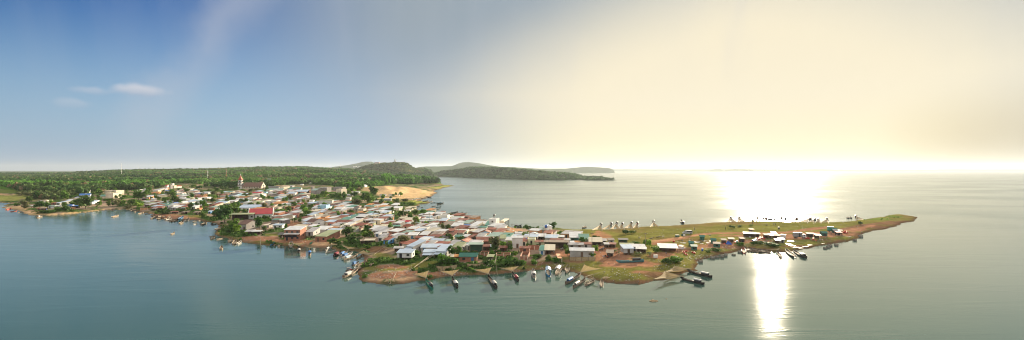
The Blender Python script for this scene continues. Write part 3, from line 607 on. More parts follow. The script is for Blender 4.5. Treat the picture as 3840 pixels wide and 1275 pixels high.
def forest(name, pts, tints, seed, nq=30, base=None):
    r = np.random.default_rng(seed); T = []
    for k in range(7):
        n = r.normal(size=(nq, 3)); n /= np.linalg.norm(n, axis=1)[:, None]; n[:, 2] = np.abs(n[:, 2]) * 1.0 - 0.35 * (r.uniform(size=nq) < 0.35)
        p = n * r.uniform(0.55, 1.0, (nq, 1)) * np.array((0.9, 0.9, 0.62)) + np.array((0, 0, 0.62))
        nn = n + r.normal(size=(nq, 3)) * 0.5; nn /= np.linalg.norm(nn, axis=1)[:, None]
        u = np.cross(nn, r.normal(size=(nq, 3))); u /= np.linalg.norm(u, axis=1)[:, None]; v = np.cross(nn, u); s = 0.36 * r.uniform(0.7, 1.3, (nq, 1))
        T.append((np.stack([p - u * s, p - v * s * .8, p + u * s, p + v * s * .8], 1), r.uniform(0.82, 1.2, (nq, 1, 1))))
    Vs, Cs = [], []; which = r.integers(0, 7, len(pts))
    for k in range(7):
        q = which == k; P = pts[q]; a = r.uniform(0, 6.28, len(P)); ca, sa = np.cos(a)[:, None, None], np.sin(a)[:, None, None]
        t, tv = T[k]; x, y, zz = t[None, ..., 0], t[None, ..., 1], t[None, ..., 2]; rr = P[:, 3][:, None, None]; hh = P[:, 4][:, None, None]
        Vs.append(np.stack([(x * ca - y * sa) * rr + P[:, 0][:, None, None], (x * sa + y * ca) * rr + P[:, 1][:, None, None], zz * hh + P[:, 2][:, None, None]], -1).reshape(-1, 3))
        Cs.append((tints[q][:, None, None, :] * tv[None] * np.ones((1, 1, 4, 1))).reshape(-1, 3))
    V = np.concatenate(Vs); return obj(name, npmesh(name, V, np.arange(len(V)).reshape(-1, 4), FOREST, np.concatenate(Cs)))
def scatter_forest():
    r = np.random.default_rng(11); n = 150000
    Y = np.exp(r.uniform(np.log(430), np.log(4300), n)); u = r.uniform(-1.12, 0.22, n); X = u * Y
    i = np.clip(np.searchsorted(U, u), 0, NU - 1); j = np.clip(np.round((np.log(Y) - LOGY0) / DLY).astype(int), 0, NY - 1)
    hd = (PXg[i, j] > 1590) & (Y > 1300)
    k = CK[cid[i, j]]
    dens = np.array([1.0, 1.0, 0.05, 0.04, 0.5])[k]; dens = np.where(hd | (khill[i, j] > 15), 1.0, dens)
    sp = 4.6 + Y * 0.0026
    p = dens * (Y * Y * 1.34 * np.log(10)) / n / (sp * sp)              # thin a log-uniform cloud to the wanted spacing
    px = CX + F * u; f = np.interp(px, fx_, fy_)
    ok = (r.uniform(size=n) < p) & (SD[i, j] > np.where(Y > 1300, 12, 10)) & (((PYg[i, j] < f) & (px < 1665)) | hd) & (mound[i, j] < 0.6)
    ok &= ~((px < 125) & (Y < 1000) & (Y < F * 36 / (np.interp(px, [-900, 0, 125], [706, 706, 742]) - HY)))
    ok &= ~((px > 1520) & (px < 1760) & (Y < 1120))
    X, Y, i, j, k, hd, sp = X[ok], Y[ok], i[ok], j[ok], k[ok], hd[ok], sp[ok]; m = len(X)
    sz = r.uniform(0.75, 1.25, m); rad = sp * 0.76 * sz; h = np.where(k == 1, 5.6, np.where(k == 0, 7.0, 4.4)) * r.uniform(0.6, 1.4, m) + Y * 0.0004
    cape = (PXg[i, j] > 1440) & (Y < 1500) & (Y > 1000); h = np.where(cape, 13 * sz, h); rad = np.where(cape, 7 * sz, rad)
    pal = np.array([(0.045, 0.105, 0.024), (0.09, 0.21, 0.03), (0.09, 0.18, 0.03), (0.12, 0.15, 0.05), (0.10, 0.14, 0.045)])
    om = ss(fbm(X, Y, 160, 3, 41), .45, 0.66)[:, None] * .4; t = (pal[k] * (1 - om) + np.array((.12, .16, .05)) * om) * r.uniform(0.86, 1.16, (m, 1)); t = np.where((r.uniform(size=m) < 0.05)[:, None], np.array((0.22, 0.17, 0.09)), t)
    t = np.where(cape[:, None], np.array((0.06, 0.145, 0.022)) * r.uniform(0.7, 1.4, (m, 1)), t); t = np.where(hd[:, None], np.array((0.05, 0.105, 0.028)) * r.uniform(0.6, 1.5, (m, 1)), t)
    P = np.stack([X, Y, z[i, j] - 0.5, rad, h], 1); print('forest trees', m)
    h = h * (.55 + .9 * fbm(X, Y, 70, 3, 51)); t = t * (.62 + .8 * fbm(X, Y, 120, 3, 52))[:, None]; P[:, 4] = h
    near = (Y < 1300); a = near; b = ~near & ~hd; c = hd
    tag(forest('forest', P[a], t[a], 1, 46), 'dense green woods and plantations behind the village', 'forest', kind='stuff')
    tag(forest('forest', P[b], t[b], 2, 22), 'hazy wooded hills and fields rising to the skyline', 'forest', kind='stuff')
    tag(forest('forest', P[c], t[c], 3, 22), 'dark woods covering the headland across the bay', 'forest', kind='stuff')
scatter_forest()
# ------------------------------------------------------------------ labels: every copy is placed by a landmark anyone can find
LM = []                                          # (short name, photo x, photo y)
LMROOT = {}
PENDING = []                                     # (root, base phrase, x, y, category, group)
def later(root, base, x, y, cat, group=None): PENDING.append((root, base, x, y, cat, group))
ORD = ['nearest', 'second nearest', 'third nearest', 'fourth nearest', 'fifth nearest', 'sixth nearest', 'seventh nearest', 'eighth nearest', 'ninth nearest', 'tenth nearest', 'eleventh nearest', 'twelfth nearest']
def resolve():
    buckets = {}
    for root, base, x, y, cat, grp in PENDING:
        best = min(LM, key=lambda l: math.hypot((l[1] - x) * (30 / max(20, l[2] - HY)) ** 0.5, (l[2] - y) * 2.2 * (30 / max(20, l[2] - HY)) ** 0.5))
        dx, dy = x - best[1], (y - best[2]) * 2.0
        rel = ('right of' if dx > 0 else 'left of') if abs(dx) > abs(dy) else ('in front of' if dy > 0 else 'behind')
        if len(base.split()) > 7: base = base.replace(' gable-fronted', ' gabled').replace('small ', '', 1)
        buckets.setdefault((base, rel, best[0], cat), []).append((math.hypot(dx, dy), root, grp))
    for (base, rel, nm, cat), L_ in buckets.items():
        L_.sort(key=lambda t: t[0])
        for i, (d, root, grp) in enumerate(L_):
            if len(L_) == 1: lab = f'{base} {rel} the {nm}'
            elif i < len(ORD): lab = f'{base}, {ORD[i]} {rel} the {nm}'
            else: lab = f'{base}, far out {rel} the {nm}'
            lab = lab.replace(' gabled house', ' house') if len(lab.split()) > 16 else lab
            tag(root, ' '.join(lab.split()[:16]), cat, grp)

# ------------------------------------------------------------------ houses
def wallring(m, W, D, z0, zt, th=0.18):          # zt(x, y): wall top
    x0, x1 = -W / 2, W / 2
    for (a, b, c, d) in ((x0, x1, 0, th), (x0, x1, D - th, D), (x0, x0 + th, th, D - th), (x1 - th, x1, th, D - th)):
        m.hexa([(a, c, z0), (b, c, z0), (b, d, z0), (a, d, z0)], [(a, c, zt(a, c)), (b, c, zt(b, c)), (b, d, zt(b, d)), (a, d, zt(a, d))])
def openings(root, W, H, D, Y, rs, T, door=True, base=0.0, side=True):
    """doors and windows: each its own part, standing 4 cm proud of the wall"""
    if Y > 560: return
    n = max(1, min(4, int(W / 2.8))); floors = 2 if H > 5.0 else 1; fh = H / floors
    dpos = rs.randrange(n) if door else -1
    for fl in range(floors):
        for k in range(n):
            xc = -W / 2 + (k + 0.5) * W / n; z0 = base + fl * fh
            if fl == 0 and k == dpos:
                w_ = 0.5 if W < 4 else 0.55; m = MB(); m.box(xc - w_, xc + w_, -0.05, 0.03, z0, z0 + min(2.1, fh * 0.8)); m.build('door', rs.choice([M['dark'], M['door'], M['bluedoor'], M['dark']]), root)
            elif Y < 420 or floors == 2:
                if rs.random() < 0.25 and floors == 1: continue
                w_ = min(0.6, W / n * 0.3); m = MB(); m.box(xc - w_, xc + w_, -0.05, 0.03, z0 + fh * 0.32, z0 + fh * 0.32 + min(1.1, fh * 0.42)); m.build('window', M['glass'], root)
    if side and Y < 380 and T in 'sgt' and D > 4:
        m = MB(); m.box(W / 2 - 0.03, W / 2 + 0.05, D * 0.45, D * 0.45 + 1.0, base + H * 0.35, base + H * 0.35 + 0.9); m.build('window', M['glass'], root)
HB = []
def house(ox, oy, x0, yt, x1, yb, T, Rc, Wc, yaw=None, lab=None, short=None, cat=None, group=None, stilt=0.0, H=None, Dmax=16, nm=None, door=True, posts_col='post', k=4.275, awning=None):
    X0, X1, YT, YB = ox + x0 / k, ox + x1 / k, oy + yt / k, oy + yb / k
    rs = random.Random(int(X0 * 7 + YB * 13)); xc = (X0 + X1) / 2
    X, Y, g = hit(xc, YB); s = F / Y; app = (YB - YT) / s; Wt = (X1 - X0) / s
    if yaw is None:
        yaw = (rs.uniform(-30, -10) if xc < 1800 else rs.uniform(-8, 8)) if T != 'p' else rs.uniform(-10, 4)
    az = -math.atan2(X, Y) ; th = R(yaw); ca, sa = abs(math.cos(th)), abs(math.sin(th))
    Wt *= 1.08 if Dmax > 7 else 0.9
    kk = max(0.02, (CAMZ - g - 3) / Y); pit = 0.0 if T in 'tgfy' else 0.15
    sa_ = max(sa, 0.05)
    if T in 'gf':
        rise_f = 0.36; H0 = max(2.3, min(0.42 * app, 6.0)); D = min((app - H0) / (0.5 * rise_f + 0.5 * kk), 1.35 * Wt, 0.5 * Wt / sa_, 20.0) if T == 'g' else min(1.1 * Wt, 0.5 * Wt / sa_, 16)
        D = max(D, 4.0); W = max(2.0, (Wt - 0.5 - D * sa) / ca); rise = rise_f * 0.5 * (D if T == 'g' else W)
        Hh = app - rise - (D * 0.5 * kk if T == 'g' else 0.0); Hh = max(Hh, 1.9)
    elif T == 't':
        D = min(max(0.95 * Wt, 4.5), 13.0, 0.55 * Wt / sa_); Hh = max(2.0, app - D * kk); rise = 0; W = max(2.0, (Wt - D * sa) / ca)
    elif T == 'y':
        D = min(16.0, max(4.0, (app - 1.3) / kk), 0.55 * Wt / sa_); Hh = max(1.0, min(1.6, app * 0.6)); rise = 0; W = max(2.0, (Wt - D * sa) / ca)
    else:
        H0 = H or max(2.2, min(0.46 * app, 3.2 if app < 7.5 else 6.0))
        D = min(max(3.0, (app - H0) / (kk + pit)), Dmax, 0.62 * Wt / sa_ if sa > 0.1 else 99, 2.2 * Wt); Hh = max(1.9, app - D * (kk + pit)); W = max(2.0, (Wt - 0.4 - D * sa) / ca); rise = D * pit
    if W < 2.0 or (Wt - D * sa) < 2.0: D = max(3.0, Wt * 0.45 / max(sa, 0.2)) if sa > 0.2 else D; W = max(2.0, (Wt - D * sa) / ca)
    g = min(g, gz(X, Y + D * 0.5) + 0.4)
    # the lowest visible corner is the front one nearest the camera: shift the front middle back from it
    Ya = Y + W * 0.5 * sa * (1 if abs(yaw) > 5 else 0) * 0.8; Xa = X / Y * Ya + (-0.5 * D * math.sin(th) * -1) * 0
    cxo = -0.5 * D * math.sin(th) * -1.0       # keep the footprint centred on the box
    root = empty(nm or {'p': 'open_shed', 'y': 'walled_yard'}.get(T, 'house'), (Xa + 0.5 * D * math.sin(th), Ya, g), az * 0 + th)
    root.rotation_euler.z = th + (-math.atan2(X, Y)) * 0.55
    b = stilt; ov = 0.35; rth = 0.12; zt = Hh + b
    wm_, rm = WALL[Wc], ROOF.get(Rc)
    z0 = -1.2 if not b else b
    if T == 'p':
        top = [(-W / 2 - ov, -ov, Hh), (W / 2 + ov, -ov, Hh), (W / 2 + ov, D + ov, Hh + rise), (-W / 2 - ov, D + ov, Hh + rise)]
        m = MB(); m.slab(top, rth); m.build('roof', rm, root)
        for px_ in (-W / 2 + .1, W / 2 - .1):
            for py_ in (0.1, D - 0.3):
                m = MB(); m.box(px_ - .09, px_ + .09, py_ - .09, py_ + .09, -1.0, Hh + rise * py_ / D - rth - 0.01); m.build('post', M[posts_col], root)
        m = MB(); m.box(-W / 2, W / 2, D - 0.18, D - 0.02, -1, Hh + rise * 0.9 - 0.2); m.build('wall', wm_, root)
        m = MB(); m.box(-W * 0.3, W * 0.1, D * 0.45, D * 0.75, -0.6, 1.0); m.build('counter', M['door'], root)
    elif T == 'y':
        m = MB(); wallring(m, W, D, -1.2, lambda x, y: Hh); m.build('wall', wm_, root)
        m = MB()
        for xx in (-W / 2 - 0.06, 0, W / 2 - 0.2): m.box(xx, xx + 0.26, -0.05, 0.22, -1.2, Hh + 0.35)
        m.build('pillar', WALL['c'] if Wc != 'c' else WALL['g'], root)
    elif T == 's':
        m = MB(); wallring(m, W, D, z0, lambda x, y: zt + rise * y / D - rth); m.build('wall', wm_, root)
        m = MB(); m.slab([(-W / 2 - ov, -ov, zt - rise * ov / D), (W / 2 + ov, -ov, zt - rise * ov / D), (W / 2 + ov, D + ov, zt + rise * (1 + ov / D)), (-W / 2 - ov, D + ov, zt + rise * (1 + ov / D))], rth); m.build('roof', rm, root)
        openings(root, W, Hh, D, Y, rs, T, door, b)
    elif T == 'g':
        m = MB(); wallring(m, W, D, z0, lambda x, y: zt - 0.02)
        for xs in (-W / 2, W / 2 - 0.18): m.face([(xs, 0, zt - .03), (xs, D, zt - .03), (xs, D / 2, zt + rise - rth)]); m.face([(xs + .18, D, zt - .03), (xs + .18, 0, zt - .03), (xs + .18, D / 2, zt + rise - rth)])
        m.build('wall', wm_, root)
        sl_ = rise / (D / 2); m = MB()
        m.slab([(-W / 2 - ov, -ov, zt - sl_ * ov), (W / 2 + ov, -ov, zt - sl_ * ov), (W / 2 + ov, D / 2, zt + rise), (-W / 2 - ov, D / 2, zt + rise)], rth)
        m.slab([(-W / 2 - ov, D / 2, zt + rise), (W / 2 + ov, D / 2, zt + rise), (W / 2 + ov, D + ov, zt - sl_ * ov), (-W / 2 - ov, D + ov, zt - sl_ * ov)], rth)
        m.build('roof', rm, root); openings(root, W, Hh, D, Y, rs, T, door, b)
    elif T == 'f':
        m = MB(); wallring(m, W, D, z0, lambda x, y: zt - 0.02)
        for ys in (0, D - 0.18): m.face([(-W / 2, ys, zt - .03), (W / 2, ys, zt - .03), (0, ys, zt + rise - rth)]); m.face([(W / 2, ys + .18, zt - .03), (-W / 2, ys + .18, zt - .03), (0, ys + .18, zt + rise - rth)])
        m.build('wall', wm_, root); sl_ = rise / (W / 2); m = MB()
        m.slab([(-W / 2 - ov, -ov, zt - sl_ * ov), (0, -ov, zt + rise), (0, D + ov, zt + rise), (-W / 2 - ov, D + ov, zt - sl_ * ov)], rth)
        m.slab([(0, -ov, zt + rise), (W / 2 + ov, -ov, zt - sl_ * ov), (W / 2 + ov, D + ov, zt - sl_ * ov), (0, D + ov, zt + rise)], rth)
        m.build('roof', rm, root); openings(root, W, Hh, D, Y, rs, T, door, b)
    elif T == 't':
        m = MB(); wallring(m, W, D, z0, lambda x, y: zt); m.build('wall', wm_, root)
        m = MB(); m.box(-W / 2 + .18, W / 2 - .18, .18, D - .18, zt - 0.45, zt - 0.3); m.build('roof', rm, root)
        openings(root, W, Hh - 0.4, D, Y, rs, T, door, b)
    if stilt:
        for px_ in (-W / 2 + .2, 0, W / 2 - .2):
            for py_ in (0.2, D - 0.2):
                m = MB(); m.box(px_ - .1, px_ + .1, py_ - .1, py_ + .1, -1.0, b + 0.02); m.build('stilt', M['post'], root)
    if awning:
        m = MB(); aw = 2.6; ah = Hh * (0.42 if Hh > 5 else 0.8) + b
        m.slab([(-W / 2 - .1, -aw, ah - .5), (W / 2 + .1, -aw, ah - .5), (W / 2 + .1, -0.06, ah), (-W / 2 - .1, -0.06, ah)], 0.08); m.build('awning', ROOF[awning], root)
        for px_ in (-W / 2 + .2, W / 2 - .2): m = MB(); m.box(px_ - .06, px_ + .06, -aw + .1, -aw + .22, -1, ah - .59); m.build('post', M['post'], root)
    px, py = (X0 + X1) / 2, (YT + YB) / 2
    if short: LM.append((short, px, py))
    size = 'small ' if Wt < 6.5 else ('long ' if Wt > 15 else '')
    kind = {'s': 'house', 'g': 'gabled house', 'f': 'gable-fronted house', 't': 'flat-roofed house', 'p': 'open shed', 'y': 'roofless yard'}[T]
    cat = cat or {'p': 'shed', 'y': 'yard'}.get(T, 'house')
    if lab: tag(root, lab, cat, group)
    else:
        if T == 'y': base = f'{size}{WW[Wc]}-walled roofless yard'
        elif T == 't': base = f'{size}{WW[Wc]} flat-roofed house'
        elif T == 'p': base = f'{size}open shed with {RW[Rc]} roof'
        else: base = f'{size}{WW[Wc]} {kind} with {RW[Rc]} roof'
        zone = 'houses on the left shore' if px < 440 and Y > 350 else ('houses of the lakeside village' if px < 2350 else 'sheds on the grassy spit')
        if T == 'p' and px < 2350: zone = 'open sheds of the village'
        if T == 'y': zone = 'walled yards of the village'
        later(root, base, px, py, cat, group or zone)
    HB.append((px, py, Y, root)); return root, W, D, Hh, rise, th, b
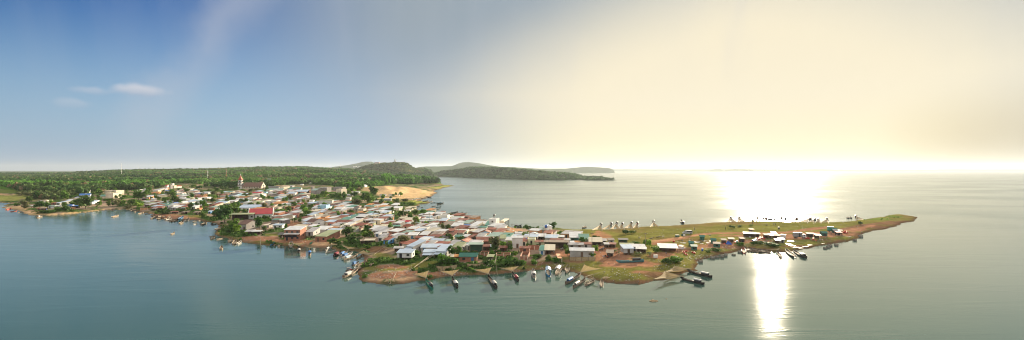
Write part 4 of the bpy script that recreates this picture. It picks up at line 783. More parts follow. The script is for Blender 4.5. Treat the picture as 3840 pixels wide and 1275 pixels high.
HOUSES = '''
A 20 640
525 470 600 520 s l w;590 465 700 528 t w c;590 508 680 533 s l w;695 550 805 602 g P w;800 560 880 598 s w w;820 475 960 550 s b g;950 480 1020 533 t l o;740 505 820 550 s r b;985 455 1100 503 s w w;1095 437 1180 497 t c c
1185 365 1335 420 g B w|yaw=12|lab=tall white house with bright blue gabled roof above the small bay|short=tall blue-roofed house
1130 418 1345 458 s b w;970 540 1070 585 g B w|lab=low white house with bright blue roof beside the big shore tree|short=low blue-roofed shore house
1050 556 1160 600 p B t;395 550 440 600 p l t;500 603 570 635 p r t;560 605 625 634 p n t;1040 592 1100 627 s o o;980 372 1045 397 s P g;1135 362 1165 390 t B B;1285 310 1330 362 s w w;1215 340 1290 366 s l w;425 306 470 340 t w c;458 320 560 340 t c c;290 336 355 352 s w w
B 320 640
45 490 150 558 s b w|stilt=1.2;320 310 545 385 t c c;335 350 500 442 t c c|lab=big stepped cream concrete building facing the small bay|short=big cream building by the bay
255 383 400 438 g G c|yaw=0;545 355 595 387 t c c;205 280 270 303 s n w;285 285 330 308 s l c;315 265 352 292 s w w;385 266 432 302 s r b;430 250 510 278 s w g;620 255 682 276 s w w;815 302 940 348 t w w;950 287 1038 317 s w w;1075 182 1120 217 t w w;1130 205 1185 220 s w c
925 388 1060 455 s w o|lab=long orange-walled house at the left end of the village|short=long orange house
895 448 985 472 p l t;1060 342 1180 378 s o o;1090 287 1205 342 s l c;1055 445 1130 482 g w w;1195 275 1275 312 s l g
C 500 680
495 55 555 97 g R w;568 58 612 122 t k k|lab=grey concrete tower block among the upper left houses|short=grey tower block;600 64 665 112 t w c;600 33 640 80 t c w
670 70 745 106 f R w|lab=white gable-fronted house with bright red trim at the upper village;330 112 430 160 s l c;300 165 410 207 s o o;330 142 420 168 s w w;430 110 520 147 s l g;500 145 600 168 s B c;520 100 560 132 t o o;715 117 850 167 s c c;840 112 945 152 s c c;870 152 1030 197 t n c
1085 167 1230 207 s w w;645 150 740 192 s w c;700 172 800 222 s r c;755 187 815 232 f w w;810 192 860 237 f w w;1040 192 1125 230 s B w;1090 207 1170 247 g o o;975 225 1075 267 s w c;655 227 740 272 t o o;720 257 820 302 s w w;820 255 955 297 s Y c;950 262 1070 312 s w w;830 302 940 342 t c c;960 297 1105 347 s r c
1085 247 1230 282 t c w;285 270 360 307 g w w;120 310 300 362 s w w;215 335 365 382 s Y c;120 387 320 455 y w o;280 367 390 402 s w w;430 345 545 382 s w w;470 360 610 422 s G c;485 317 620 350 s b w;330 392 450 457 s r w;380 402 470 458 s r t;300 422 360 472 p l t
625 337 705 382 f B B|short=little blue gabled house|lab=little light blue gabled house in the left shore rows;715 327 840 382 f w w;845 322 955 382 s w w;545 407 640 462 s d g;610 377 770 457 s w g;745 387 880 452 s r b;750 422 815 462 p G t
915 402 1020 467 s w g|stilt=1.2|lab=boxy grey-white house raised on stilts over the left shore|short=boxy house on stilts
1020 437 1085 462 t o o;595 482 650 522 p r t;640 488 705 522 p r t;770 490 835 530 s n t;830 472 890 524 s n t;965 475 1045 540 p n t;1000 342 1080 382 s w w;930 347 1000 387 s G w
1245 335 1385 412 s r c|lab=cream house with dark red roof beside the bare field|short=cream house by the bare field
1200 472 1270 517 g b S|lab=small bright blue hut on the open ground above the shore|short=bright blue hut
560 0 620 22 s w w;310 12 350 45 g w w;430 45 490 75 s l c;180 112 270 140 s w w;45 128 175 178 t w w
D 800 680
760 30 905 78 g R w|lab=red-roofed parish building right behind the church;865 112 1105 165 g P c|yaw=-3|lab=long pale green roofed hall below the church|short=long pale green hall
1065 68 1195 147 f n c|lab=big cream gable-fronted house between two green-roofed halls;1195 97 1395 142 g G c|yaw=-3|lab=long low hall with green roof right of the cream gable|short=long green-roofed hall
1200 65 1285 97 s l g;850 80 1060 117 s d g;175 157 320 192 s w g;320 167 460 197 s l w;235 187 400 252 s d B|lab=light blue walled house with a dark roof below the church|short=blue-walled dark-roofed house
380 190 480 232 p P t;480 188 555 230 p b r;290 227 425 262 t w w;50 192 150 222 s n b;130 200 230 242 s r b;625 170 790 212 g R w|lab=bright red gabled roof house in the middle of the village|short=bright red gabled house
695 195 815 252 t w w;415 240 580 290 g o w|lab=orange-roofed long house below the church|short=long orange-roofed house;540 242 680 312 f d w;345 265 540 342 s l B|yaw=8;660 255 760 302 g n w;690 290 770 322 s R w;800 167 860 192 t B B;870 145 940 182 f c c;1010 150 1070 177 f m w
1175 170 1320 222 s b b;980 240 1170 302 t l B|lab=two-storey house with blue-framed window grid|short=blue-gridded house;1140 215 1210 247 s R w;1280 232 1372 282 g m w;30 315 205 387 s b c;200 302 370 352 s w w;160 347 300 387 s Y g;35 418 235 477 s P g|yaw=20
395 375 750 462 s b w|lab=very long shed-roofed building with pale blue sheets above the red hall|short=long pale-blue-roofed building|yaw=-14;620 310 780 372 s Y w;760 282 890 322 s n c;850 302 1040 367 t w w;690 347 850 387 s m b;670 367 980 442 s n c|yaw=-14;940 322 1155 392 s o b;1080 347 1230 402 s w w;1160 312 1290 347 s w c;1295 332 1372 382 s w w;985 412 1095 447 t n c
400 615 670 782 h m k|T=g|lab=weathered dark hut-like house below the red-roofed hall|short=weathered house under the red hall
515 772 640 862 p l t;620 782 760 862 p w t;955 680 1125 757 s b w|lab=small white house with pale blue roof in the dirt yard|short=small white yard house;770 655 960 745 y w k;950 607 1160 657 s G k;1065 532 1200 592 g r w;1100 502 1270 547 g r b;1200 512 1372 572 s r b;1205 552 1300 602 s w w;1270 442 1372 502 p r b;1085 387 1180 432 s Y c;1150 402 1300 452 s r b;1300 385 1380 440 s r b
E 1100 680
20 132 215 192 p b t;0 187 40 227 t w w;280 115 455 207 g P k|yaw=-40|lab=grey block house with pale green roof in front of the woods|short=grey block house;400 92 580 177 t k k;282 82 330 130 t k k
690 118 830 212 t c c|lab=big unfinished cream concrete house above the tree belt|short=big cream concrete house;640 88 815 150 t k k;70 212 235 287 g m w;15 237 85 287 f m c;75 282 185 312 t w w;940 162 1065 192 s w w;825 207 960 237 s l g;835 257 920 302 s l w;1085 55 1170 95 f w w
255 300 325 357 t w w;335 322 470 367 s G g;415 295 630 377 s Y w|H=5.5|lab=white two-storey house with pale roof right below the tree belt|short=white two-storey house below the trees;660 312 810 357 s n g;780 312 935 372 s m n2;40 342 185 397 s r w;0 332 120 367 s w w;0 392 130 442 s r b;0 457 95 507 p r b;0 512 120 582 s r b;295 382 410 472 s w w
400 370 555 467 t w B|lab=light blue two-storey house in the middle rows|short=light blue two-storey house;515 397 600 462 s b w;580 362 735 407 s r w;620 382 860 412 s l g;730 372 945 417 s w w;650 407 800 482 s w g;765 417 950 482 s w g;880 430 1030 497 s d c|lab=cream house with black sheet roof in the middle rows|short=black-roofed cream house;1030 432 1150 512 t w c;1000 392 1085 427 s r w;1135 387 1230 432 s b w;1200 417 1360 477 s n c;1215 377 1372 412 s b w
1130 480 1315 552 s G c|lab=cream house with bright green shed roof near the palms|short=green shed-roofed cream house;1280 462 1372 517 s w w;280 467 430 502 t r c;285 500 480 577 t o o;470 452 620 522 s r b;475 545 560 592 t l g;690 502 820 552 s r c;780 502 970 572 s r b;560 542 700 602 s n c;920 542 1115 592 s B c;980 537 1250 582 s b w
120 560 290 642 s r w|lab=white house with long red striped roof left of the brown gable|short=red-striped long house;210 597 460 725 g m w|lab=white-walled house with big brown gabled roof beside the water tower|short=brown-gabled house|yaw=-38;400 590 635 682 g o w|lab=house with big orange tile roof behind the brown gable|short=orange-tiled house
600 607 760 662 s n b;745 567 900 617 s w c;850 582 1060 632 s w c;950 622 1040 672 t o c;660 617 945 712 s r c;1045 585 1240 672 t r w|lab=white two-storey balconied house with rust terrace roof|short=white balconied house;1240 582 1372 642 t w o;1205 652 1320 712 s l Y;555 667 660 722 s r b;510 712 630 777 t w b;600 717 735 802 s l o;790 667 985 742 s r b;900 672 1060 732 s w w;970 667 1190 762 s r c|lab=cream house with wide rusty red roof above the bank|short=wide rust-roofed house;880 732 1040 812 s Y g;1010 747 1115 802 s r c
100 702 290 762 s r b;165 680 300 722 s b w
F 1360 680
340 282 460 312 s b g;275 207 380 237 s l w;410 212 500 237 s n w;560 200 595 225 s w w;345 457 500 502 s b w;395 427 560 462 s w w;530 417 640 452 s w w;660 457 770 502 s w c;895 517 980 582 s w c;185 462 380 522 s w w;150 547 370 582 s w w
635 565 915 652 s c c|lab=wide cream sheet roof house right of the tall palms|short=wide cream-roofed house;575 622 780 702 g R w|lab=bright red ridged roof house right of the palms|short=red-ridged house|yaw=-22;650 692 820 777 g r c;295 642 440 712 s w o;400 627 515 682 s l g;0 667 80 742 s r c;75 692 150 752 s r b;460 707 600 767 p G g;830 652 930 712 s P g;920 627 1030 682 s w o;945 547 1110 602 s w B;1110 557 1180 622 s l g
G 1220 780
765 282 950 347 s w g;750 297 1060 427 s l g|lab=large house under a long grey zinc roof by the bank|short=long grey-zinc-roofed house|yaw=-26;940 332 1130 412 s r g;850 392 1010 437 s l g;1100 337 1260 412 s r c;840 432 985 542 s l g;930 490 1080 612 s r S|stilt=1.0|lab=weathered blue timber hut with rust roof on stilts|short=blue timber stilt hut;1010 432 1150 502 s n c;1000 472 1140 502 s r b
630 490 780 582 p c t;560 530 690 585 p n t;1100 612 1240 712 p l t;1190 577 1270 622 s r b;790 422 900 462 s w w;700 420 760 460 s n b
J 1480 780
335 197 470 252 s P g;405 207 510 252 s w o;440 172 620 217 s w w;505 212 660 252 s P g;590 202 800 242 s w c;385 252 550 312 t w g;345 292 550 390 t w g|awning=b;525 272 780 412 s w g|awning=P|lab=boxy grey-white house with green front canopy|short=boxy white-roofed house;655 107 735 172 s w c
725 100 870 212 t w w|lab=white two-storey house with dark balconies by the far shore|short=white house with dark balconies;600 132 670 192 s P b;460 117 600 167 s w B;915 135 1110 207 s w k;735 210 990 327 s n k|lab=large concrete house with flat tan roof|short=large tan-roofed house;905 235 1095 347 s w k|lab=long concrete house with white roof next to the tan roof|short=long white-roofed concrete house;1000 182 1160 232 s w c;1105 192 1300 242 s d g;1000 262 1155 332 s w w
1105 262 1215 337 p B k|lab=open porch under a bright blue sheet between white houses|short=blue porch roof;945 335 1180 427 t w c|awning=P|yaw=-6;60 355 300 462 s P c|lab=cream house with pale green roof behind the olive tree|short=pale green-roofed cream house;205 390 380 497 s w g;0 337 150 402 s r b;150 422 230 472 s r b
400 375 565 492 s w r|lab=dark red timber house with a clean white roof|short=dark red timber house;580 375 795 492 s v g|lab=grey house with roof of rust and white stripes|short=rust-and-white striped roof;700 402 850 482 s r b;820 397 985 502 s r c;675 332 800 382 s r c;840 342 960 402 s r b;330 462 480 532 s r b;710 452 900 542 f d g;960 430 1115 522 s G g|lab=grey house with flat green sheet roof in the front rows|short=flat green sheet roof;1080 422 1210 522 s w g;1150 417 1310 552 s r t
565 487 820 592 g b w|lab=white house with pale blue gabled roof amid grey sheds|short=pale blue gabled house|yaw=-24;195 500 480 712 s b g|awning=b|yaw=-30|lab=tall grey house with pale blue roof and front lean-to above the bank|short=tall pale-blue-roofed house
430 572 740 705 s b g|yaw=-4;660 577 910 790 s b g|awning=b|yaw=-14|lab=large grey house with broad pale blue roofs and a wide porch|short=broad pale blue roofs;460 660 660 785 s b g|awning=b|yaw=-6;915 542 1140 702 s Y g|lab=wide olive sheet roof house behind two round trees|short=wide olive roof|yaw=-20;1000 512 1240 622 f r B|lab=light blue gable-fronted house with rust roof|short=light blue rust-roofed gable|yaw=-18
40 710 305 850 s b w|stilt=1.3|yaw=-12|lab=white metal-clad hut with pale blue roof on the muddy point|short=white hut on the point;1040 715 1330 862 g E b|yaw=-4|lab=brick house with large deep green roof at the water edge|short=deep green roof house;905 765 975 852 p c b;970 778 1035 852 p o b;800 532 880 592 s P g
K 1740 780
95 208 300 347 s w c|lab=tall pale cube house with white roof above the brick plaza|short=tall pale cube house|yaw=-24;335 200 480 337 s G G|yaw=-10;405 155 560 332 t w w|short=tall white house by the jetty|lab=tall white house with a roof water tank by the jetty|yaw=-20;560 205 640 290 t Y c;150 330 360 402 t w c|yaw=-10;270 365 430 462 f r B|short=turquoise gable house|lab=turquoise gable-fronted house beside the brick plaza
190 460 345 602 s r t;325 462 460 602 s r t;85 550 300 722 p P G|short=green open stall|lab=green open-fronted stall with pale green roof|H=4.6;265 582 410 692 p r b;380 592 470 682 p b t;260 692 400 782 y w b;370 772 480 852 p Y t;570 602 690 702 p r b;640 397 770 452 s w g;730 402 830 442 f P P2;825 382 1030 462 s w g|yaw=0;970 392 1090 462 s r g;1065 402 1200 502 f w G;1170 407 1310 522 p w t
585 425 670 602 s Y g;670 462 785 582 s w g;770 447 940 642 s w w|H=5.2|lab=tall white windowless house with white roof by the big tree|short=tall white windowless house|yaw=2;920 477 1025 602 s r c;1025 470 1150 592 t w Y|lab=pale yellow-green two-storey house beside a blue tank|short=pale yellow-green house;1140 522 1300 602 s r Y;895 612 1060 712 s r b;900 707 1060 837 y w b;1040 597 1205 672 y w b;1060 357 1120 402 t r b;520 712 740 792 y w b
L 2000 820
175 105 305 247 f b w|yaw=8|lab=narrow white gable-fronted house by the far bank|short=narrow white gable by the far bank;80 140 245 237 g P g|yaw=18;0 237 70 292 s P g;65 237 205 352 p w t;205 252 410 352 s w G|lab=house with white roof over a green sheet front|short=white-over-green house;395 272 495 347 s w g
185 345 555 482 p n t|yaw=-3|H=3.6|lab=big open hall with long tan corrugated roof over the brick yard|short=big tan open hall;185 405 355 582 p c t|yaw=-3;95 425 215 582 s G w|yaw=-8|lab=small white shed with green roof at the brick yard|short=small white green-roofed shed;500 312 590 402 p l t;590 215 775 372 s w G|Dmax=17|lab=deep house with bright white roof on the grass edge|short=deep white-roofed house;745 240 900 397 s G g|Dmax=17|lab=house with two-tone green roofs on the grass edge|short=two-tone green roofs
590 375 672 447 s w g;668 375 760 447 s o g;760 417 930 467 s r g;560 442 800 477 s l g;595 465 970 612 s w g|yaw=-3|H=2.8|lab=grey house with broad white roof behind a netted fence|short=broad white roof by the fence;900 295 1110 442 p c t|yaw=-3|lab=open shed with striped cream roof on the grass edge|short=striped cream open shed;1085 317 1175 422 p l t;1195 312 1300 402 s n g;1205 402 1330 472 p r t;1140 422 1210 472 p l t;1175 495 1300 632 p n t
M 2280 820
175 310 320 407 p d G|lab=green-walled shed with flat dark grey roof|short=dark grey roofed shed;205 407 410 482 s Y g;220 442 410 582 s b g|yaw=10|stilt=0.8|lab=grey sheet-metal house with pale blue roof behind the beached boat|short=sheet-metal house behind the beached boat;370 407 590 522 s w g;455 452 620 562 p w t;825 395 1115 545 p w r|yaw=-3|lab=dark red open-fronted shed with white roof on the dirt|short=dark red open-fronted shed
X 2460 800
525 460 620 537 g E G|group=green sheds on the spit|nm=shed|cat=shed|door=0;560 515 675 592 s E G|group=green sheds on the spit|nm=shed|cat=shed|door=0;710 360 785 432 g E G|group=green sheds on the spit|nm=shed|cat=shed|door=0;875 420 985 487 g E G|group=green sheds on the spit|nm=shed|cat=shed|door=0;918 465 1045 548 s n G|group=green sheds on the spit|nm=shed|cat=shed|door=0|short=tan-topped green shed|lab=green shed with a tan sheet roof on the muddy spit;1165 412 1265 470 p n t;1075 435 1115 487 s n t|nm=shed|cat=shed
T 2720 800
290 300 500 388 p G t|lab=junk-filled stall under patched green roofs on the track|short=junk-filled stall;385 262 465 310 p o t;480 320 565 385 p d t;235 402 310 462 s n t|nm=shed|cat=shed;755 315 820 372 s b g|nm=shed|cat=shed;625 357 700 402 p n t;690 360 765 405 p l t;775 362 885 412 p n t|short=tan market canopy|lab=tan canopy in the thick of the spit market;870 412 950 472 s l g|nm=shed|cat=shed;815 457 875 492 p R t
W 2940 780
370 407 495 470 p d t;500 432 600 492 p P t;600 380 705 452 g E G|nm=shed|cat=shed|lab=white and dark green tent-roofed hut on the spit|short=dark green tent-roofed hut;840 402 935 445 p R t;775 322 870 402 g E G|nm=shed|cat=shed|short=far green tent|lab=green tent hut at the far end of the track;800 362 900 412 p l t;870 370 950 415 p n t
'''
FIX = {'n2': 'b', 'P2': 'B'}
oxy = None
def run_houses():
    global oxy
    zone = ''
    for line in HOUSES.strip().split('\n'):
        t = line.split()
        if len(t) == 3 and t[0].isalpha() and t[1].isdigit(): oxy = (float(t[1]), float(t[2])); zone = t[0]; continue
        for spec in line.split(';'):
            if not spec.strip(): continue
            p = spec.split('|'); q = p[0].split(); kw = {}
            for e in p[1:]:
                k_, v_ = e.split('=', 1)
                kw[k_] = v_ if k_ in ('lab', 'short', 'cat', 'group', 'nm', 'awning', 'T') else float(v_)
            if zone in 'XTW': kw.setdefault('Dmax', 4.8)
            if 'door' in kw: kw['door'] = bool(kw['door'])
            T = kw.pop('T', q[4])
            house(*oxy, *map(float, q[:4]), T, q[5], FIX.get(q[6], q[6]), **kw)
run_houses()

# the white hall with the red roof: long wall to the lake, raised white gable ends
def red_hall():
    r, W, D, H, rise, th, b = house(800, 680, 535, 430, 918, 600, 'g', 'R', 'w', yaw=9, lab='long white hall with bright red gabled roof and raised gable ends', short='red-roofed white hall', cat='hall', nm='hall')
    for xs in (-W / 2 - 0.45, W / 2 + 0.05):
        m = MB(); m.hexa([(xs, -0.5, H - 1.2), (xs + .4, -0.5, H - 1.2), (xs + .4, D / 2, H + rise - .8), (xs, D / 2, H + rise - .8)], [(xs, -0.5, H + 0.35), (xs + .4, -0.5, H + 0.35), (xs + .4, D / 2, H + rise + 0.6), (xs, D / 2, H + rise + 0.6)])
        m.hexa([(xs, D / 2 + .003, H + rise - .8), (xs + .4, D / 2 + .003, H + rise - .8), (xs + .4, D + .5, H - 1.2), (xs, D + .5, H - 1.2)], [(xs, D / 2 + .003, H + rise + 0.6), (xs + .4, D / 2 + .003, H + rise + 0.6), (xs + .4, D + .5, H + 0.35), (xs, D + .5, H + 0.35)])
        m.build('parapet', WALL['w'], r)
red_hall()
house(800, 680, 285, 505, 620, 618, 'p', 'Y', 't', yaw=-6, lab='large open pavilion with olive green roof left of the red-roofed hall', short='olive-roofed pavilion', nm='pavilion', cat='pavilion', H=4.2, posts_col='steel')
# lakeside pale brick-and-white house with two stepped white roofs, and its neighbours on the bank
def bank_house():
    r, W, D, H, rise, th, b = house(960, 800, 462, 203, 750, 440, 's', 'w', 'b', yaw=-14, H=6.0, lab='tall brick-fronted lakeside house with two white sheet roofs', short='tall brick lakeside house', Dmax=20)
    m = MB(); m.slab([(-W * 0.46, -2.2, H * 0.62), (W * 0.5, -2.2, H * 0.62), (W * 0.5, -0.02, H * 0.70), (-W * 0.46, -0.02, H * 0.70)], 0.1); m.build('awning', ROOF['w'], r)
    m = MB(); m.box(-W * 0.48, W * 0.3, -0.12, 0.02, H * 0.30, H * 0.48); m.build('veranda', M['dark'], r)
bank_house()
house(960, 800, 800, 262, 978, 402, 's', 'l', 'g', stilt=1.5, yaw=-14, lab='grey-white house on tall stilts over the bank', short='grey-white bank house on stilts')
house(960, 800, 955, 262, 1285, 460, 's', 'Y', 'b', yaw=-26, lab='brick and cream bank house with olive and pale blue roof', short='olive-roofed bank house')
house(960, 800, 1130, 262, 1285, 405, 's', 'b', 'c', yaw=-24)
house(960, 800, 352, 306, 440, 405, 'p', 'd', 't')
house(960, 800, 740, 270, 830, 360, 's', 'r', 'b')
# water tank and frame on the tall white house roof; blue tanks on stands
def tank(x, y, px_r, mt, lab, stand, k=1):
    X, Y, g = hit(x, y); s = Y / F; r_ = px_r * s; root = empty('water_tank', (X, Y, g)); hgt = stand
    m = MB(); m.lathe([(0.01, hgt), (r_, hgt), (r_, hgt + r_ * 1.7), (r_ * 0.55, hgt + r_ * 2.1), (0.01, hgt + r_ * 2.15)], n=12); m.build('tank', mt, root, True)
    for a in range(4):
        c, sn = r_ * 0.8 * math.cos(a * 1.57 + .78), r_ * 0.8 * math.sin(a * 1.57 + .78); m = MB(); m.tube((c * 1.25, sn * 1.25, -0.3), (c, sn, hgt), 0.13, 0.11); m.build('leg', M['pale_post'], root)
    tag(root, lab, 'water tank', 'water tanks on stands')
tank(1178, 846, 4.5, M['white'], 'white water tank on a lattice stand beside the brown gable', 6.0)
tank(2048, 884, 5.0, M['bluep'], 'dark blue water tank on a tall post near the far bank', 4.5)
tank(1975, 915, 4.0, M['tarp'], 'bright blue water tank beside the pale yellow-green house', 2.0)
tank(1853, 842, 4.2, M['steel'], 'steel water tank standing high beside the tall white jetty house', 5.9)
# ------------------------------------------------------------------ church
def church():
    X, Y, g = hit(945, 708); s = Y / F; root = empty('church', (X, Y, g)); root.rotation_euler.z = R(3)
    L_, D, H, rise = 64 * s / 0.92, 15.0, 10 * s, 13.5 * s
    m = MB(); wallring(m, L_, D, -2, lambda x, y: H, 0.4)
    for xs in (-L_ / 2, L_ / 2 - 0.4): m.face([(xs, 0, H), (xs, D, H), (xs, D / 2, H + rise)]); m.face([(xs + .4, D, H), (xs + .4, 0, H), (xs + .4, D / 2, H + rise)])
    m.build('wall', WALL['c'], root)
    sl_ = rise / (D / 2); m = MB(); o = 0.9
    m.slab([(-L_ / 2, -o, H - sl_ * o), (L_ / 2 - .5, -o, H - sl_ * o), (L_ / 2 - .5, D / 2, H + rise), (-L_ / 2, D / 2, H + rise)], .25)
    m.slab([(-L_ / 2, D / 2, H + rise), (L_ / 2 - .5, D / 2, H + rise), (L_ / 2 - .5, D + o, H - sl_ * o), (-L_ / 2, D + o, H - sl_ * o)], .25); m.build('roof', ROOF['m'], root)
    m = MB(); m.box(L_ / 2 - .03, L_ / 2 + .06, D * 0.3, D * 0.7, -1.5, H * 0.55); m.build('door', M['door'], root)
    m = MB()
    m.face([(L_ / 2 + .06, D * .4, H * .75), (L_ / 2 + .06, D * .6, H * .75), (L_ / 2 + .06, D * .6, H + rise * .25), (L_ / 2 + .06, D * .5, H + rise * .42), (L_ / 2 + .06, D * .4, H + rise * .25)]); m.build('window', M['glass'], root)
    for k in range(7):
        x = -L_ / 2 + (k + .7) * L_ / 7.4; m = MB(); m.box(x - .6, x + .6, -0.06, 0.04, H * .25, H * .75); m.build('window', M['glass'], root)
    # bell tower at the left end
    t0 = -L_ / 2 - 7.5; tw = 6.6; ty = -1.0; th_ = 33 * s
    m = MB(); m.box(t0, t0 + tw, ty, ty + tw, -2, 13 * s); m.box(t0 + .35, t0 + tw - .35, ty + .35, ty + tw - .35, 13 * s, 24 * s); m.box(t0 + .7, t0 + tw - .7, ty + .7, ty + tw - .7, 24 * s, th_); tw_o = m.build('tower', WALL['w'], root)
    m = MB()
    for zz, e in ((13 * s, .35), (24 * s, .1), (33 * s, -.1)): m.box(t0 - e, t0 + tw + e, ty - e, ty + tw + e, zz - .35, zz + .35)
    m.build('cornice', ROOF['m'], tw_o)
    for (x0, x1, zz0, zz1) in ((.38, .62, 2 * s, 8 * s), (.42, .58, 15 * s, 20 * s), (.36, .64, 26 * s, 30 * s)):
        m = MB(); m.box(t0 + tw * x0, t0 + tw * x1, ty - .08, ty + 1.0, zz0, zz1); m.build('window', M['glass'], tw_o)
        m = MB(); m.box(t0 + tw - .9, t0 + tw + .08, ty + tw * x0, ty + tw * x1, zz0, zz1); m.build('window', M['glass'], tw_o)
    m = MB(); cx, cy = t0 + tw / 2, ty + tw / 2; h1 = tw * .42
    base = [(cx - h1, cy - h1), (cx + h1, cy - h1), (cx + h1, cy + h1), (cx - h1, cy + h1)]; apex = (cx, cy, th_ + 18 * s)
    for i in range(4):
        a, b_ = base[i], base[(i + 1) % 4]; mid = ((a[0] + b_[0]) / 2, (a[1] + b_[1]) / 2)
        m.face([(a[0], a[1], th_ + .35), (b_[0], b_[1], th_ + .35), apex]); m.face([(a[0], a[1], th_ + .4), (b_[0], b_[1], th_ + .4), (mid[0] + (mid[0] - cx) * .06, mid[1] + (mid[1] - cy) * .06, th_ + 6 * s)])
    sp = m.build('spire', M['spire'], root)
    m = MB(); m.box(cx - .16, cx + .16, cy - .16, cy + .16, th_ + 17.5 * s, th_ + 23 * s); m.box(cx - .9, cx + .9, cy - .12, cy + .12, th_ + 20.6 * s, th_ + 21.2 * s); m.build('cross', M['white'], sp)
    tag(root, 'cream church with brown roof, tall bell tower and red spire', 'church'); LM.append(('church', 945, 695))
church()
# ------------------------------------------------------------------ far buildings, masts, statue
def farhouse(x, y, w_, h_, wc, rc):
    X, Y, g = hit(x, y); s = Y / F; root = empty('house', (X, Y, g)); W = w_ * s; H = h_ * s; D = max(5, W * .5)
    m = MB(); wallring(m, W, D, -3, lambda a, b: H); m.build('wall', WALL[wc], root)
    m = MB(); m.slab([(-W / 2 - .4, -.4, H), (W / 2 + .4, -.4, H), (W / 2 + .4, D + .4, H + D * .2), (-W / 2 - .4, D + .4, H + D * .2)], .2); m.build('roof', ROOF[rc], root)
    root.rotation_euler.z = R(random.uniform(-30, 5)); tag(root, 'small pale house far off among the wooded hills', 'house', 'far houses among the wooded hills')
for q in '26 652 4 2;34 652 3 2;75 655 10 3;92 655 6 4;78 660 8 2;220 656 4 3;260 658 8 4;330 649 8 3;400 656 7 3;408 658 5 3;399 654 8 2;562 648 6 5;560 653 7 2;585 653 8 2;628 664 5 3;795 675 8 3;818 676 8 3;842 675 6 4;875 677 5 2;956 679 3 2;1052 653 5 2;1180 658 12 2;1163 689 12 3;1182 688 6 3;1130 695 10 3;1230 634 8 3;1330 627 12 3;1345 628 10 3;1250 636 40 2;1300 656 14 2;1380 637 20 2;1560 649 9 2;1908 659 6 2;1940 655 4 1.5;700 665 8 3;660 660 6 2;745 652 5 2;1010 690 6 3;930 700 8 3'.split(';'):
    x, y, a, b = map(float, q.split()); farhouse(x, y, a, b, random.choice('wwc'), random.choice('wlcn'))
def far_hall(x0, x1, yt, yb, lab):
    X, Y, g = hit((x0 + x1) / 2, yb); s = Y / F; root = empty('factory_hall', (X, Y, g)); W = (x1 - x0) * s; H = (yb - yt) * s
    m = MB(); wallring(m, W, 40, -6, lambda a, b: H * .8, .5); m.build('wall', WALL['c'], root)
    m = MB(); m.slab([(-W / 2 - 1, -1, H * .8), (W / 2 + 1, -1, H * .8), (W / 2 + 1, 41, H * 1.1), (-W / 2 - 1, 41, H * 1.1)], .5); m.build('roof', ROOF['c'], root); tag(root, lab, 'building')
far_hall(992, 1040, 623.5, 627.5, 'long cream factory hall on the far ridge line'); far_hall(1047, 1062, 622.5, 627, 'shorter cream factory building right of the long one on the ridge')
def tower_block():
    X, Y, g = hit(1005, 690); s = Y / F; root = empty('tower', (X, Y, g)); root.rotation_euler.z = R(-35)
    W = 9 * s; m = MB(); m.box(-W / 2, W / 2, 0, W, -3, 20 * s); m.box(-W / 2 - W * .9, -W / 2, W * .2, W, -3, 11 * s); m.build('wall', WALL['g'], root)
    m = MB(); m.box(-W * .2, W * .3, -.1, .1, 16 * s, 18 * s); m.build('window', M['dark'], root)
    m = MB(); m.box(-W * .55, W * .55, -W * .05, W * 1.05, 20 * s, 20.6 * s); m.build('roof', ROOF['l'], root); tag(root, 'tall bare grey concrete tower right behind the church', 'tower')
tower_block()
def mast(x, yt, yb, lab, mt, lattice=True):
    X, Y, g = hit(x, yb); s = Y / F; h = (yb - yt) * s; root = empty('antenna_mast', (X, Y, g)); m = MB(); r_ = max(0.35, 0.5 * s)
    for a in range(3):
        c, sn = math.cos(a * 2.094), math.sin(a * 2.094); m.tube((c * r_ * 1.6, sn * r_ * 1.6, -1), (c * r_ * .5, sn * r_ * .5, h), .16 * s, .12 * s, 4)
    for k in range(12):
        z0, z1 = h * k / 12, h * (k + 1) / 12; a = k % 3; m.tube((math.cos(a * 2.094) * r_, math.sin(a * 2.094) * r_, z0), (math.cos(a * 2.094 + 2.094) * r_, math.sin(a * 2.094 + 2.094) * r_, z1), .1 * s, None, 4)
    m.build('mast', mt, root)
    m = MB()
    for k in range(3): m.box(-1.6 * s, 1.6 * s, -.3 * s, .3 * s, h * (.88 - k * .04), h * (.895 - k * .04))
    m.build('antenna', M['white'], root); tag(root, lab, 'mast')
mast(456, 612, 664, 'slim white antenna mast rising from the left hills', M['white']); mast(779, 639, 682, 'grey antenna mast in the woods left of the church', M['steel']); mast(849, 637, 678, 'red and white antenna mast close left of the church', M['spire'])
def pylon(x, yt, yb, lab):
    X, Y, g = hit(x, yb + 6); s = Y / F; h = (yb + 6 - yt) * s; root = empty('power_pylon', (X, Y, g)); m = MB()
    for a, b in ((-1, -1), (1, -1), (1, 1), (-1, 1)): m.tube((a * 1.4 * s, b * 1.4 * s, -2), (a * .3 * s, b * .3 * s, h), .16 * s, .1 * s, 4)
    m.build('tower', M['steel'], root); m = MB()
    for f in (.72, .84, .96): m.box(-2.4 * s, 2.4 * s, -.15 * s, .15 * s, h * f, h * f + .3 * s)
    m.build('crossarm', M['steel'], root); tag(root, lab, 'pylon', 'pylons on the skyline')
pylon(718, 619, 629, 'power pylon on the skyline left of the church'); pylon(869, 617, 626, 'power pylon on the skyline over the church'); pylon(520, 621, 633, 'power pylon on the left skyline'); pylon(1276, 614, 626, 'power pylon on the skyline left of the statue hill')
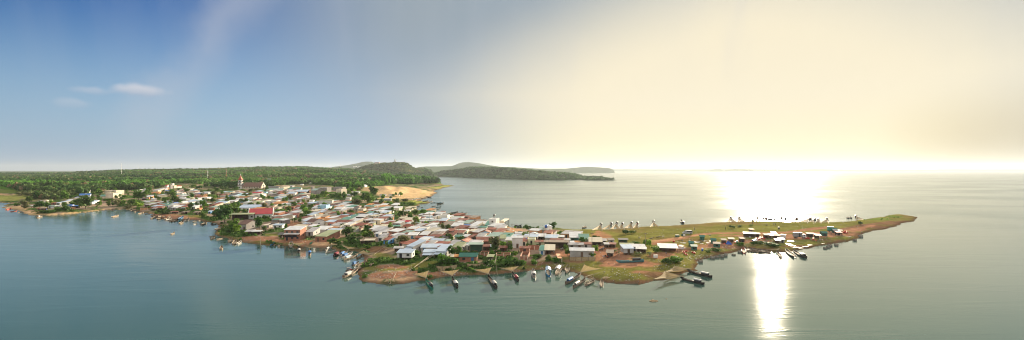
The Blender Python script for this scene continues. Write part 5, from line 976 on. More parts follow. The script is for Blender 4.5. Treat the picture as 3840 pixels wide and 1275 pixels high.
def statue():
    X, Y, g = hit(1481, 607); X, Y = (1481 - CX) / F * 2900, 2900; g = gz(X, Y) + 5; s = Y / F * 1.25; root = empty('statue', (X, Y, g))
    m = MB(); m.box(-5 * s, 5 * s, -3 * s, 3 * s, -14, 1.5 * s); m.box(-3.4 * s, 3.4 * s, -2.2 * s, 2.2 * s, 1.5 * s, 3 * s); m.build('plinth', M['stone'], root)
    m = MB(); m.lathe([(2.2 * s, 3 * s), (1.9 * s, 5 * s), (1.6 * s, 8 * s), (1.75 * s, 9 * s), (.6 * s, 9.8 * s), (.7 * s, 10.6 * s), (.75 * s, 11.2 * s), (.4 * s, 12 * s), (.02, 12.2 * s)], n=10); m.build('figure', M['stone'], root, True)
    tag(root, 'pale standing statue on a plinth crowning the far hill', 'statue')
    X2 = (1413 - CX) / F * 2850; r2 = empty('temple', (X2, 2850, gz(X2, 2850) + 4)); m = MB(); m.box(-6 * s, 6 * s, 0, 14, -12, 3 * s); m.build('wall', WALL['c'], r2); m = MB(); m.box(-6.5 * s, 6.5 * s, -1, 15, 3.1 * s, 4.4 * s); m.build('roof', ROOF['r'], r2)
    tag(r2, 'low flat temple building on the shoulder of the far hill', 'temple')
statue()
# ------------------------------------------------------------------ village trees, palms and bushes, one by one
TN = {'d': 'dark green', 'm': 'mid green', 'b': 'bright green', 'o': 'olive green', 't': 'dry tan'}
tree_i = 0
TB = []
def tree(ox, oy, x0, yt, x1, yb, kd, lab=None, short=None, k=4.275):
    global tree_i; tree_i += 1
    X0, X1, YT, YB = ox + x0 / k, ox + x1 / k, oy + yt / k, oy + yb / k
    X, Y, g = hit((X0 + X1) / 2, YB); s = Y / F; h = (YB - YT) * s; r_ = (X1 - X0) / 2 * s
    rs = random.Random(tree_i * 77)
    px, py = (X0 + X1) / 2, (YT + YB) / 2
    bush = len(kd) > 1; t = kd[0]; TB.append((X0, YT, X1, YB))
    if t in 'PN':
        root = empty('palm_tree' if t == 'P' else 'banana_plant', (X, Y + r_ * .3, g)); 
        if t == 'P':
            fr = 0.55 * h; sc = max(r_ / 0.5, 0.1)
            a = obj('trunk', PALM[0], root); a.scale = (h * .8, h * .8, h * .8); b = obj('crown', PALM[1], root); b.scale = (sc * .95, sc * .95, sc * .95); b.location = (0, 0, 0)
            top = Vector((0.05 * math.sin(2.2), 0.02, 1.0)); b.location = top * h * .8 - top * sc * .95
        else:
            a = obj('trunk', PALM[0], root); a.scale = (h * .5, h * .5, h * .35); b = obj('crown', PALM[1], root); sc = r_ / 0.5; top = Vector((0.05 * math.sin(2.2), 0.02, 1.0)); b.scale = (sc, sc, max(sc, h * .9)); b.location = Vector((top.x * h * .5, top.y * h * .5, h * .35)) - Vector((top.x * sc, top.y * sc, max(sc, h * .9)))
        root.rotation_euler.z = rs.uniform(0, 6.28)
        base = 'feathery coconut palm' if t == 'P' else 'broad-leaved banana plant'; cat = 'palm tree' if t == 'P' else 'plant'
    else:
        root = empty('bush' if bush else 'tree', (X, Y + r_ * 0.5, g)); me = CROWN[t][tree_i % 3]
        b = obj('crown', me, root); hh = h if bush else h * 0.93
        b.scale = (r_ * 1.22, r_ * 1.22, hh * 1.1); b.location = (0, 0, (-0.06 * h) if bush else h - hh); b.rotation_euler.z = rs.uniform(0, 6.28)
        if not bush: a = obj('trunk', TRUNK, root); a.scale = (max(r_, h * .35), max(r_, h * .35), h * 0.9); a.rotation_euler.z = rs.uniform(0, 6.28)
        w_ = X1 - X0; tall = h > 2.3 * r_
        base = (('low spreading ' if w_ > 25 else 'low ') + TN[t] + ' bush') if bush else (('tall ' if tall else ('broad ' if r_ > 5.5 else 'small ' if r_ < 3 else 'round ')) + TN[t] + ' tree'); cat = 'bush' if bush else 'tree'
    if short: LM.append((short, px, py))
    if lab: tag(root, lab, cat, 'village trees')
    else: later(root, base, px, py, cat, {'bush': 'bushes about the village and shore', 'tree': 'village trees', 'palm tree': 'coconut palms', 'plant': 'banana plants'}[cat])
TREES = '''
A 20 640
1115 440 1350 625 d|big dark broad tree right of the bright blue canopy;300 420 400 525 m;220 480 330 605 o;395 350 525 465 d;430 500 600 612 d;590 510 700 605 m;690 470 750 552 b;885 510 970 592 m;1010 490 1130 575 m;520 390 600 472 t;700 400 820 482 m;850 330 980 472 m;715 285 800 352 t;860 200 980 315 o;1215 160 1325 232 t;600 400 700 470 o;150 340 300 400 o;300 350 400 420 o;430 630 600 690 ms;590 640 770 690 ds;730 590 900 660 ms;880 580 1010 665 ds;1000 620 1110 665 ms;110 520 200 570 ms;250 560 350 610 os;980 400 1080 450 m;1090 390 1180 430 m
B 320 640
535 480 630 572 b;450 470 550 580 o;330 490 400 582 m;400 500 455 577 m;160 500 250 582 m;700 330 920 480 m|broad mid green tree clump filling the valley gap|big valley tree clump;530 420 600 482 m;0 450 60 622 d;465 150 560 255 d;680 220 780 305 t;790 240 925 285 t;940 300 1020 385 m;1210 430 1300 500 m;1150 440 1215 512 P;625 300 700 380 P;560 390 660 440 ms;630 460 860 560 ms;600 540 760 600 os;240 440 420 500 ms;760 500 900 600 bs;980 240 1060 300 o;860 250 950 310 m;1100 220 1190 270 o;140 300 250 390 m;60 330 140 400 m
C 500 680
1075 310 1180 462 b|tall bright green tree left of the bare village field|tall bright green tree;1110 275 1225 325 o;450 255 580 318 m;590 230 700 342 d;640 290 700 342 m;700 295 770 337 d;490 150 650 242 d;560 160 660 252 m;875 360 955 472 d;980 340 1040 422 d;780 120 880 182 m;1050 130 1110 182 P;1160 130 1240 172 m;1230 150 1320 232 o;1310 100 1368 162 m;1170 215 1240 252 m;360 270 450 345 P;885 220 930 257 m;915 210 972 262 m;250 250 300 292 m;960 110 1030 152 m;340 470 530 537 ds;640 445 780 502 ms;820 410 880 462 m;1040 500 1140 580 ms;480 420 540 460 m;1280 230 1368 260 m;1000 70 1090 130 d;1100 40 1200 110 d;1220 30 1320 100 d;900 60 1000 110 m;400 60 500 100 o;700 110 740 150 m;1150 460 1230 500 ms;200 100 290 170 m;440 150 480 210 m
D 800 680
245 245 328 312 d;395 285 480 350 d;470 285 562 350 d;300 335 410 422 m;150 380 420 540 m|large mid green tree mass left of the long pale roof;0 440 280 690 d|very large dark tree overhanging the bay shore|very large dark shore tree;150 470 300 600 d;330 440 430 520 m;420 450 520 512 m;530 345 640 387 m;745 408 820 442 d;833 408 892 452 m;622 430 690 452 d;775 553 887 627 d|dense round dark tree before the red-roofed hall;668 610 778 792 d|tall dark tree in front of the red-roofed hall|tall dark yard tree;625 590 780 652 m;225 620 420 760 ms;300 700 430 830 bs;200 740 330 830 ds;900 440 960 562 m;955 445 1060 527 m;1050 445 1155 527 b;1160 408 1252 492 m;1228 325 1322 392 m;1165 215 1278 302 o;935 160 1012 247 P;1095 150 1172 232 P;958 255 1032 297 m;740 250 800 287 m;800 95 882 162 d;545 180 610 232 m;1125 690 1192 772 m;1168 590 1232 652 m;1240 590 1340 652 m;550 115 640 190 o;420 120 500 180 m;300 90 400 150 m;640 110 720 160 o;200 60 300 130 d;80 80 190 150 d;0 100 80 190 d;0 210 60 260 m;180 250 250 290 m;760 720 860 780 ms;860 760 960 800 ms;560 560 650 600 ms
E 1100 680
240 215 340 312 m;330 205 440 302 m;425 165 500 262 m;480 170 560 302 b;555 190 640 302 m;635 190 720 302 d;695 190 775 302 m;755 190 845 302 d;935 290 1115 392 o|broad olive green tree at the right end of the tree belt;1055 200 1290 362 d|large dark tree grove below the sand mound|large dark grove;915 180 1035 262 d;1205 100 1335 262 d;1265 270 1355 342 o;1085 175 1155 207 m;90 390 215 502 m;125 450 215 562 b;190 460 282 562 m;85 520 205 592 d;220 370 312 452 d;555 430 637 527 o;310 705 435 805 b|rounded bright green tree below the brown-gabled house;445 670 565 755 N;765 765 985 900 d|big dark rounded tree on the overgrown bank|big dark bank tree;1115 710 1235 802 d;1095 815 1190 880 b;365 380 445 475 P;715 660 845 802 P;165 340 245 402 P;205 295 262 352 o;585 570 645 602 N;860 100 960 180 m;960 90 1060 160 m;1000 60 1100 150 d;840 130 920 210 m;0 340 40 400 d;280 560 340 600 N;60 600 150 660 m
F 1360 680
425 430 575 632 P|bushy-headed coconut palm, leftmost of the three tall palms;585 410 705 597 P|tallest coconut palm, middle of the three beside the bay;745 400 865 527 P|coconut palm nearest the bay, right of the three;365 480 435 567 P;555 480 700 582 d;700 500 800 582 m;785 470 905 562 d;895 455 1035 542 m;1078 490 1165 557 d;1190 500 1240 522 m;0 215 165 372 m;95 100 225 262 d;255 300 345 387 d;465 205 515 252 b;503 183 552 247 b;572 178 642 252 b;150 270 240 342 m;275 220 362 292 m;415 240 482 282 m;350 320 480 400 ms;480 280 600 340 ms;560 330 700 380 ms;600 280 720 330 os;700 330 850 390 ms
G 1220 780
575 385 660 502 b;625 385 765 502 d;1130 440 1350 605 o|sparse wide olive tree behind the pale stilted hut|sparse olive tree;30 500 200 570 ds;300 470 540 560 ds;420 510 560 590 ds;600 600 720 660 ms;480 420 560 480 m;960 545 1010 640 m
J 1480 780
812 640 962 785 d|left one of the two round dark trees by the olive roof|two round dark trees;952 637 1100 792 d|right one of the two round dark trees by the olive roof;645 765 880 925 m|big leafy mid green tree inside the bamboo-fenced plot;820 800 1020 925 m;1155 217 1272 262 d;835 85 932 157 o;400 70 520 140 m;560 70 650 130 d;270 690 410 760 ms
K 1740 780
405 465 600 705 o|big round tree standing alone among the front houses|big round front tree;655 553 785 692 o;970 283 1095 388 d;1078 318 1155 392 d;515 675 605 732 m;410 698 498 772 m;800 703 862 795 b;380 430 440 460 ms;700 600 780 700 ds;1090 770 1190 830 ms;690 780 760 830 ms
L 2000 820
220 73 372 212 d|big dark round tree behind the narrow white gable|big dark far-bank tree;390 190 480 255 ms;460 195 565 262 ms;180 200 260 255 m;945 440 1052 562 b|bright green tree on the corner by the red dirt square|bright corner tree;740 495 855 595 m;490 490 612 597 m;1260 440 1368 540 N;900 540 1000 620 ms;0 580 120 650 ds;0 640 60 700 ds
M 2280 820
555 345 665 455 m;620 355 718 475 b;55 430 145 545 N;145 420 235 525 N;138 515 218 625 P;400 455 560 600 N|broad banana clump in front of the sheet-metal house;605 450 745 605 N;715 460 855 555 m;375 365 515 408 ms;870 640 1015 735 ds;985 620 1200 725 ms;220 190 340 255 ds;330 195 460 240 ms
P 1780 920
470 215 600 335 ds;590 225 720 340 ds;700 240 830 330 ms;880 240 1020 320 ms;150 250 260 340 ds;370 290 480 350 ds;1120 170 1260 260 ms;1240 190 1360 290 ms;900 150 1100 220 ms
T 2720 800
72 198 168 242 ds;208 195 292 227 ds;385 180 460 207 ms;430 450 620 520 ds;620 480 880 545 ds;180 470 320 530 ms
V 3160 780
258 222 345 268 ds|lone dark round bush on the far spit
S 2460 800
100 740 240 820 ds;220 700 440 780 ms;800 590 900 640 ms;890 560 1060 620 ms
'''
def run_trees():
    o = None
    for line in TREES.strip().split('\n'):
        t = line.split()
        if len(t) == 3 and t[1].isdigit() and len(t[0]) == 1: o = (float(t[1]), float(t[2])); continue
        for sp in line.split(';'):
            p = sp.split('|'); q = p[0].split(); tree(*o, *map(float, q[:4]), q[4], p[1] if len(p) > 1 else None, p[2] if len(p) > 2 else None)
run_trees()
def small_trees():
    r_ = random.Random(17); n = 0
    for (x, y, rx, ry, k) in ((660, 745, 150, 26, 30), (860, 748, 110, 28, 16), (1000, 760, 90, 26, 12), (1120, 770, 100, 24, 10), (1250, 785, 120, 24, 8), (1420, 800, 140, 24, 8), (1560, 850, 140, 24, 5), (430, 735, 110, 26, 22), (260, 755, 120, 14, 14)):
        for _ in range(k):
            a, b = r_.uniform(-1, 1) * rx + x, r_.uniform(-1, 1) * ry + y; X, Y, g = hit(a, b)
            if gsd(X, Y) < 8: continue
            w_ = r_.uniform(8, 15) * (b - HY) / 110; h_ = w_ * r_.uniform(0.9, 1.3); tree(0, 0, a - w_ / 2, b - h_, a + w_ / 2, b, r_.choice('dmmmbo'), k=1.0)
small_trees()
def garden_bushes():
    r_ = random.Random(23)
    for (x, y, rx, ry, k) in ((700, 760, 170, 26, 14), (1180, 800, 200, 40, 14), (1450, 850, 200, 50, 12), (1700, 890, 200, 40, 10), (1900, 920, 160, 30, 8), (2150, 925, 90, 26, 4)):
        for _ in range(k):
            a, b = r_.uniform(-1, 1) * rx + x, r_.uniform(-1, 1) * ry + y; X, Y, g = hit(a, b)
            if gsd(X, Y) < 8: continue
            w_ = r_.uniform(11, 22) * (b - HY) / 190; h_ = w_ * r_.uniform(0.7, 1.0); tree(0, 0, a - w_ / 2, b - h_, a + w_ / 2, b, r_.choice(('ds', 'ms', 'ds', 'bs')), k=1.0)
garden_bushes()

# ------------------------------------------------------------------ boats
HULLN = {'w': ('hull_wood', 'brown wooden'), 'd': ('hull_dark', 'dark wooden'), 'b': ('hull_blue', 'blue'), 'g': ('hull_green', 'green-sterned'), 'p': ('hull_white', 'white'), 'r': ('hull_red', 'red'), 't': ('hull_teal', 'faded teal')}
CABN = {'w': 'cab_white', 'b': 'cab_blue', 'd': 'cab_dark', 'r': 'cab_red', 'g': 'cab_grey', 'e': 'cab_green', 'p': 'cab_pale'}
def hull_mesh(L_, W, H, mt, bow=0.7):
    n = 13; V, Q, rims = [], [], []
    for i in range(n):
        t = i / (n - 1); x = (t - 0.5) * L_
        wd = W / 2 * (math.sin(math.pi * (0.12 + 0.88 * t) ** 0.85) ** 0.62 if t < 1 else 0) * (1 if t > .0 else .8); wd = max(wd, 0.03)
        sh = H * (1 + bow * max(0, (t - .55) / .45) ** 2 * 1.2 + 0.45 * max(0, (.3 - t) / .3) ** 2); kl = -0.25 + 0.8 * sh * max(0, (t - .8) / .2) ** 2
        V += [(x, -wd, sh), (x, -wd * .82, kl + (sh - kl) * .35), (x, -wd * .3, kl), (x, wd * .3, kl), (x, wd * .82, kl + (sh - kl) * .35), (x, wd, sh), (x, wd * .86, sh), (x, wd * .72, max(kl + .12, H * .30)), (x, -wd * .72, max(kl + .12, H * .30)), (x, -wd * .86, sh)]
    for i in range(n - 1):
        a, b = i * 10, (i + 1) * 10
        for j in range(10): k = (j + 1) % 10; Q.append((a + j, b + j, b + k, a + k))
    me = bpy.data.meshes.new('hull'); me.from_pydata(V, [], Q + [tuple(range(9, -1, -1)), tuple((n - 1) * 10 + j for j in range(10))]); me.materials.append(mt); me.update(); return me
def net_mesh(A, T1, T2, sag=0.30, n=14):
    V, Q, UV = [], [], []
    for i in range(n + 1):
        s = i / n
        for j in range(n + 1):
            t = j / n; e = s * (1 - sag * math.sin(math.pi * t) ** 0.8)
            p = A + ((T1 - A) * (1 - t) + (T2 - A) * t) * (0.06 + 0.94 * e); p = p + Vector((0, 0, -0.10 * (T1 - A).length * math.sin(math.pi * t) * math.sin(math.pi * min(1, s * .95)) * .6)); V.append(p); UV.append((t, s))
    for i in range(n):
        for j in range(n): a = i * (n + 1) + j; Q.append((a, a + 1, a + n + 2, a + n + 1))
    me = bpy.data.meshes.new('net'); me.from_pydata(V, [], Q); me.materials.append(NET); uv = me.uv_layers.new(name='UVMap')
    for lp_ in me.loops: uv.data[lp_.index].uv = UV[lp_.vertex_index]
    me.polygons.foreach_set('use_smooth', [True] * len(Q)); me.update(); return me
def boat(ox, oy, xs, ys, xb, yb, hull='w', cab=None, tips=None, lab=None, short=None, group=None, k=4.275, lift=0.0, Lmax=17.0, wr=0.2, far=False, base=None):
    S_, B_ = (ox + xs / k, oy + ys / k), (ox + xb / k, oy + yb / k)
    mid = ((S_[0] + B_[0]) / 2, (S_[1] + B_[1]) / 2)
    a, b = Vector((*px2w(*S_), 0)), Vector((*px2w(*B_), 0)); d = b - a; L_ = min(max(d.length, 3.2), Lmax); c = (a + b) / 2
    if d.length > Lmax: c = a + d.normalized() * L_ / 2
    X, Y, g = hit(*mid)
    if g > 0.15: c = Vector((X, Y, 0))
    W = min(max(L_ * wr, 0.85), 2.4); H = min(0.25 + 0.034 * L_, 0.75)
    if far: W, H = 2.0, 0.6
    root = empty('fishing_boat' if cab or tips else 'wooden_boat', (c.x, c.y, max(0.0, gz(c.x, c.y)) + (0.15 if g > 0.3 else 0.0)), math.atan2(d.y, d.x))
    mh, hn = HULLN[hull]; obj('hull', hull_mesh(L_, W, H, M[mh]), root)
    nb = 3 if L_ < 7 else 5
    for i in range(nb):
        x = L_ * (-.36 + .7 * i / (nb - 1)); wd = W * .36 * (1 - abs(i / (nb - 1) - .45) * .5); m = MB(); m.box(x - .16, x + .16, -wd, wd, H * .70, H * .80); m.build('thwart', M['deck'], root)
    if L_ > 6.5:
        m = MB(); m.box(-L_ * .40, L_ * .30, -W * .30, W * .30, H * .42, H * .5); m.build('deck', M['deck'], root)
    cn = ''
    if cab:
        cl, ch = min(L_ * .24, 3.6), (1.15 if far else 0.95); x0 = -L_ * .36; cw = W * .36
        if cab[-1] == 'k':                                       # open canopy on four posts
            m = MB(); rr = H + 1.7; e = cw + .25
            m.slab([(x0 - .3, -e, rr - .25), (x0 + cl * 1.6, -e, rr - .25), (x0 + cl * 1.6, 0, rr + .2), (x0 - .3, 0, rr + .2)], .07); m.slab([(x0 - .3, 0, rr + .2), (x0 + cl * 1.6, 0, rr + .2), (x0 + cl * 1.6, e, rr - .25), (x0 - .3, e, rr - .25)], .07); m.build('canopy', M[CABN[cab[0]]], root)
            for xx in (x0, x0 + cl * 1.5):
                for yy in (-cw, cw): m = MB(); m.tube((xx, yy, H * .5), (xx, yy, rr - .25), .05, .05, 5); m.build('post', M['post'], root)
        else:
            m = MB(); m.box(x0, x0 + cl, -cw, cw, H * .5, H * .5 + ch); cb = m.build('cabin', M['cab_dark'] if cab[0] in 'wpg' and hull == 'd' else M[CABN[cab[0]]], root)
            m = MB(); nseg = 6; e = cw + .18
            pts = [(-e + 2 * e * i / nseg, H * .5 + ch + .28 * math.sin(math.pi * i / nseg)) for i in range(nseg + 1)]
            for (y0, z0_), (y1, z1) in zip(pts, pts[1:]): m.slab([(x0 - .3, y0, z0_ + .06), (x0 + cl + .5, y0, z0_ + .06), (x0 + cl + .5, y1, z1 + .06), (x0 - .3, y1, z1 + .06)], .06)
            m.build('roof', M[CABN[cab[-1]]], cb)
            m = MB(); m.box(x0 - .04, x0 + .06, -cw * .6, cw * .6, H * .5 + ch * .4, H * .5 + ch * .8); m.build('window', M['dark'], cb)
            m = MB(); m.box(x0 + cl + .4, x0 + cl + 1.3, -cw * .5, cw * .4, H * .5, H * .5 + .4); m.build('crate', M[random.choice(['red', 'bluep', 'cab_grey', 'deck', 'net_cloth'])], root)
    if tips:
        bpy.context.view_layer.update()
        Ml = root.matrix_world.copy() if False else Matrix.Translation(root.location) @ Matrix.Rotation(root.rotation_euler.z, 4, 'Z')
        A = Ml @ Vector((L_ * .44, 0, H * 1.9)); iv = Ml.inverted(); P = []
        for (tx, ty) in tips:
            r_ = ray(ox + tx / k, oy + ty / k); o_ = Vector((0, 0, CAMZ))
            if far:                                              # net lowered on the near side: the tip rests just over the ground
                X, Y, g = hit(ox + tx / k, oy + ty / k); P.append(Vector((X, Y, g + 0.25))); continue
            t = (A - o_).dot(r_) / r_.dot(r_); dm = (o_ + r_ * t - A).length; Lp = max(dm * 1.12, 5.0)
            t += math.sqrt(max(0, Lp * Lp - dm * dm)) / r_.length * (0.6); p = o_ + r_ * t
            if p.z < 0.5: p = o_ + r_ * ((CAMZ - 0.6 - gz(p.x, p.y)) / -r_.z)
            P.append(p)
        lA, l1, l2 = iv @ A, iv @ P[0], iv @ P[1]
        for q in (l1, l2): m = MB(); m.tube(lA - (q - lA) * .12, q, .11, .06, 6); m.build('pole', M['pale_post'] if not far else M['post'], root)
        obj('net', net_mesh(lA, l1, l2, 0.12 if not far else 0.06), root)
    px, py = mid
    if short: LM.append((short, px, py))
    grp = group or ('lift-net boats along the near shore' if tips and not far else 'lift-net boats along the far shore' if tips else 'small boats drawn up along the shore')
    if lab: tag(root, lab, 'boat', grp)
    else:
        bs = base or (('net-rigged ' if tips else '') + hn + (' cabin boat' if cab and cab[-1] != 'k' else ' canopied boat' if cab else ' boat'))
        later(root, ('small ' if L_ < 5 else 'long ' if L_ > 10.5 else '') + bs, px, py, 'boat', grp)
    return root
BOATS = '''
A 20 640
15 632 95 612 r;85 662 190 650 r;210 674 275 666 w;505 757 595 737 w w|lab=white-cabined boat floating off the sandy left point|short=white-cabined boat off the sandy point;10 607 75 597 w
B 320 640
430 750 535 725 w|lab=lone narrow boat drifting in the middle of the left bay|short=lone drifting boat in the left bay;415 644 455 637 w;735 652 815 632 w;715 632 760 612 w
C 500 680
0 472 40 457 w;15 498 85 484 w;85 527 165 508 w;190 532 265 526 w;280 604 365 582 w;330 572 430 556 w;300 562 350 546 w;385 612 455 582 w;480 578 512 566 d;505 607 575 590 w;535 634 620 602 p;592 654 640 622 w;635 652 685 622 w;690 620 725 600 w;725 644 805 618 t;735 612 800 582 b;740 687 800 655 w;820 648 900 618 p;840 628 890 606 w;605 857 665 830 w|lab=open wooden boat adrift well off the left shore|short=open boat adrift;410 580 460 560 w;560 590 600 570 w
G 700 760
105 318 165 294 d;110 355 170 338 p;195 296 240 282 w;235 364 325 324 w|lab=largest wooden boat moored in the shady bay corner;390 348 422 336 d;400 362 480 350 d;458 441 565 406 d|lab=dark laden boat nosed into the overgrown shore;370 551 462 538 w;382 591 462 562 w;485 594 605 570 w;678 642 705 596 w;722 638 800 604 w;748 676 788 622 w;810 671 880 628 p;552 760 562 712 w|lab=single boat pointing at the viewer off the grassy shore|short=single boat off the grassy shore
H 960 800
690 645 690 560 d w - 560 470 810 475|lab=white-cabined net boat below the tall brick lakeside house|short=white-cabined net boat;858 684 872 590 w b - 790 535 990 535|lab=blue-cabined net boat with its green net half up|short=blue-cabined net boat;1120 614 1222 548 p w - 1205 472 1368 502|lab=white net boat tied below the overgrown bank;1125 642 1280 604 p;560 545 567 480 p;235 528 300 494 b;290 526 315 504 w;355 542 390 502 w;865 495 905 475 g
G2 1220 780
140 785 262 712 d r|lab=dark boat with a red cabin, outermost of the moored cluster;235 780 372 698 d b - 268 600 545 642|short=moored boat cluster;262 804 445 728 p b;298 842 525 768 w p - 618 678 768 735|lab=pale boat with light blue cabin at the head of the cluster
N 1220 920
500 222 602 168 w - - 700 158 820 175;430 332 542 280 d b;495 342 660 270 w;330 418 460 392 w g;505 400 640 312 w;292 528 530 402 w w|lab=long tan boat with white cabin at the corner of the muddy point|short=long tan boat at the muddy corner;722 335 798 284 w|lab=small boat hauled up on the grassy point
O 1500 920
525 718 410 575 g d - 190 455 462 402|lab=green-sterned dark net boat at the tip of the muddy point|short=green-sterned net boat;922 695 828 540 d w - 640 410 950 385|lab=dark net boat with a fan net spread before the fenced tree|short=net boat before the fenced tree
P 1780 920
350 705 208 508 d g - -20 388 272 350|lab=long net boat with a blue drum on its red stern|short=long red-laden net boat;700 588 598 462 d r - 395 360 705 333|lab=net boat with maroon stern cabin under a wide fan net;950 528 938 412 p w|lab=small white and red boat moored by the water plants;1190 508 1160 372 b pk|wr=.13|lab=bright blue boat under a white gable canopy|short=bright blue canopied boat
Q 2060 920
112 486 205 340 w wk|wr=.11|lab=brown boat with a white awning beside the blue canopied boat;280 452 300 352 w|lab=small brown boat half beached by the shore grass;262 630 510 485 w b - 560 308 852 372|lab=net boat with a blue and white cabin under the big tan nets|short=big tan net boat;385 692 585 560 w g - 640 475 897 410|lab=grey-cabined net boat beside the raft of poles;578 655 735 575 w;836 672 842 575 w|lab=small lone boat right of the pole raft
R 2400 960
1150 352 755 252 d w - 345 265 545 160|lab=larger black net boat with long pale roofed cabin|short=larger black net boat;1028 462 645 372 d w - 208 372 385 240|lab=smaller black net boat in front with white cabin roof
M 2280 820
562 690 140 712 t d|lab=faded teal boat beached on the red dirt|short=beached teal boat
X 2180 780
322 272 285 318 d g - 165 362 345 368;490 258 435 308 d r - 320 345 455 355;577 250 545 292 d g - 465 340 625 350;667 260 630 302 d g - 585 335 690 350;812 248 775 288 d r - 685 325 835 335;905 252 875 288 d r - 815 325 925 335;1160 224 1155 272 d g - 1095 310 1250 312;80 302 0 338 w
S 2460 800
440 172 392 112 d g|lab=dark boat anchored alone off the far grassy shore|short=lone anchored dark boat
T 2720 800
88 80 92 126 d g - 20 142 190 148;226 78 232 126 d g - 190 140 325 142;517 72 517 126 d g - 488 132 562 134;450 112 430 130 d;622 86 605 130 d g;657 86 645 130 d g;702 88 690 130 d;722 88 712 130 d;748 88 735 130 d;795 92 765 130 d;908 80 870 126 d g - 838 132 885 152;968 92 945 130 d g;1150 92 1098 138 d g - 1048 150 1112 158
T2 2720 800
900 728 832 628 w - - 658 582 870 560|lab=small net boat against the blinding glint with a fan net|short=small net boat in the glint;1120 718 962 596 d|lab=left of two long dark boats by the glinting shore;1292 720 1085 615 d g|lab=right of two long dark boats with a pole frame|short=two long dark boats;300 648 287 578 r|lab=red-hulled boat at the left end of the packed row
U 2940 780
430 178 360 222 d g - 205 236 375 250;498 190 465 222 d g - 365 248 482 260;550 192 550 232 d g - 498 246 602 252;690 184 680 226 d g - 585 242 725 254;1010 152 1062 190 d;1052 150 1112 186 d;1150 142 1186 182 d g - 1150 216 1292 190
F 1360 680
800 303 862 290 d;830 290 890 278 d;1015 252 1105 264 d;980 270 1028 264 d;930 278 982 272 d;880 293 932 282 d;1090 350 1162 345 d;1165 348 1262 345 t;1190 362 1302 352 d;1190 382 1270 374 d;1100 412 1176 402 d;1172 417 1256 412 d;1182 455 1246 444 d;870 410 926 404 d;930 424 970 420 d;858 434 900 428 d;960 332 1052 322 d;1050 335 1122 325 d;870 322 950 312 d;1000 318 1060 312 d
J 1480 780
890 88 1022 70 d;950 104 1096 88 d;1000 126 1166 94 d|lab=longest dark boat moored off the village far shore|short=dark boats off the far shore
K 1740 780
802 302 926 285 d g;845 328 930 312 d
Z 1900 590
1742 399 1772 396 d
'''
def run_boats():
    o = None; kk = 4.275
    for line in BOATS.strip().split('\n'):
        t = line.split()
        if len(t) == 3 and t[0][0].isupper(): o = (float(t[1]), float(t[2])); nm = t[0]; continue
        for sp in line.split(';'):
            p = sp.split('|'); q = p[0].split(); kw = dict(e.split('=', 1) for e in p[1:])
            cab = q[5] if len(q) > 5 and q[5] != '-' else None
            tips = None
            if len(q) > 7: v = list(map(float, q[-4:])); tips = [(v[0], v[1]), (v[2], v[3])]
            far = nm in ('X', 'T', 'U')
            if far and cab: cab = 'd'
            if far and not tips: kw.setdefault('group', 'boats along the far shore of the spit')
            if nm == 'F' or nm == 'J': kw.setdefault('group', 'dark boats moored in the far bay')
            boat(*o, *map(float, q[:4]), q[4], cab, tips, far=far, k=4.293 if nm == 'Z' else kk, Lmax=12 if nm in ('T', 'U', 'X') else 24, wr=float(kw.pop('wr')) if 'wr' in kw else 0.24 if far else (0.115 if nm == 'R' else 0.075) if tips else 0.15, **kw)
    for i in range(15):
        x = 322 + i * 26 + random.uniform(-4, 4); y = 588 + (i / 14) ** 1.2 * 34 + random.uniform(-6, 6)
        boat(2720, 800, x + 16, y + 24, x - 12, y - 16, 'w' if i % 3 else 'd', lab='small wooden boat packed side by side in the row on the mud', group='row of small boats packed on the spit shore', wr=.24)
run_boats()
# ------------------------------------------------------------------ vehicles
def poly_prism(m, prof, y0, y1, mi=0):                  # closed side profile (x, z), extruded across y
    n = len(prof); m.face([(x, y0, z_) for x, z_ in prof], mi); m.face([(x, y1, z_) for x, z_ in prof][::-1], mi)
    for i in range(n): (xa, za), (xb, zb) = prof[i], prof[(i + 1) % n]; m.face([(xb, y0, zb), (xa, y0, za), (xa, y1, za), (xb, y1, zb)], mi)
def wheel(root, x, y, r_=.36):
    m = MB(); m.tube((x, y - .11, r_), (x, y + .11, r_), r_, None, 14); w_ = m.build('wheel', M['tyre'], root)
    m = MB(); m.tube((x, y - .125, r_), (x, y + .125, r_), r_ * .55, None, 10); m.build('rim', M['steel'], w_)
def van():
    X, Y, g = hit(2577, 878); r = empty('van', (X, Y, g), R(172)); L_, W = 5.6, 1.95
    m = MB(); poly_prism(m, [(-L_ / 2, .35), (L_ / 2 - .1, .35), (L_ / 2, .7), (L_ / 2 - .15, 1.05), (L_ / 2 - .95, 1.3), (L_ / 2 - 1.75, 2.15), (L_ / 2 - 2.3, 2.3), (-L_ / 2 + .3, 2.3), (-L_ / 2, 2.0)], -W / 2, W / 2); m.build('body', M['silver'], r)
    for s_ in (-1, 1):
        m = MB(); y = s_ * (W / 2); a, b = (y - .02, y + .02)
        m.box(-L_ / 2 + .25, L_ / 2 - 2.35, min(a, b), max(a, b), 1.3, 2.0); m.build('side_window', M['glass'], r)
        for x in (-L_ / 2 + .95, L_ / 2 - 1.0): wheel(r, x, s_ * (W / 2 - .08))
        m = MB(); m.box(L_ / 2 - .12, L_ / 2 + .02, s_ * .65 - .2, s_ * .65 + .2, .72, .9); m.build('headlight', M['white'], r)
    m = MB(); m.face([(L_ / 2 - .93, -W / 2 + .12, 1.36), (L_ / 2 - .93, W / 2 - .12, 1.36), (L_ / 2 - 1.70, W / 2 - .16, 2.14), (L_ / 2 - 1.70, -W / 2 + .16, 2.14)]); m.build('windscreen', M['glass'], r)
    tag(r, 'silver passenger van parked on the grass of the spit', 'van'); LM.append(('silver van', 2577, 872))
van()
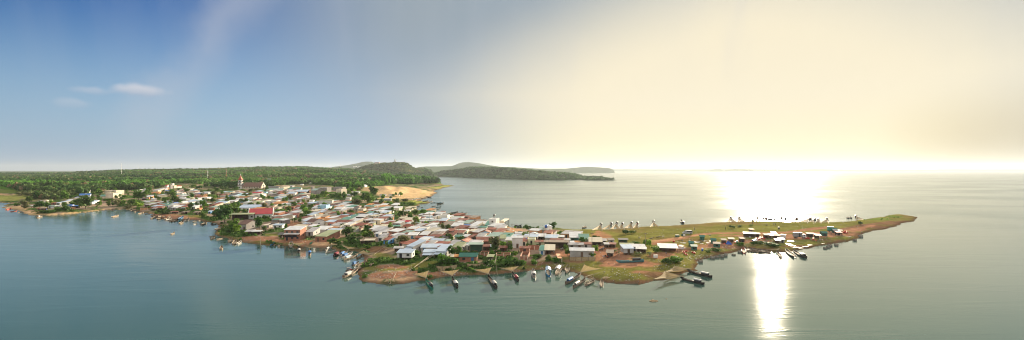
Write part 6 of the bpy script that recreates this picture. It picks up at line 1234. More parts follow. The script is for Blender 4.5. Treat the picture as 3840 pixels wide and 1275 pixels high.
def truck(x, y, rz, lab, boxm='cab_grey', L_=6.4, cabm='white'):
    X, Y, g = hit(x, y); r = empty('truck', (X, Y, g), R(rz)); W = 2.1
    m = MB(); m.box(-L_ / 2, L_ / 2 - 2.0, -W / 2, W / 2, .95, 3.1); bx_ = m.build('cargo_box', M[boxm], r)
    m = MB(); m.box(-L_ / 2 + .1, L_ / 2 - 2.1, -W / 2 - .03, W / 2 + .03, 3.11, 3.2); m.build('roof', ROOF['c'], bx_)
    m = MB(); m.box(-L_ / 2 + 2.3, -L_ / 2 + 3.2, -W / 2 - .03, -W / 2 + .03, 1.05, 2.9); m.build('door', M['dark'], bx_)
    m = MB(); m.box(-L_ / 2 + .1, L_ / 2 - .3, -.45, .45, .55, .93); m.build('chassis', M['cab_dark'], r)
    m = MB(); poly_prism(m, [(L_ / 2 - 1.9, .55), (L_ / 2, .55), (L_ / 2, 1.35), (L_ / 2 - .35, 2.25), (L_ / 2 - 1.9, 2.3)], -W / 2 + .05, W / 2 - .05); cb = m.build('cab', M[cabm], r)
    m = MB(); m.face([(L_ / 2 + .02, -W / 2 + .2, 1.42), (L_ / 2 + .02, W / 2 - .2, 1.42), (L_ / 2 - .3, W / 2 - .25, 2.18), (L_ / 2 - .3, -W / 2 + .25, 2.18)]); m.build('windscreen', M['glass'], cb)
    for s_ in (-1, 1):
        m = MB(); m.box(L_ / 2 - 1.5, L_ / 2 - .6, s_ * (W / 2 - .05) - .02, s_ * (W / 2 - .05) + .02, 1.35, 2.05); m.build('side_window', M['glass'], cb)
        for xx in (-L_ / 2 + 1.2, L_ / 2 - 1.0): wheel(r, xx, s_ * (W / 2 - .15), .45)
    tag(r, lab, 'truck', 'trucks on the spit'); LM.append((lab.split(' parked')[0], x, y - 8)); return r
truck(2998, 893, -4, 'white box truck parked by the market stalls'); truck(3122, 870, -30, 'white cabbed truck parked under the far green tent', 'cab_green', 5.6)
def motorbike(x, y, rz, c):
    X, Y, g = hit(x, y); r = empty('motorbike', (X, Y, g), R(rz))
    m = MB(); poly_prism(m, [(-.75, .62), (-.3, .5), (.25, .5), (.42, .95), (.3, 1.0), (.1, .78), (-.7, .82)], -.14, .14); m.build('body', M[c], r)
    for xx in (-.6, .6): m = MB(); m.tube((xx, -.05, .3), (xx, .05, .3), .3, None, 12); m.build('wheel', M['tyre'], r)
    m = MB(); m.tube((.36, -.34, 1.05), (.36, .34, 1.05), .03, None, 5); m.tube((.6, 0, .32), (.36, 0, 1.04), .04, None, 5); m.build('handlebar', M['steel'], r)
    m = MB(); m.box(-.7, .05, -.13, .13, .82, .9); m.build('seat', M['cab_dark'], r)
    tag(r, 'motorbike parked with others by the shacks at the dirt square', 'motorbike', 'motorbikes parked by the dirt square')
for x, y, a, c in ((2264, 968, 80, 'bluep'), (2270, 964, 60, 'cab_dark'), (2277, 967, 100, 'red'), (2283, 966, 75, 'cab_dark'), (2254, 940, 20, 'cab_dark'), (2262, 936, 40, 'silver'), (2237, 922, 10, 'cab_dark'), (2257, 921, 20, 'silver')): motorbike(x, y, a, c)
# ------------------------------------------------------------------ people
def person_mesh(sit=False):
    me = bpy.data.meshes.new('body'); hz = .48 if sit else .92
    V = [(0, 0, hz), (0, .0, hz + .28), (0, .02, hz + .5), (0, .03, hz + .6), (0, .03, hz + .74),
         (.19, .01, hz + .47), (.26, .04, hz + .2), (.22, .2, hz + .05), (-.19, .01, hz + .47), (-.27, .0, hz + .2), (-.25, .16, hz - .02)]
    E = [(0, 1), (1, 2), (2, 3), (3, 4), (2, 5), (5, 6), (6, 7), (2, 8), (8, 9), (9, 10)]; Rr = [.15, .15, .13, .055, .105, .06, .05, .04, .06, .05, .04]
    for s_ in (-1, 1):
        n = len(V)
        V += [(s_ * .1, .0, hz - .06)] + ([(s_ * .13, .42, hz + .02), (s_ * .13, .44, .06), (s_ * .13, .58, .04)] if sit else [(s_ * .11, .06, .48), (s_ * .11, -.02, .06), (s_ * .12, .13, .04)])
        E += [(0, n), (n, n + 1), (n + 1, n + 2), (n + 2, n + 3)]; Rr += [.1, .075, .05, .04]
    me.from_pydata(V, E, []); o = bpy.data.objects.new('body', me); COL.objects.link(o)
    sk = o.modifiers.new('skin', 'SKIN'); o.modifiers.new('sub', 'SUBSURF').levels = 1
    for i, v in enumerate(me.skin_vertices[0].data): v.radius = (Rr[i], Rr[i]); v.use_root = i == 0
    dg = bpy.context.evaluated_depsgraph_get(); m2 = bpy.data.meshes.new_from_object(o.evaluated_get(dg)); bpy.data.objects.remove(o)
    m2.materials.clear(); m2.materials.append(M['skin']); m2.materials.append(M['shirt']); m2.materials.append(M['cloth'])
    for p in m2.polygons:
        z_ = p.center.z - hz; p.material_index = 0 if z_ > .56 else 1 if z_ > .02 and not (abs(p.center.x) > .2 and z_ < .3) else 2 if z_ <= .02 and p.center.z > .1 and abs(p.center.x) < .2 else 0
    h = MB(); h.lathe([(.02, hz + .66), (.105, hz + .7), (.118, hz + .78), (.09, hz + .86), (.01, hz + .885)], (0, .0, 0), 10); return m2, h.mesh('hair', M['hair'])
PM = {False: person_mesh(), True: person_mesh(True)}
for x, y, sit, lab in ((2721, 861, False, 'person standing alone on the grass in front of the van track'), (2745, 837.5, False, 'person standing on the far bank beside a net'), (2605, 862, False, 'person walking on the grass right of the silver van'), (2875, 849, False, 'person in dark clothes crossing the grass of the spit'), (2901, 845, False, 'person standing on the grass, left of a close pair'), (2908, 846, False, 'person standing on the grass, right of a close pair'), (2822, 839, False, 'person alone on the far bank above the stalls'), (3117, 880, False, 'person standing on the red track by the far green tent'), (2104, 942, False, 'person in pale shirt standing in the brick yard'), (2110, 940, False, 'person standing beside another in the brick yard'), (2077, 950, True, 'person seated at the edge of the brick yard'), (2497, 953, True, 'person crouching in front of the dark red shed'), (3232, 877, False, 'person wading among the cages at the far shore')):
    X, Y, g = hit(x, y); r = empty('person', (X, Y, g), random.uniform(0, 6)); obj('body', PM[sit][0], r, True); obj('hair', PM[sit][1], r, True); tag(r, lab, 'person', 'people on the spit and in the yard')
# ------------------------------------------------------------------ tubs, boxes, barrels, cages and tarpaulins on the spit
def thing_at(name, x, y, lab, cat, rz=0, group=None): X, Y, g = hit(x, y); return tag(empty(name, (X, Y, g), R(rz)), lab, cat, group), Y / F
def tub(x, y, px_w, mt, lab, grp):
    r, s = thing_at('tub', x, y, lab, 'tub', random.uniform(0, 90), grp); q = px_w * s / 2; h = q * .95
    m = MB(); m.lathe([(.01, 0), (q * .82, 0), (q, h), (q * .9, h), (q * .74, .08), (.01, .08)], n=12); m.build('shell', mt, r, True)
    m = MB(); m.lathe([(q * 1.0, h - .02), (q * 1.08, h), (q * 1.08, h + .06), (q * .9, h + .06), (q * .9, h)], n=12); m.build('rim', mt, r, True)
for i, (x, y) in enumerate(((2564, 947), (2569, 953), (2574, 957), (2598, 949), (2604, 951), (2526.5, 908), (2573, 944))): tub(x, y, 9, M['red'], ['red fish tub, upper one of the stack on the dirt', 'red fish tub, middle one of the stack on the dirt', 'red fish tub, lower one of the stack on the dirt', 'red fish tub, left of the pair by the wet shore', 'red fish tub, right of the pair by the wet shore', 'red fish tub alone beside the dirt track', 'red fish tub, rear one of the stack on the dirt'][i], 'red fish tubs on the spit')
for x, y in ((2838, 897), (2847, 899), (2856, 896), (2862, 893), (2843, 894), (2851, 892), (2866, 897)): tub(x, y, 8, M['red'], 'red fish tub in the heap at the market stalls', 'red fish tubs heaped at the market')
for x, y in ((2824, 903), (2830, 901), (2835, 899), (2828, 905), (2836, 904)): tub(x, y, 8, M['bluep'], 'dark blue tub in the heap at the market stalls', 'blue tubs heaped at the market')
for x, y in ((3018, 893), (3024, 896), (3030, 894), (3034, 897)): tub(x, y, 7, M['red'], 'red tub beside the white box truck', 'red tubs beside the truck')
for x, y in ((3165, 873), (3171, 875), (3177, 874), (3169, 870)): tub(x, y, 7, M['red'], 'red tub beside the far green tent', 'red tubs by the far green tent')
def barrel(x, y, px_w, mt, lab):
    r, s = thing_at('barrel', x, y, lab, 'barrel'); q = px_w * s / 2; h = q * 2.6
    m = MB(); m.lathe([(.01, 0), (q, 0), (q * 1.06, h * .33), (q, h * .34), (q * 1.06, h * .66), (q, h * .67), (q, h), (.01, h)], n=12); m.build('drum', mt, r, True)
    m = MB(); m.lathe([(.01, h), (q * 1.05, h), (q * 1.05, h + .08), (.01, h + .08)], n=12); m.build('lid', mt, r)
barrel(2634, 941, 7.5, M['bluep'], 'dark blue barrel standing on the mud near the cages'); barrel(2764, 911, 6, M['greenp'], 'teal green barrel beside the blue tarpaulin'); barrel(3050, 901, 6, M['red'], 'red barrel in front of the dark stall'); barrel(2757, 912, 4, M['red'], 'small red barrel left of the teal barrel')
def crate(x, y, w_, h_, mt, top, lab, rz=-12, asp=.6, name='container'):
    r, s = thing_at(name, x, y, lab, 'container', rz); W, H = w_ * s, h_ * s
    m = MB(); m.box(-W / 2, W / 2, 0, W * asp, .12, H); m.build('box', mt, r); m = MB(); m.box(-W / 2 - .06, W / 2 + .06, -.06, W * asp + .06, H + .002, H + .1); m.build('lid', top, r)
    for xx in (-W / 2 + .1, W / 2 - .25): m = MB(); m.box(xx, xx + .15, .1, W * asp - .1, 0, .118); m.build('skid', M['post'], r)
crate(2551, 935, 17, 11, M['white'], ROOF['c'], 'long white insulated box beside the dark red shed', -38, 1.1); crate(2460, 968, 15.5, 10.5, M['white'], M['white'], 'square white box on the red dirt beside the bushes', 10, .5); crate(2937, 893, 17, 12, M['white'], M['white'], 'white insulated box at the right end of the market', -30, 1.0); crate(2922, 859, 5, 7, M['cab_dark'], M['cab_dark'], 'small dark box standing alone on the grass', 0, .8, 'box')
crate(2541, 889, 14, 7, WALL['G'], M['white'], 'green and white kiosk box beside the dirt track', 0, .5)
def board():
    r, s = thing_at('notice_board', 2562, 893, 'green and white notice board on a post by the track', 'sign'); W, H = 15 * s, 7.5 * s
    m = MB(); m.box(-W / 2, 0, -.04, .04, 1.2, 1.2 + H); m.build('green_panel', WALL['G'], r); m = MB(); m.box(.002, W / 2, -.04, .04, 1.2, 1.2 + H); m.build('white_panel', M['white'], r); m = MB(); m.tube((0, .1, -.3), (0, .1, 1.2 + H), .08); m.build('post', M['post'], r)
board()
def heap(x, y, w_, h_, mt, name, lab, cat, seed, group=None):
    X, Y, g = hit(x, y); s = Y / F; r_ = random.Random(seed); n = 12; V, Q = [], []
    for i in range(n + 1):
        for j in range(n + 1):
            a, b = i / n * 2 - 1, j / n * 2 - 1; d = min(1, math.hypot(a, b)); zz = (1 - d ** 2.2) * h_ * s * (0.75 + .35 * math.sin(a * 5 + seed) * math.cos(b * 4 + seed * 2)) + r_.uniform(-.05, .08) * h_ * s
            V.append((a * w_ * s / 2 * (1 + .12 * math.sin(seed + j)), b * w_ * s * .3 * (1 + .15 * math.cos(i + seed)), max(-.3, zz - (.25 if d >= 1 else 0))))
    for i in range(n):
        for j in range(n): a = i * (n + 1) + j; Q.append((a, a + n + 1, a + n + 2, a + 1))
    me = bpy.data.meshes.new(name); me.from_pydata(V, [], Q); me.materials.append(mt); me.update(); o = obj(name, me); o.location = (X, Y, g); tag(o, lab, cat, group); return o
heap(2732, 916, 22, 13, M['tarp'], 'tarpaulin', 'bright blue tarpaulin heaped over gear beside a shack', 'tarpaulin', 3); heap(171, 787, 11, 7, M['tarp'], 'tarpaulin', 'blue tarpaulin over gear among the left shore huts', 'tarpaulin', 5)
for i, (x, y, w_, lab) in enumerate(((1452, 1022, 38, 'heap of tan netting on the grass of the muddy point'), (1463, 1052, 40, 'tan netting spread at the waterline of the muddy point'), (2273, 1041, 30, 'pale crumpled net left on the dark bank'), (1279, 908, 26, 'rounded net heap on the overgrown bank'), (2451, 1129, 36, 'tan net floating in the open water'), (2499, 1121, 9, 'small tan net float near the floating net'), (2290, 945, 12, 'orange net bundle by the parked motorbikes'))):
    o = heap(x, y, w_, w_ * .16, M['net_cloth'], 'net_heap', lab, 'fishing net', i + 11)
def cage(x, y, px_w, h_):
    r, s = thing_at('fish_cage', x, y, 'square floating fish cage of netting at the spit shore', 'fish cage', random.uniform(-15, 15), 'floating fish cages along the spit shore'); q = px_w * s / 2; h = h_ * s
    m = MB()
    for a, b in ((-1, -1), (1, -1), (1, 1), (-1, 1)): m.tube((a * q, b * q, -.4), (a * q, b * q, h), .07, None, 5)
    for zz in (.15, h):
        for a, b, c, d in ((-1, -1, 1, -1), (1, -1, 1, 1), (1, 1, -1, 1), (-1, 1, -1, -1)): m.tube((a * q, b * q, zz), (c * q, d * q, zz), .07, None, 5)
    m.build('frame', M['post'], r)
    me = bpy.data.meshes.new('netting'); me.from_pydata([(-q, -q, 0), (q, -q, 0), (q, q, 0), (-q, q, 0), (-q, -q, h), (q, -q, h), (q, q, h), (-q, q, h)], [], [(0, 1, 5, 4), (1, 2, 6, 5), (2, 3, 7, 6), (3, 0, 4, 7)]); me.materials.append(GREYNET); obj('netting', me, r)
GREYNET = NET.copy(); GREYNET.name = 'grey_cage_net'
for n in GREYNET.node_tree.nodes:
    if n.type == 'VALTORGB':
        n.color_ramp.elements[0].color = (.12, .12, .12, 1); n.color_ramp.elements[1].color = (.3, .3, .29, 1)
for x, y, w_, h_ in ((2627, 983, 12, 8), (2672, 969, 13, 7), (2689, 966, 12, 7), (2722, 959, 9, 9), (2708, 965, 10, 9), (2751, 957, 10, 4), (2775, 947, 11, 7), (3094, 933, 9, 5), (3106, 929, 10, 6), (3112, 923, 11, 6), (3136, 921, 10, 6), (3205, 903, 9, 6), (3227, 889, 11, 7)): cage(x, y, w_, h_)
# ------------------------------------------------------------------ fences, posts, pole heaps, jetty
def fence(name, pts, h, mt, lab, cat, net=False, step=9):
    P = [Vector(hit(*p)) for p in pts]; c = P[0]; r = empty(name, c); tag(r, lab, cat); m = MB()
    for a, b in zip(P, P[1:]):
        a, b = a - c, b - c; n = max(1, int((b - a).length / 2.4))
        if net: m.hexa([(a.x, a.y, a.z - .6), (b.x, b.y, b.z - .6), (b.x + .05, b.y + .08, b.z - .6), (a.x + .05, a.y + .08, a.z - .6)], [(a.x, a.y, a.z + h), (b.x, b.y, b.z + h), (b.x + .05, b.y + .08, b.z + h), (a.x + .05, a.y + .08, a.z + h)])
        else:
            for f in (.45, .9): m.tube(a + Vector((0, 0, h * f)), b + Vector((0, 0, h * f)), .04, None, 4)
        for i in range(n + 1): p = a.lerp(b, i / n); q = MB(); q.tube(p + Vector((0, -.06, -.8)), p + Vector((0, -.06, h * random.uniform(1.05, 1.35))), .09, .07, 5); q.build('post', M['pale_post'] if not net else M['post'], r)
    m.build('panel' if net else 'rail', mt, r)
fence('fence', [(2136, 977), (2180, 979), (2232, 977)], 1.5, M['net_cloth'], 'netted tan fence in front of the broad white roof', 'fence', True)
fence('fence', [(1637, 1014), (1660, 1016), (1690, 1012), (1714, 1008)], 1.6, M['net_cloth'], 'bamboo and net fence round the leafy plot at the shore', 'fence', True)
fence('fence', [(1752, 1001), (1790, 1002), (1822, 992)], 1.2, M['net_cloth'], 'tan bank fence in front of the deep green roof', 'fence', True)
fence('fence', [(977, 858), (1000, 864), (1030, 868), (1066, 872)], 1.4, M['pale_post'], 'pale post and rail fence below the ruined yard', 'fence')
def pole(x, yt, yb, lab, cat='pole', mt='post', name='utility_pole', arm=True):
    X, Y, g = hit(x, yb); s = Y / F; r = empty(name, (X, Y, g)); h = (yb - yt) * s; m = MB(); m.tube((0, 0, -1), (0, 0, h), .16, .11, 7); m.build('shaft', M[mt], r)
    if arm: m = MB(); m.box(-.8, .8, -.08, .08, h * .92, h * .96); m.build('crossarm', M[mt], r)
    tag(r, lab, cat)
pole(977, 891, 920, 'pale post standing in the water off the grassy shore', 'post', 'pale_post', 'post', False); pole(1920, 841, 872, 'dark utility pole at the edge of the brick plaza'); pole(1759, 817, 832, 'grey utility pole among the white roofs', 'pole', 'steel'); pole(1499, 817, 836, 'pale utility pole left of the red-ridged house', 'pole', 'pale_post'); pole(1042, 734, 755, 'tall dark utility pole behind the blue-gridded house'); pole(1670, 850, 874, 'grey utility pole beside the boxy white-roofed house', 'pole', 'steel'); pole(1101, 818, 838, 'bare wooden pole in the dirt yard', 'pole', 'pale_post', 'utility_pole', False)
for i, (x, y) in enumerate(((700, 742), (820, 742), (930, 735), (1150, 770), (1230, 800), (1330, 812), (1400, 838), (1560, 868), (1610, 838), (1720, 900), (1800, 905), (1985, 905), (2040, 905), (2220, 930), (2420, 930))):
    X, Y, g = hit(x, y); r = empty('utility_pole', (X, Y, g)); m = MB(); m.tube((0, 0, -1), (0, 0, 7.5), .15, .1, 6); m.build('shaft', M['pale_post'], r); m = MB(); m.box(-.8, .8, -.07, .07, 6.9, 7.1); m.build('crossarm', M['post'], r); later(r, 'thin utility pole', x, y - 12, 'pole', 'utility poles of the village')
def poles(name, ends, lab, cat='poles'):
    c = Vector(hit(*ends[0][0])); r = empty(name, c); tag(r, lab, cat)
    for a, b, za, zb in ends:
        p = Vector(hit(*a)) - c + Vector((0, 0, za)); q = Vector(hit(*b)) - c + Vector((0, 0, zb)); m = MB(); m.tube(p, q, .08, .05, 6); m.build('pole', M['pale_post'], r)
poles('pole_bundle', [((1535, 1018), (1625, 966), .3, 1.6), ((1540, 1016), (1628, 962), .4, 1.9), ((1542, 1013), (1632, 966), .4, 1.5)], 'long bamboo poles leaning from the grass up to a platform'); poles('pole_bundle', [((1460, 1067), (1487, 1024), .1, .4), ((1463, 1066), (1485, 1030), .2, .4)], 'pair of pale poles lying across the muddy point')
poles('pole_bundle', [((1440, 942), (1498, 921), .3, .8), ((1402, 957), (1450, 930), .3, 1.2)], 'thin poles lying on the brown bank under the shacks'); poles('mooring_frame', [((1854, 1028), (1861, 975), .0, 1.0), ((1865, 1030), (1857, 1000), .0, 3.0), ((1848, 1010), (1864, 973), .2, 2.5)], 'crooked wooden mooring posts on the bank between two nets', 'posts')
poles('pole_raft', [((2196, 1062), (2222, 1044), .3, .4), ((2200, 1060), (2226, 1046), .4, .4), ((2205, 1062), (2230, 1048), .3, .4), ((2198, 1056), (2218, 1042), .5, .6), ((2188, 1066), (2214, 1046), .3, .5)], 'raft of loose poles tied between two net boats', 'raft')
def jetty():
    a, b = Vector(hit(1872, 848)), Vector((*px2w(1901, 838), 0)); r = empty('jetty', a); d = Vector((b.x - a.x, b.y - a.y, 0)); n = d.normalized().cross(Vector((0, 0, 1))); m = MB(); w_ = 1.8; zt = 2.2
    m.slab([tuple(n * -w_ + Vector((0, 0, zt))), tuple(d - n * w_ + Vector((0, 0, zt))), tuple(d + n * w_ + Vector((0, 0, zt))), tuple(n * w_ + Vector((0, 0, zt)))], .35) ; m.build('deck', WALL['c'], r)
    for k in range(5):
        for s_ in (-1, 1): p = d * (k / 4) + n * s_ * w_ * .8; m = MB(); m.tube(p + Vector((0, 0, -3)), p + Vector((0, 0, zt - .36)), .28, None, 7); m.build('pile', M['post'], r)
    tag(r, 'short cream jetty on dark piles behind the brick plaza', 'jetty')
jetty()
def ramp():
    a, b = Vector(hit(2092, 956)), Vector(hit(2099, 984)); r = empty('walkway', b); d = a - b; m = MB(); w_ = 0.9; zt = 1.8
    m.slab([(-w_, 0, zt), (w_, 0, zt), (d.x + w_, d.y, d.z + .6), (d.x - w_, d.y, d.z + .6)], .2); m.build('deck', WALL['o'], r)
    for s_ in (-1, 1): m = MB(); m.box(s_ * w_ - .15, s_ * w_ + .15, .1, .4, -1, zt - .21); m.build('pillar', WALL['c'], r)
    tag(r, 'narrow brick walkway running from the yard out over the bank', 'walkway')
ramp()
# beached wreckage and market clutter
for x, y, rz in ((2473, 889, 20), (2488, 888, 60), (2446, 895, 30), (2394, 892, 80), (2663, 882, 70), (2350, 866, 15), (2378, 868, 25)):
    r, s = thing_at('driftwood', x, y, 'dark driftwood and wreck timber lying on the grass', 'driftwood', rz, 'driftwood on the spit grass'); m = MB()
    for k in range(3): a = random.uniform(-.6, .6); m.tube((-1.8, a, .1), (1.8 * random.uniform(.5, 1), a + random.uniform(-.8, .8), .5), .14, .07, 5)
    m.build('timber', M['hull_dark'], r)
for i, (x, y) in enumerate(((2786, 892), (2795, 893), (2812, 890), (2830, 888), (2846, 886), (2884, 910), (2892, 914), (2900, 906), (2876, 905), (2912, 911), (2925, 908), (2936, 905), (2868, 908), (3060, 902), (3068, 905), (3076, 900), (3140, 882), (3148, 886), (3158, 884), (2704, 909), (2716, 915), (2744, 913), (2560, 904), (2586, 903), (2594, 900))):
    h_ = heap(x, y, random.uniform(6, 10), random.uniform(3, 5), [M['rubble'], M['cab_grey'], M['white'], M['deck'], M['net_cloth'], M['greenp'], M['red']][i % 7], 'gear_heap', 'heap of fishing gear and bags among the spit stalls', 'gear heap', i + 30, 'gear heaps among the spit stalls')
# puddles and fish spread to dry that flash white in the low sun
def puddle(x, y, w_, h_, seed):
    X, Y, g = hit(x, y); r_ = random.Random(seed); n = 26; b = hit(x, y + h_ / 2)[1]; t = hit(x, y - h_ / 2)[1]; ry = max(.6, (t - b) / 2); rx = w_ * Y / F / 2 * .8; ry *= .8; P = []
    for i in range(n):
        a = 2 * math.pi * i / n; k = .72 + .4 * math.sin(a * 3 + seed) * .5 + r_.uniform(-.14, .14); P.append((X + rx * k * math.cos(a), Y + ry * k * math.sin(a)))
    zt = max(gz(*p) for p in P) * .4 + g * .6 + .06; me = bpy.data.meshes.new('puddle'); me.from_pydata([(p[0], p[1], zt) for p in P], [], [tuple(range(n))]); me.materials.append(PUD); me.update(); tag(obj('puddle', me), kind='structure')
PUD = mat('wet_puddle', (0.35, 0.31, 0.26), (0.28, 0.24, 0.19), 0.8, 0.22, 0, 0, 0, 0.9)
for i, q in enumerate(((2563, 911, 34, 6), (2612, 908, 56, 8), (2640, 904, 30, 6), (2670, 905, 40, 9), (2655, 911, 30, 6), (2632, 914, 22, 4), (2568, 930, 18, 6), (2552, 918, 24, 3), (2955, 916, 26, 10), (2968, 921, 36, 7), (2975, 906, 40, 5), (2962, 904, 24, 5), (2985, 929, 40, 5), (3020, 925, 40, 4), (3035, 920, 36, 4), (3002, 931, 30, 3), (3085, 914, 22, 4), (3160, 886, 30, 3), (3185, 889, 30, 2.5), (2540, 906, 14, 2))): puddle(*q, i)
# litter: tiny scraps, uncountable
def litter():
    r_ = np.random.default_rng(5); V, Q = [], []
    for (x, y, rx, ry, n) in ((1600, 1020, 130, 22, 260), (1700, 1030, 80, 8, 160), (1900, 1005, 160, 14, 320), (2100, 995, 80, 14, 160), (2350, 1030, 120, 25, 150), (2520, 990, 80, 25, 220), (2620, 965, 60, 14, 260), (2700, 925, 90, 20, 300), (2850, 905, 120, 18, 420), (3050, 890, 120, 18, 300), (2600, 870, 200, 14, 220), (2900, 850, 200, 10, 160), (3180, 850, 120, 14, 160), (1450, 1020, 90, 30, 220), (1150, 905, 110, 10, 160), (930, 890, 90, 12, 120), (640, 812, 90, 8, 140), (2280, 960, 60, 25, 80), (1700, 930, 250, 40, 260)):
        for _ in range(int(n * .6)):
            px, py = r_.normal(x, rx * .55), r_.normal(y, ry * .55); X, Y, g = hit(px, py)
            if gsd(X, Y) < .4 or Y > 800: continue
            s = r_.uniform(.08, .26) * (1 + Y / 700); a = r_.uniform(0, 6.28); c, sn = math.cos(a) * s, math.sin(a) * s; h = r_.uniform(.08, .3); k = len(V)
            V += [(X - c, Y - sn, g + .02), (X + sn, Y - c, g + h), (X + c, Y + sn, g + .04), (X - sn * .8, Y + c * .8, g + h * .6)]; Q.append((k, k + 1, k + 2, k + 3))
    o = obj('litter', npmesh('litter', np.array(V), np.array(Q), mat('litter_scraps', (.68, .64, .6), (.34, .30, .27), 0.35, .8))); tag(o, 'pale scraps of litter scattered over the banks and the spit', 'litter', kind='stuff')
litter()
def tufts():
    r_ = np.random.default_rng(8); n = 60000; u = r_.uniform(-.85, .85, n); Y = np.exp(r_.uniform(np.log(165), np.log(560), n)); i = np.clip(np.searchsorted(U, u), 0, NU - 1); j = np.clip(np.round((np.log(Y) - LOGY0) / DLY).astype(int), 0, NY - 1)
    c = col[i, j]; g = (c[:, 1] > c[:, 0] * 1.02) & (SD[i, j] > 1.5) & (r_.uniform(size=n) < np.where(c[:, 1] < .12, .4, .07)); g &= ~((PYg[i, j] < 905) & (PXg[i, j] > 1000) & (PXg[i, j] < 2080) & (r_.uniform(size=n) < .8))
    X, Y, i, j, c = (u * Y)[g], Y[g], i[g], j[g], c[g]; m = len(X); q = 5; V = []; a = r_.uniform(0, 6.28, (m, q)); s = r_.uniform(.16, .5, (m, q)) * np.where(c[:, 1] < .12, 1.5, .8)[:, None] * (1 + Y / 900)[:, None]
    cx, cy = X[:, None] + r_.normal(0, .5, (m, q)), Y[:, None] + r_.normal(0, .5, (m, q)); zz = z[i, j][:, None]; dx, dy = np.cos(a) * s, np.sin(a) * s; lx, ly = r_.normal(0, .2, (m, q)), r_.normal(0, .2, (m, q))
    V = np.stack([np.stack([cx - dx, cy - dy, zz + 0 * cx - .05], -1), np.stack([cx + dx, cy + dy, zz + 0 * cx - .05], -1), np.stack([cx + dx * .6 + lx, cy + dy * .6 + ly, zz + s * 1.3], -1), np.stack([cx - dx * .7 + lx, cy - dy * .7 + ly, zz + s * 1.1], -1)], 2).reshape(-1, 3)
    t = np.where(c[:, 1:2] < .12, np.array((.07, .13, .028)), np.array((.13, .19, .04))) * r_.uniform(.6, 1.4, (m, 1)); Cc = np.repeat(t, q * 4, 0); print('tufts', m)
    tag(obj('grass', npmesh('grass', V, np.arange(len(V)).reshape(-1, 4), FOREST, Cc)), 'rough grass and weeds over the banks and the spit', 'grass', kind='stuff')
tufts()
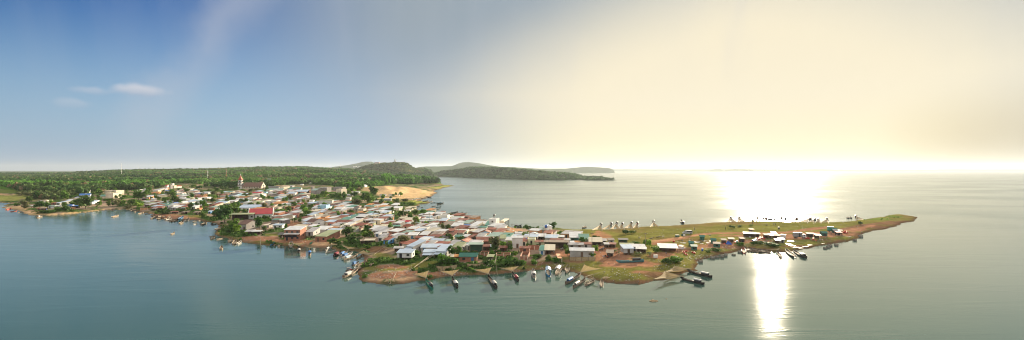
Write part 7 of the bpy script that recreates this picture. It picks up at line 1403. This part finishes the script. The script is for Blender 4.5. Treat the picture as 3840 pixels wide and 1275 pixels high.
# small filler houses set into the gaps between the houses
def fillers():
    import bisect
    r_ = random.Random(99); occ = [(o.location.x, o.location.y, 4.2) for (_, _, _, o) in HB] ; occ += [(o.location.x, o.location.y, 3.0) for o in COL.objects if o.parent is None and o.name.split('.')[0] in ('tree', 'palm_tree', 'hall', 'pavilion')]
    poly = np.array('500 770 560 735 640 722 760 716 900 722 1000 722 1100 716 1180 724 1240 752 1330 748 1420 760 1470 772 1540 790 1640 806 1760 828 1850 845 1900 880 2010 880 2140 885 2200 905 2180 930 2060 930 1960 945 1850 950 1700 965 1620 960 1540 940 1440 925 1370 905 1290 890 1190 875 1110 870 1050 838 985 820 900 800 820 790 760 790 650 790 560 786'.split(), float).reshape(-1, 2)
    def inside(x, y):
        c = False
        for (ax, ay), (bx, by) in zip(poly, np.roll(poly, -1, 0)):
            if (ay > y) != (by > y) and x < (bx - ax) * (y - ay) / (by - ay) + ax: c = not c
        return c
    near, far = 0, MB(); cols = list('wwwwwlllbrrroncPcG'); fm = []; mats_ = []
    def mi(m_):
        if m_ not in mats_: mats_.append(m_)
        return mats_.index(m_)
    tries = 0
    while tries < 9000 and (near < 150 or len(fm) < 420):
        tries += 1; x, y = r_.uniform(500, 2200), r_.uniform(716, 965)
        if not inside(x, y) or any(a - 2 < x < c + 2 and b + (d - b) * .25 < y < d + 7 for a, b, c, d in TB) or any(((x - a) / c) ** 2 + ((y - b) / d) ** 2 < 1 for a, b, c, d in ((1285, 738, 140, 22), (880, 800, 60, 40), (1010, 862, 60, 12), (1100, 842, 40, 12), (1320, 880, 50, 12), (700, 790, 60, 14), (810, 780, 40, 10))): continue
        X, Y, g = hit(x, y); rad = 3.0 if Y < 430 else 4.6
        if gsd(X, Y) < 6 or any(abs(a - X) < rad + q * .5 and abs(b - Y) < rad + q * .9 for a, b, q in occ): continue
        W, D, H = r_.uniform(3.6, 7.5), r_.uniform(4, 9), r_.uniform(2.1, 3.0); rz = R(r_.uniform(-32, -6)); rc = r_.choice(cols); wc = r_.choice('wcgkobbct'); rise = D * .13
        if Y < 430:
            if near >= 150: continue
            near += 1; root = empty('filler_house', (X, Y, g), rz); m = MB(); wallring(m, W, D, -1, lambda a, b: H + rise * b / D - .1); m.build('wall', WALL[wc], root); m = MB(); m.slab([(-W / 2 - .3, -.3, H), (W / 2 + .3, -.3, H), (W / 2 + .3, D + .3, H + rise), (-W / 2 - .3, D + .3, H + rise)], .1); m.build('roof', ROOF[rc], root)
            m = MB(); m.box(-.5, .5, -.05, .03, 0, 1.9); m.build('door', M['dark'], root); later(root, f'small {WW[wc]} house under a {RW[rc]} roof', x, y, 'shed', 'filler houses between the village houses')
        else:
            m = MB(); wallring(m, W * 1.25, D * 1.2, -1, lambda a, b: H); 
            nb = len(m.f); e = W * .625 + .3; m.slab([(-e, -.3, H + .02), (e, -.3, H + .02), (e, D * 1.2 + .3, H + rise * 1.2), (-e, D * 1.2 + .3, H + rise * 1.2)], .1)
            T_ = Matrix.Translation((X, Y, g)) @ Matrix.Rotation(rz, 4, 'Z'); k = len(far.v); far.v += [tuple(T_ @ Vector(v)) for v in m.v]
            for i, f in enumerate(m.f): far.f.append(tuple(k + j for j in f)); far.m.append(mi(WALL[wc] if i < nb else ROOF[rc]))
            fm.append(1)
        occ.append((X, Y, 4.0))
    print('fillers', near, len(fm)); o = far.build('house', mats_); tag(o, 'dense mass of small far houses filling the gaps of the upper village', 'house', kind='stuff')
fillers()
resolve()
# ------------------------------------------------------------------ the air
def haze():
    m = bpy.data.materials.new('haze_air'); m.use_nodes = True; N = m.node_tree.nodes; L = m.node_tree.links
    for n in list(N):
        if n.type == 'BSDF_PRINCIPLED': N.remove(n)
    v = N.new('ShaderNodeVolumePrincipled'); v.inputs['Color'].default_value = (0.53, 0.59, 0.65, 1); v.inputs['Density'].default_value = HAZE_D; v.inputs['Anisotropy'].default_value = 0.35
    L.new(v.outputs[0], N['Material Output'].inputs['Volume'])
    b = MB(); b.box(-36200, 36200, -3000, 20000, -4.2, 230)
    tag(b.build('haze', m), kind='stuff')
HAZE_D = 0.000045
haze()
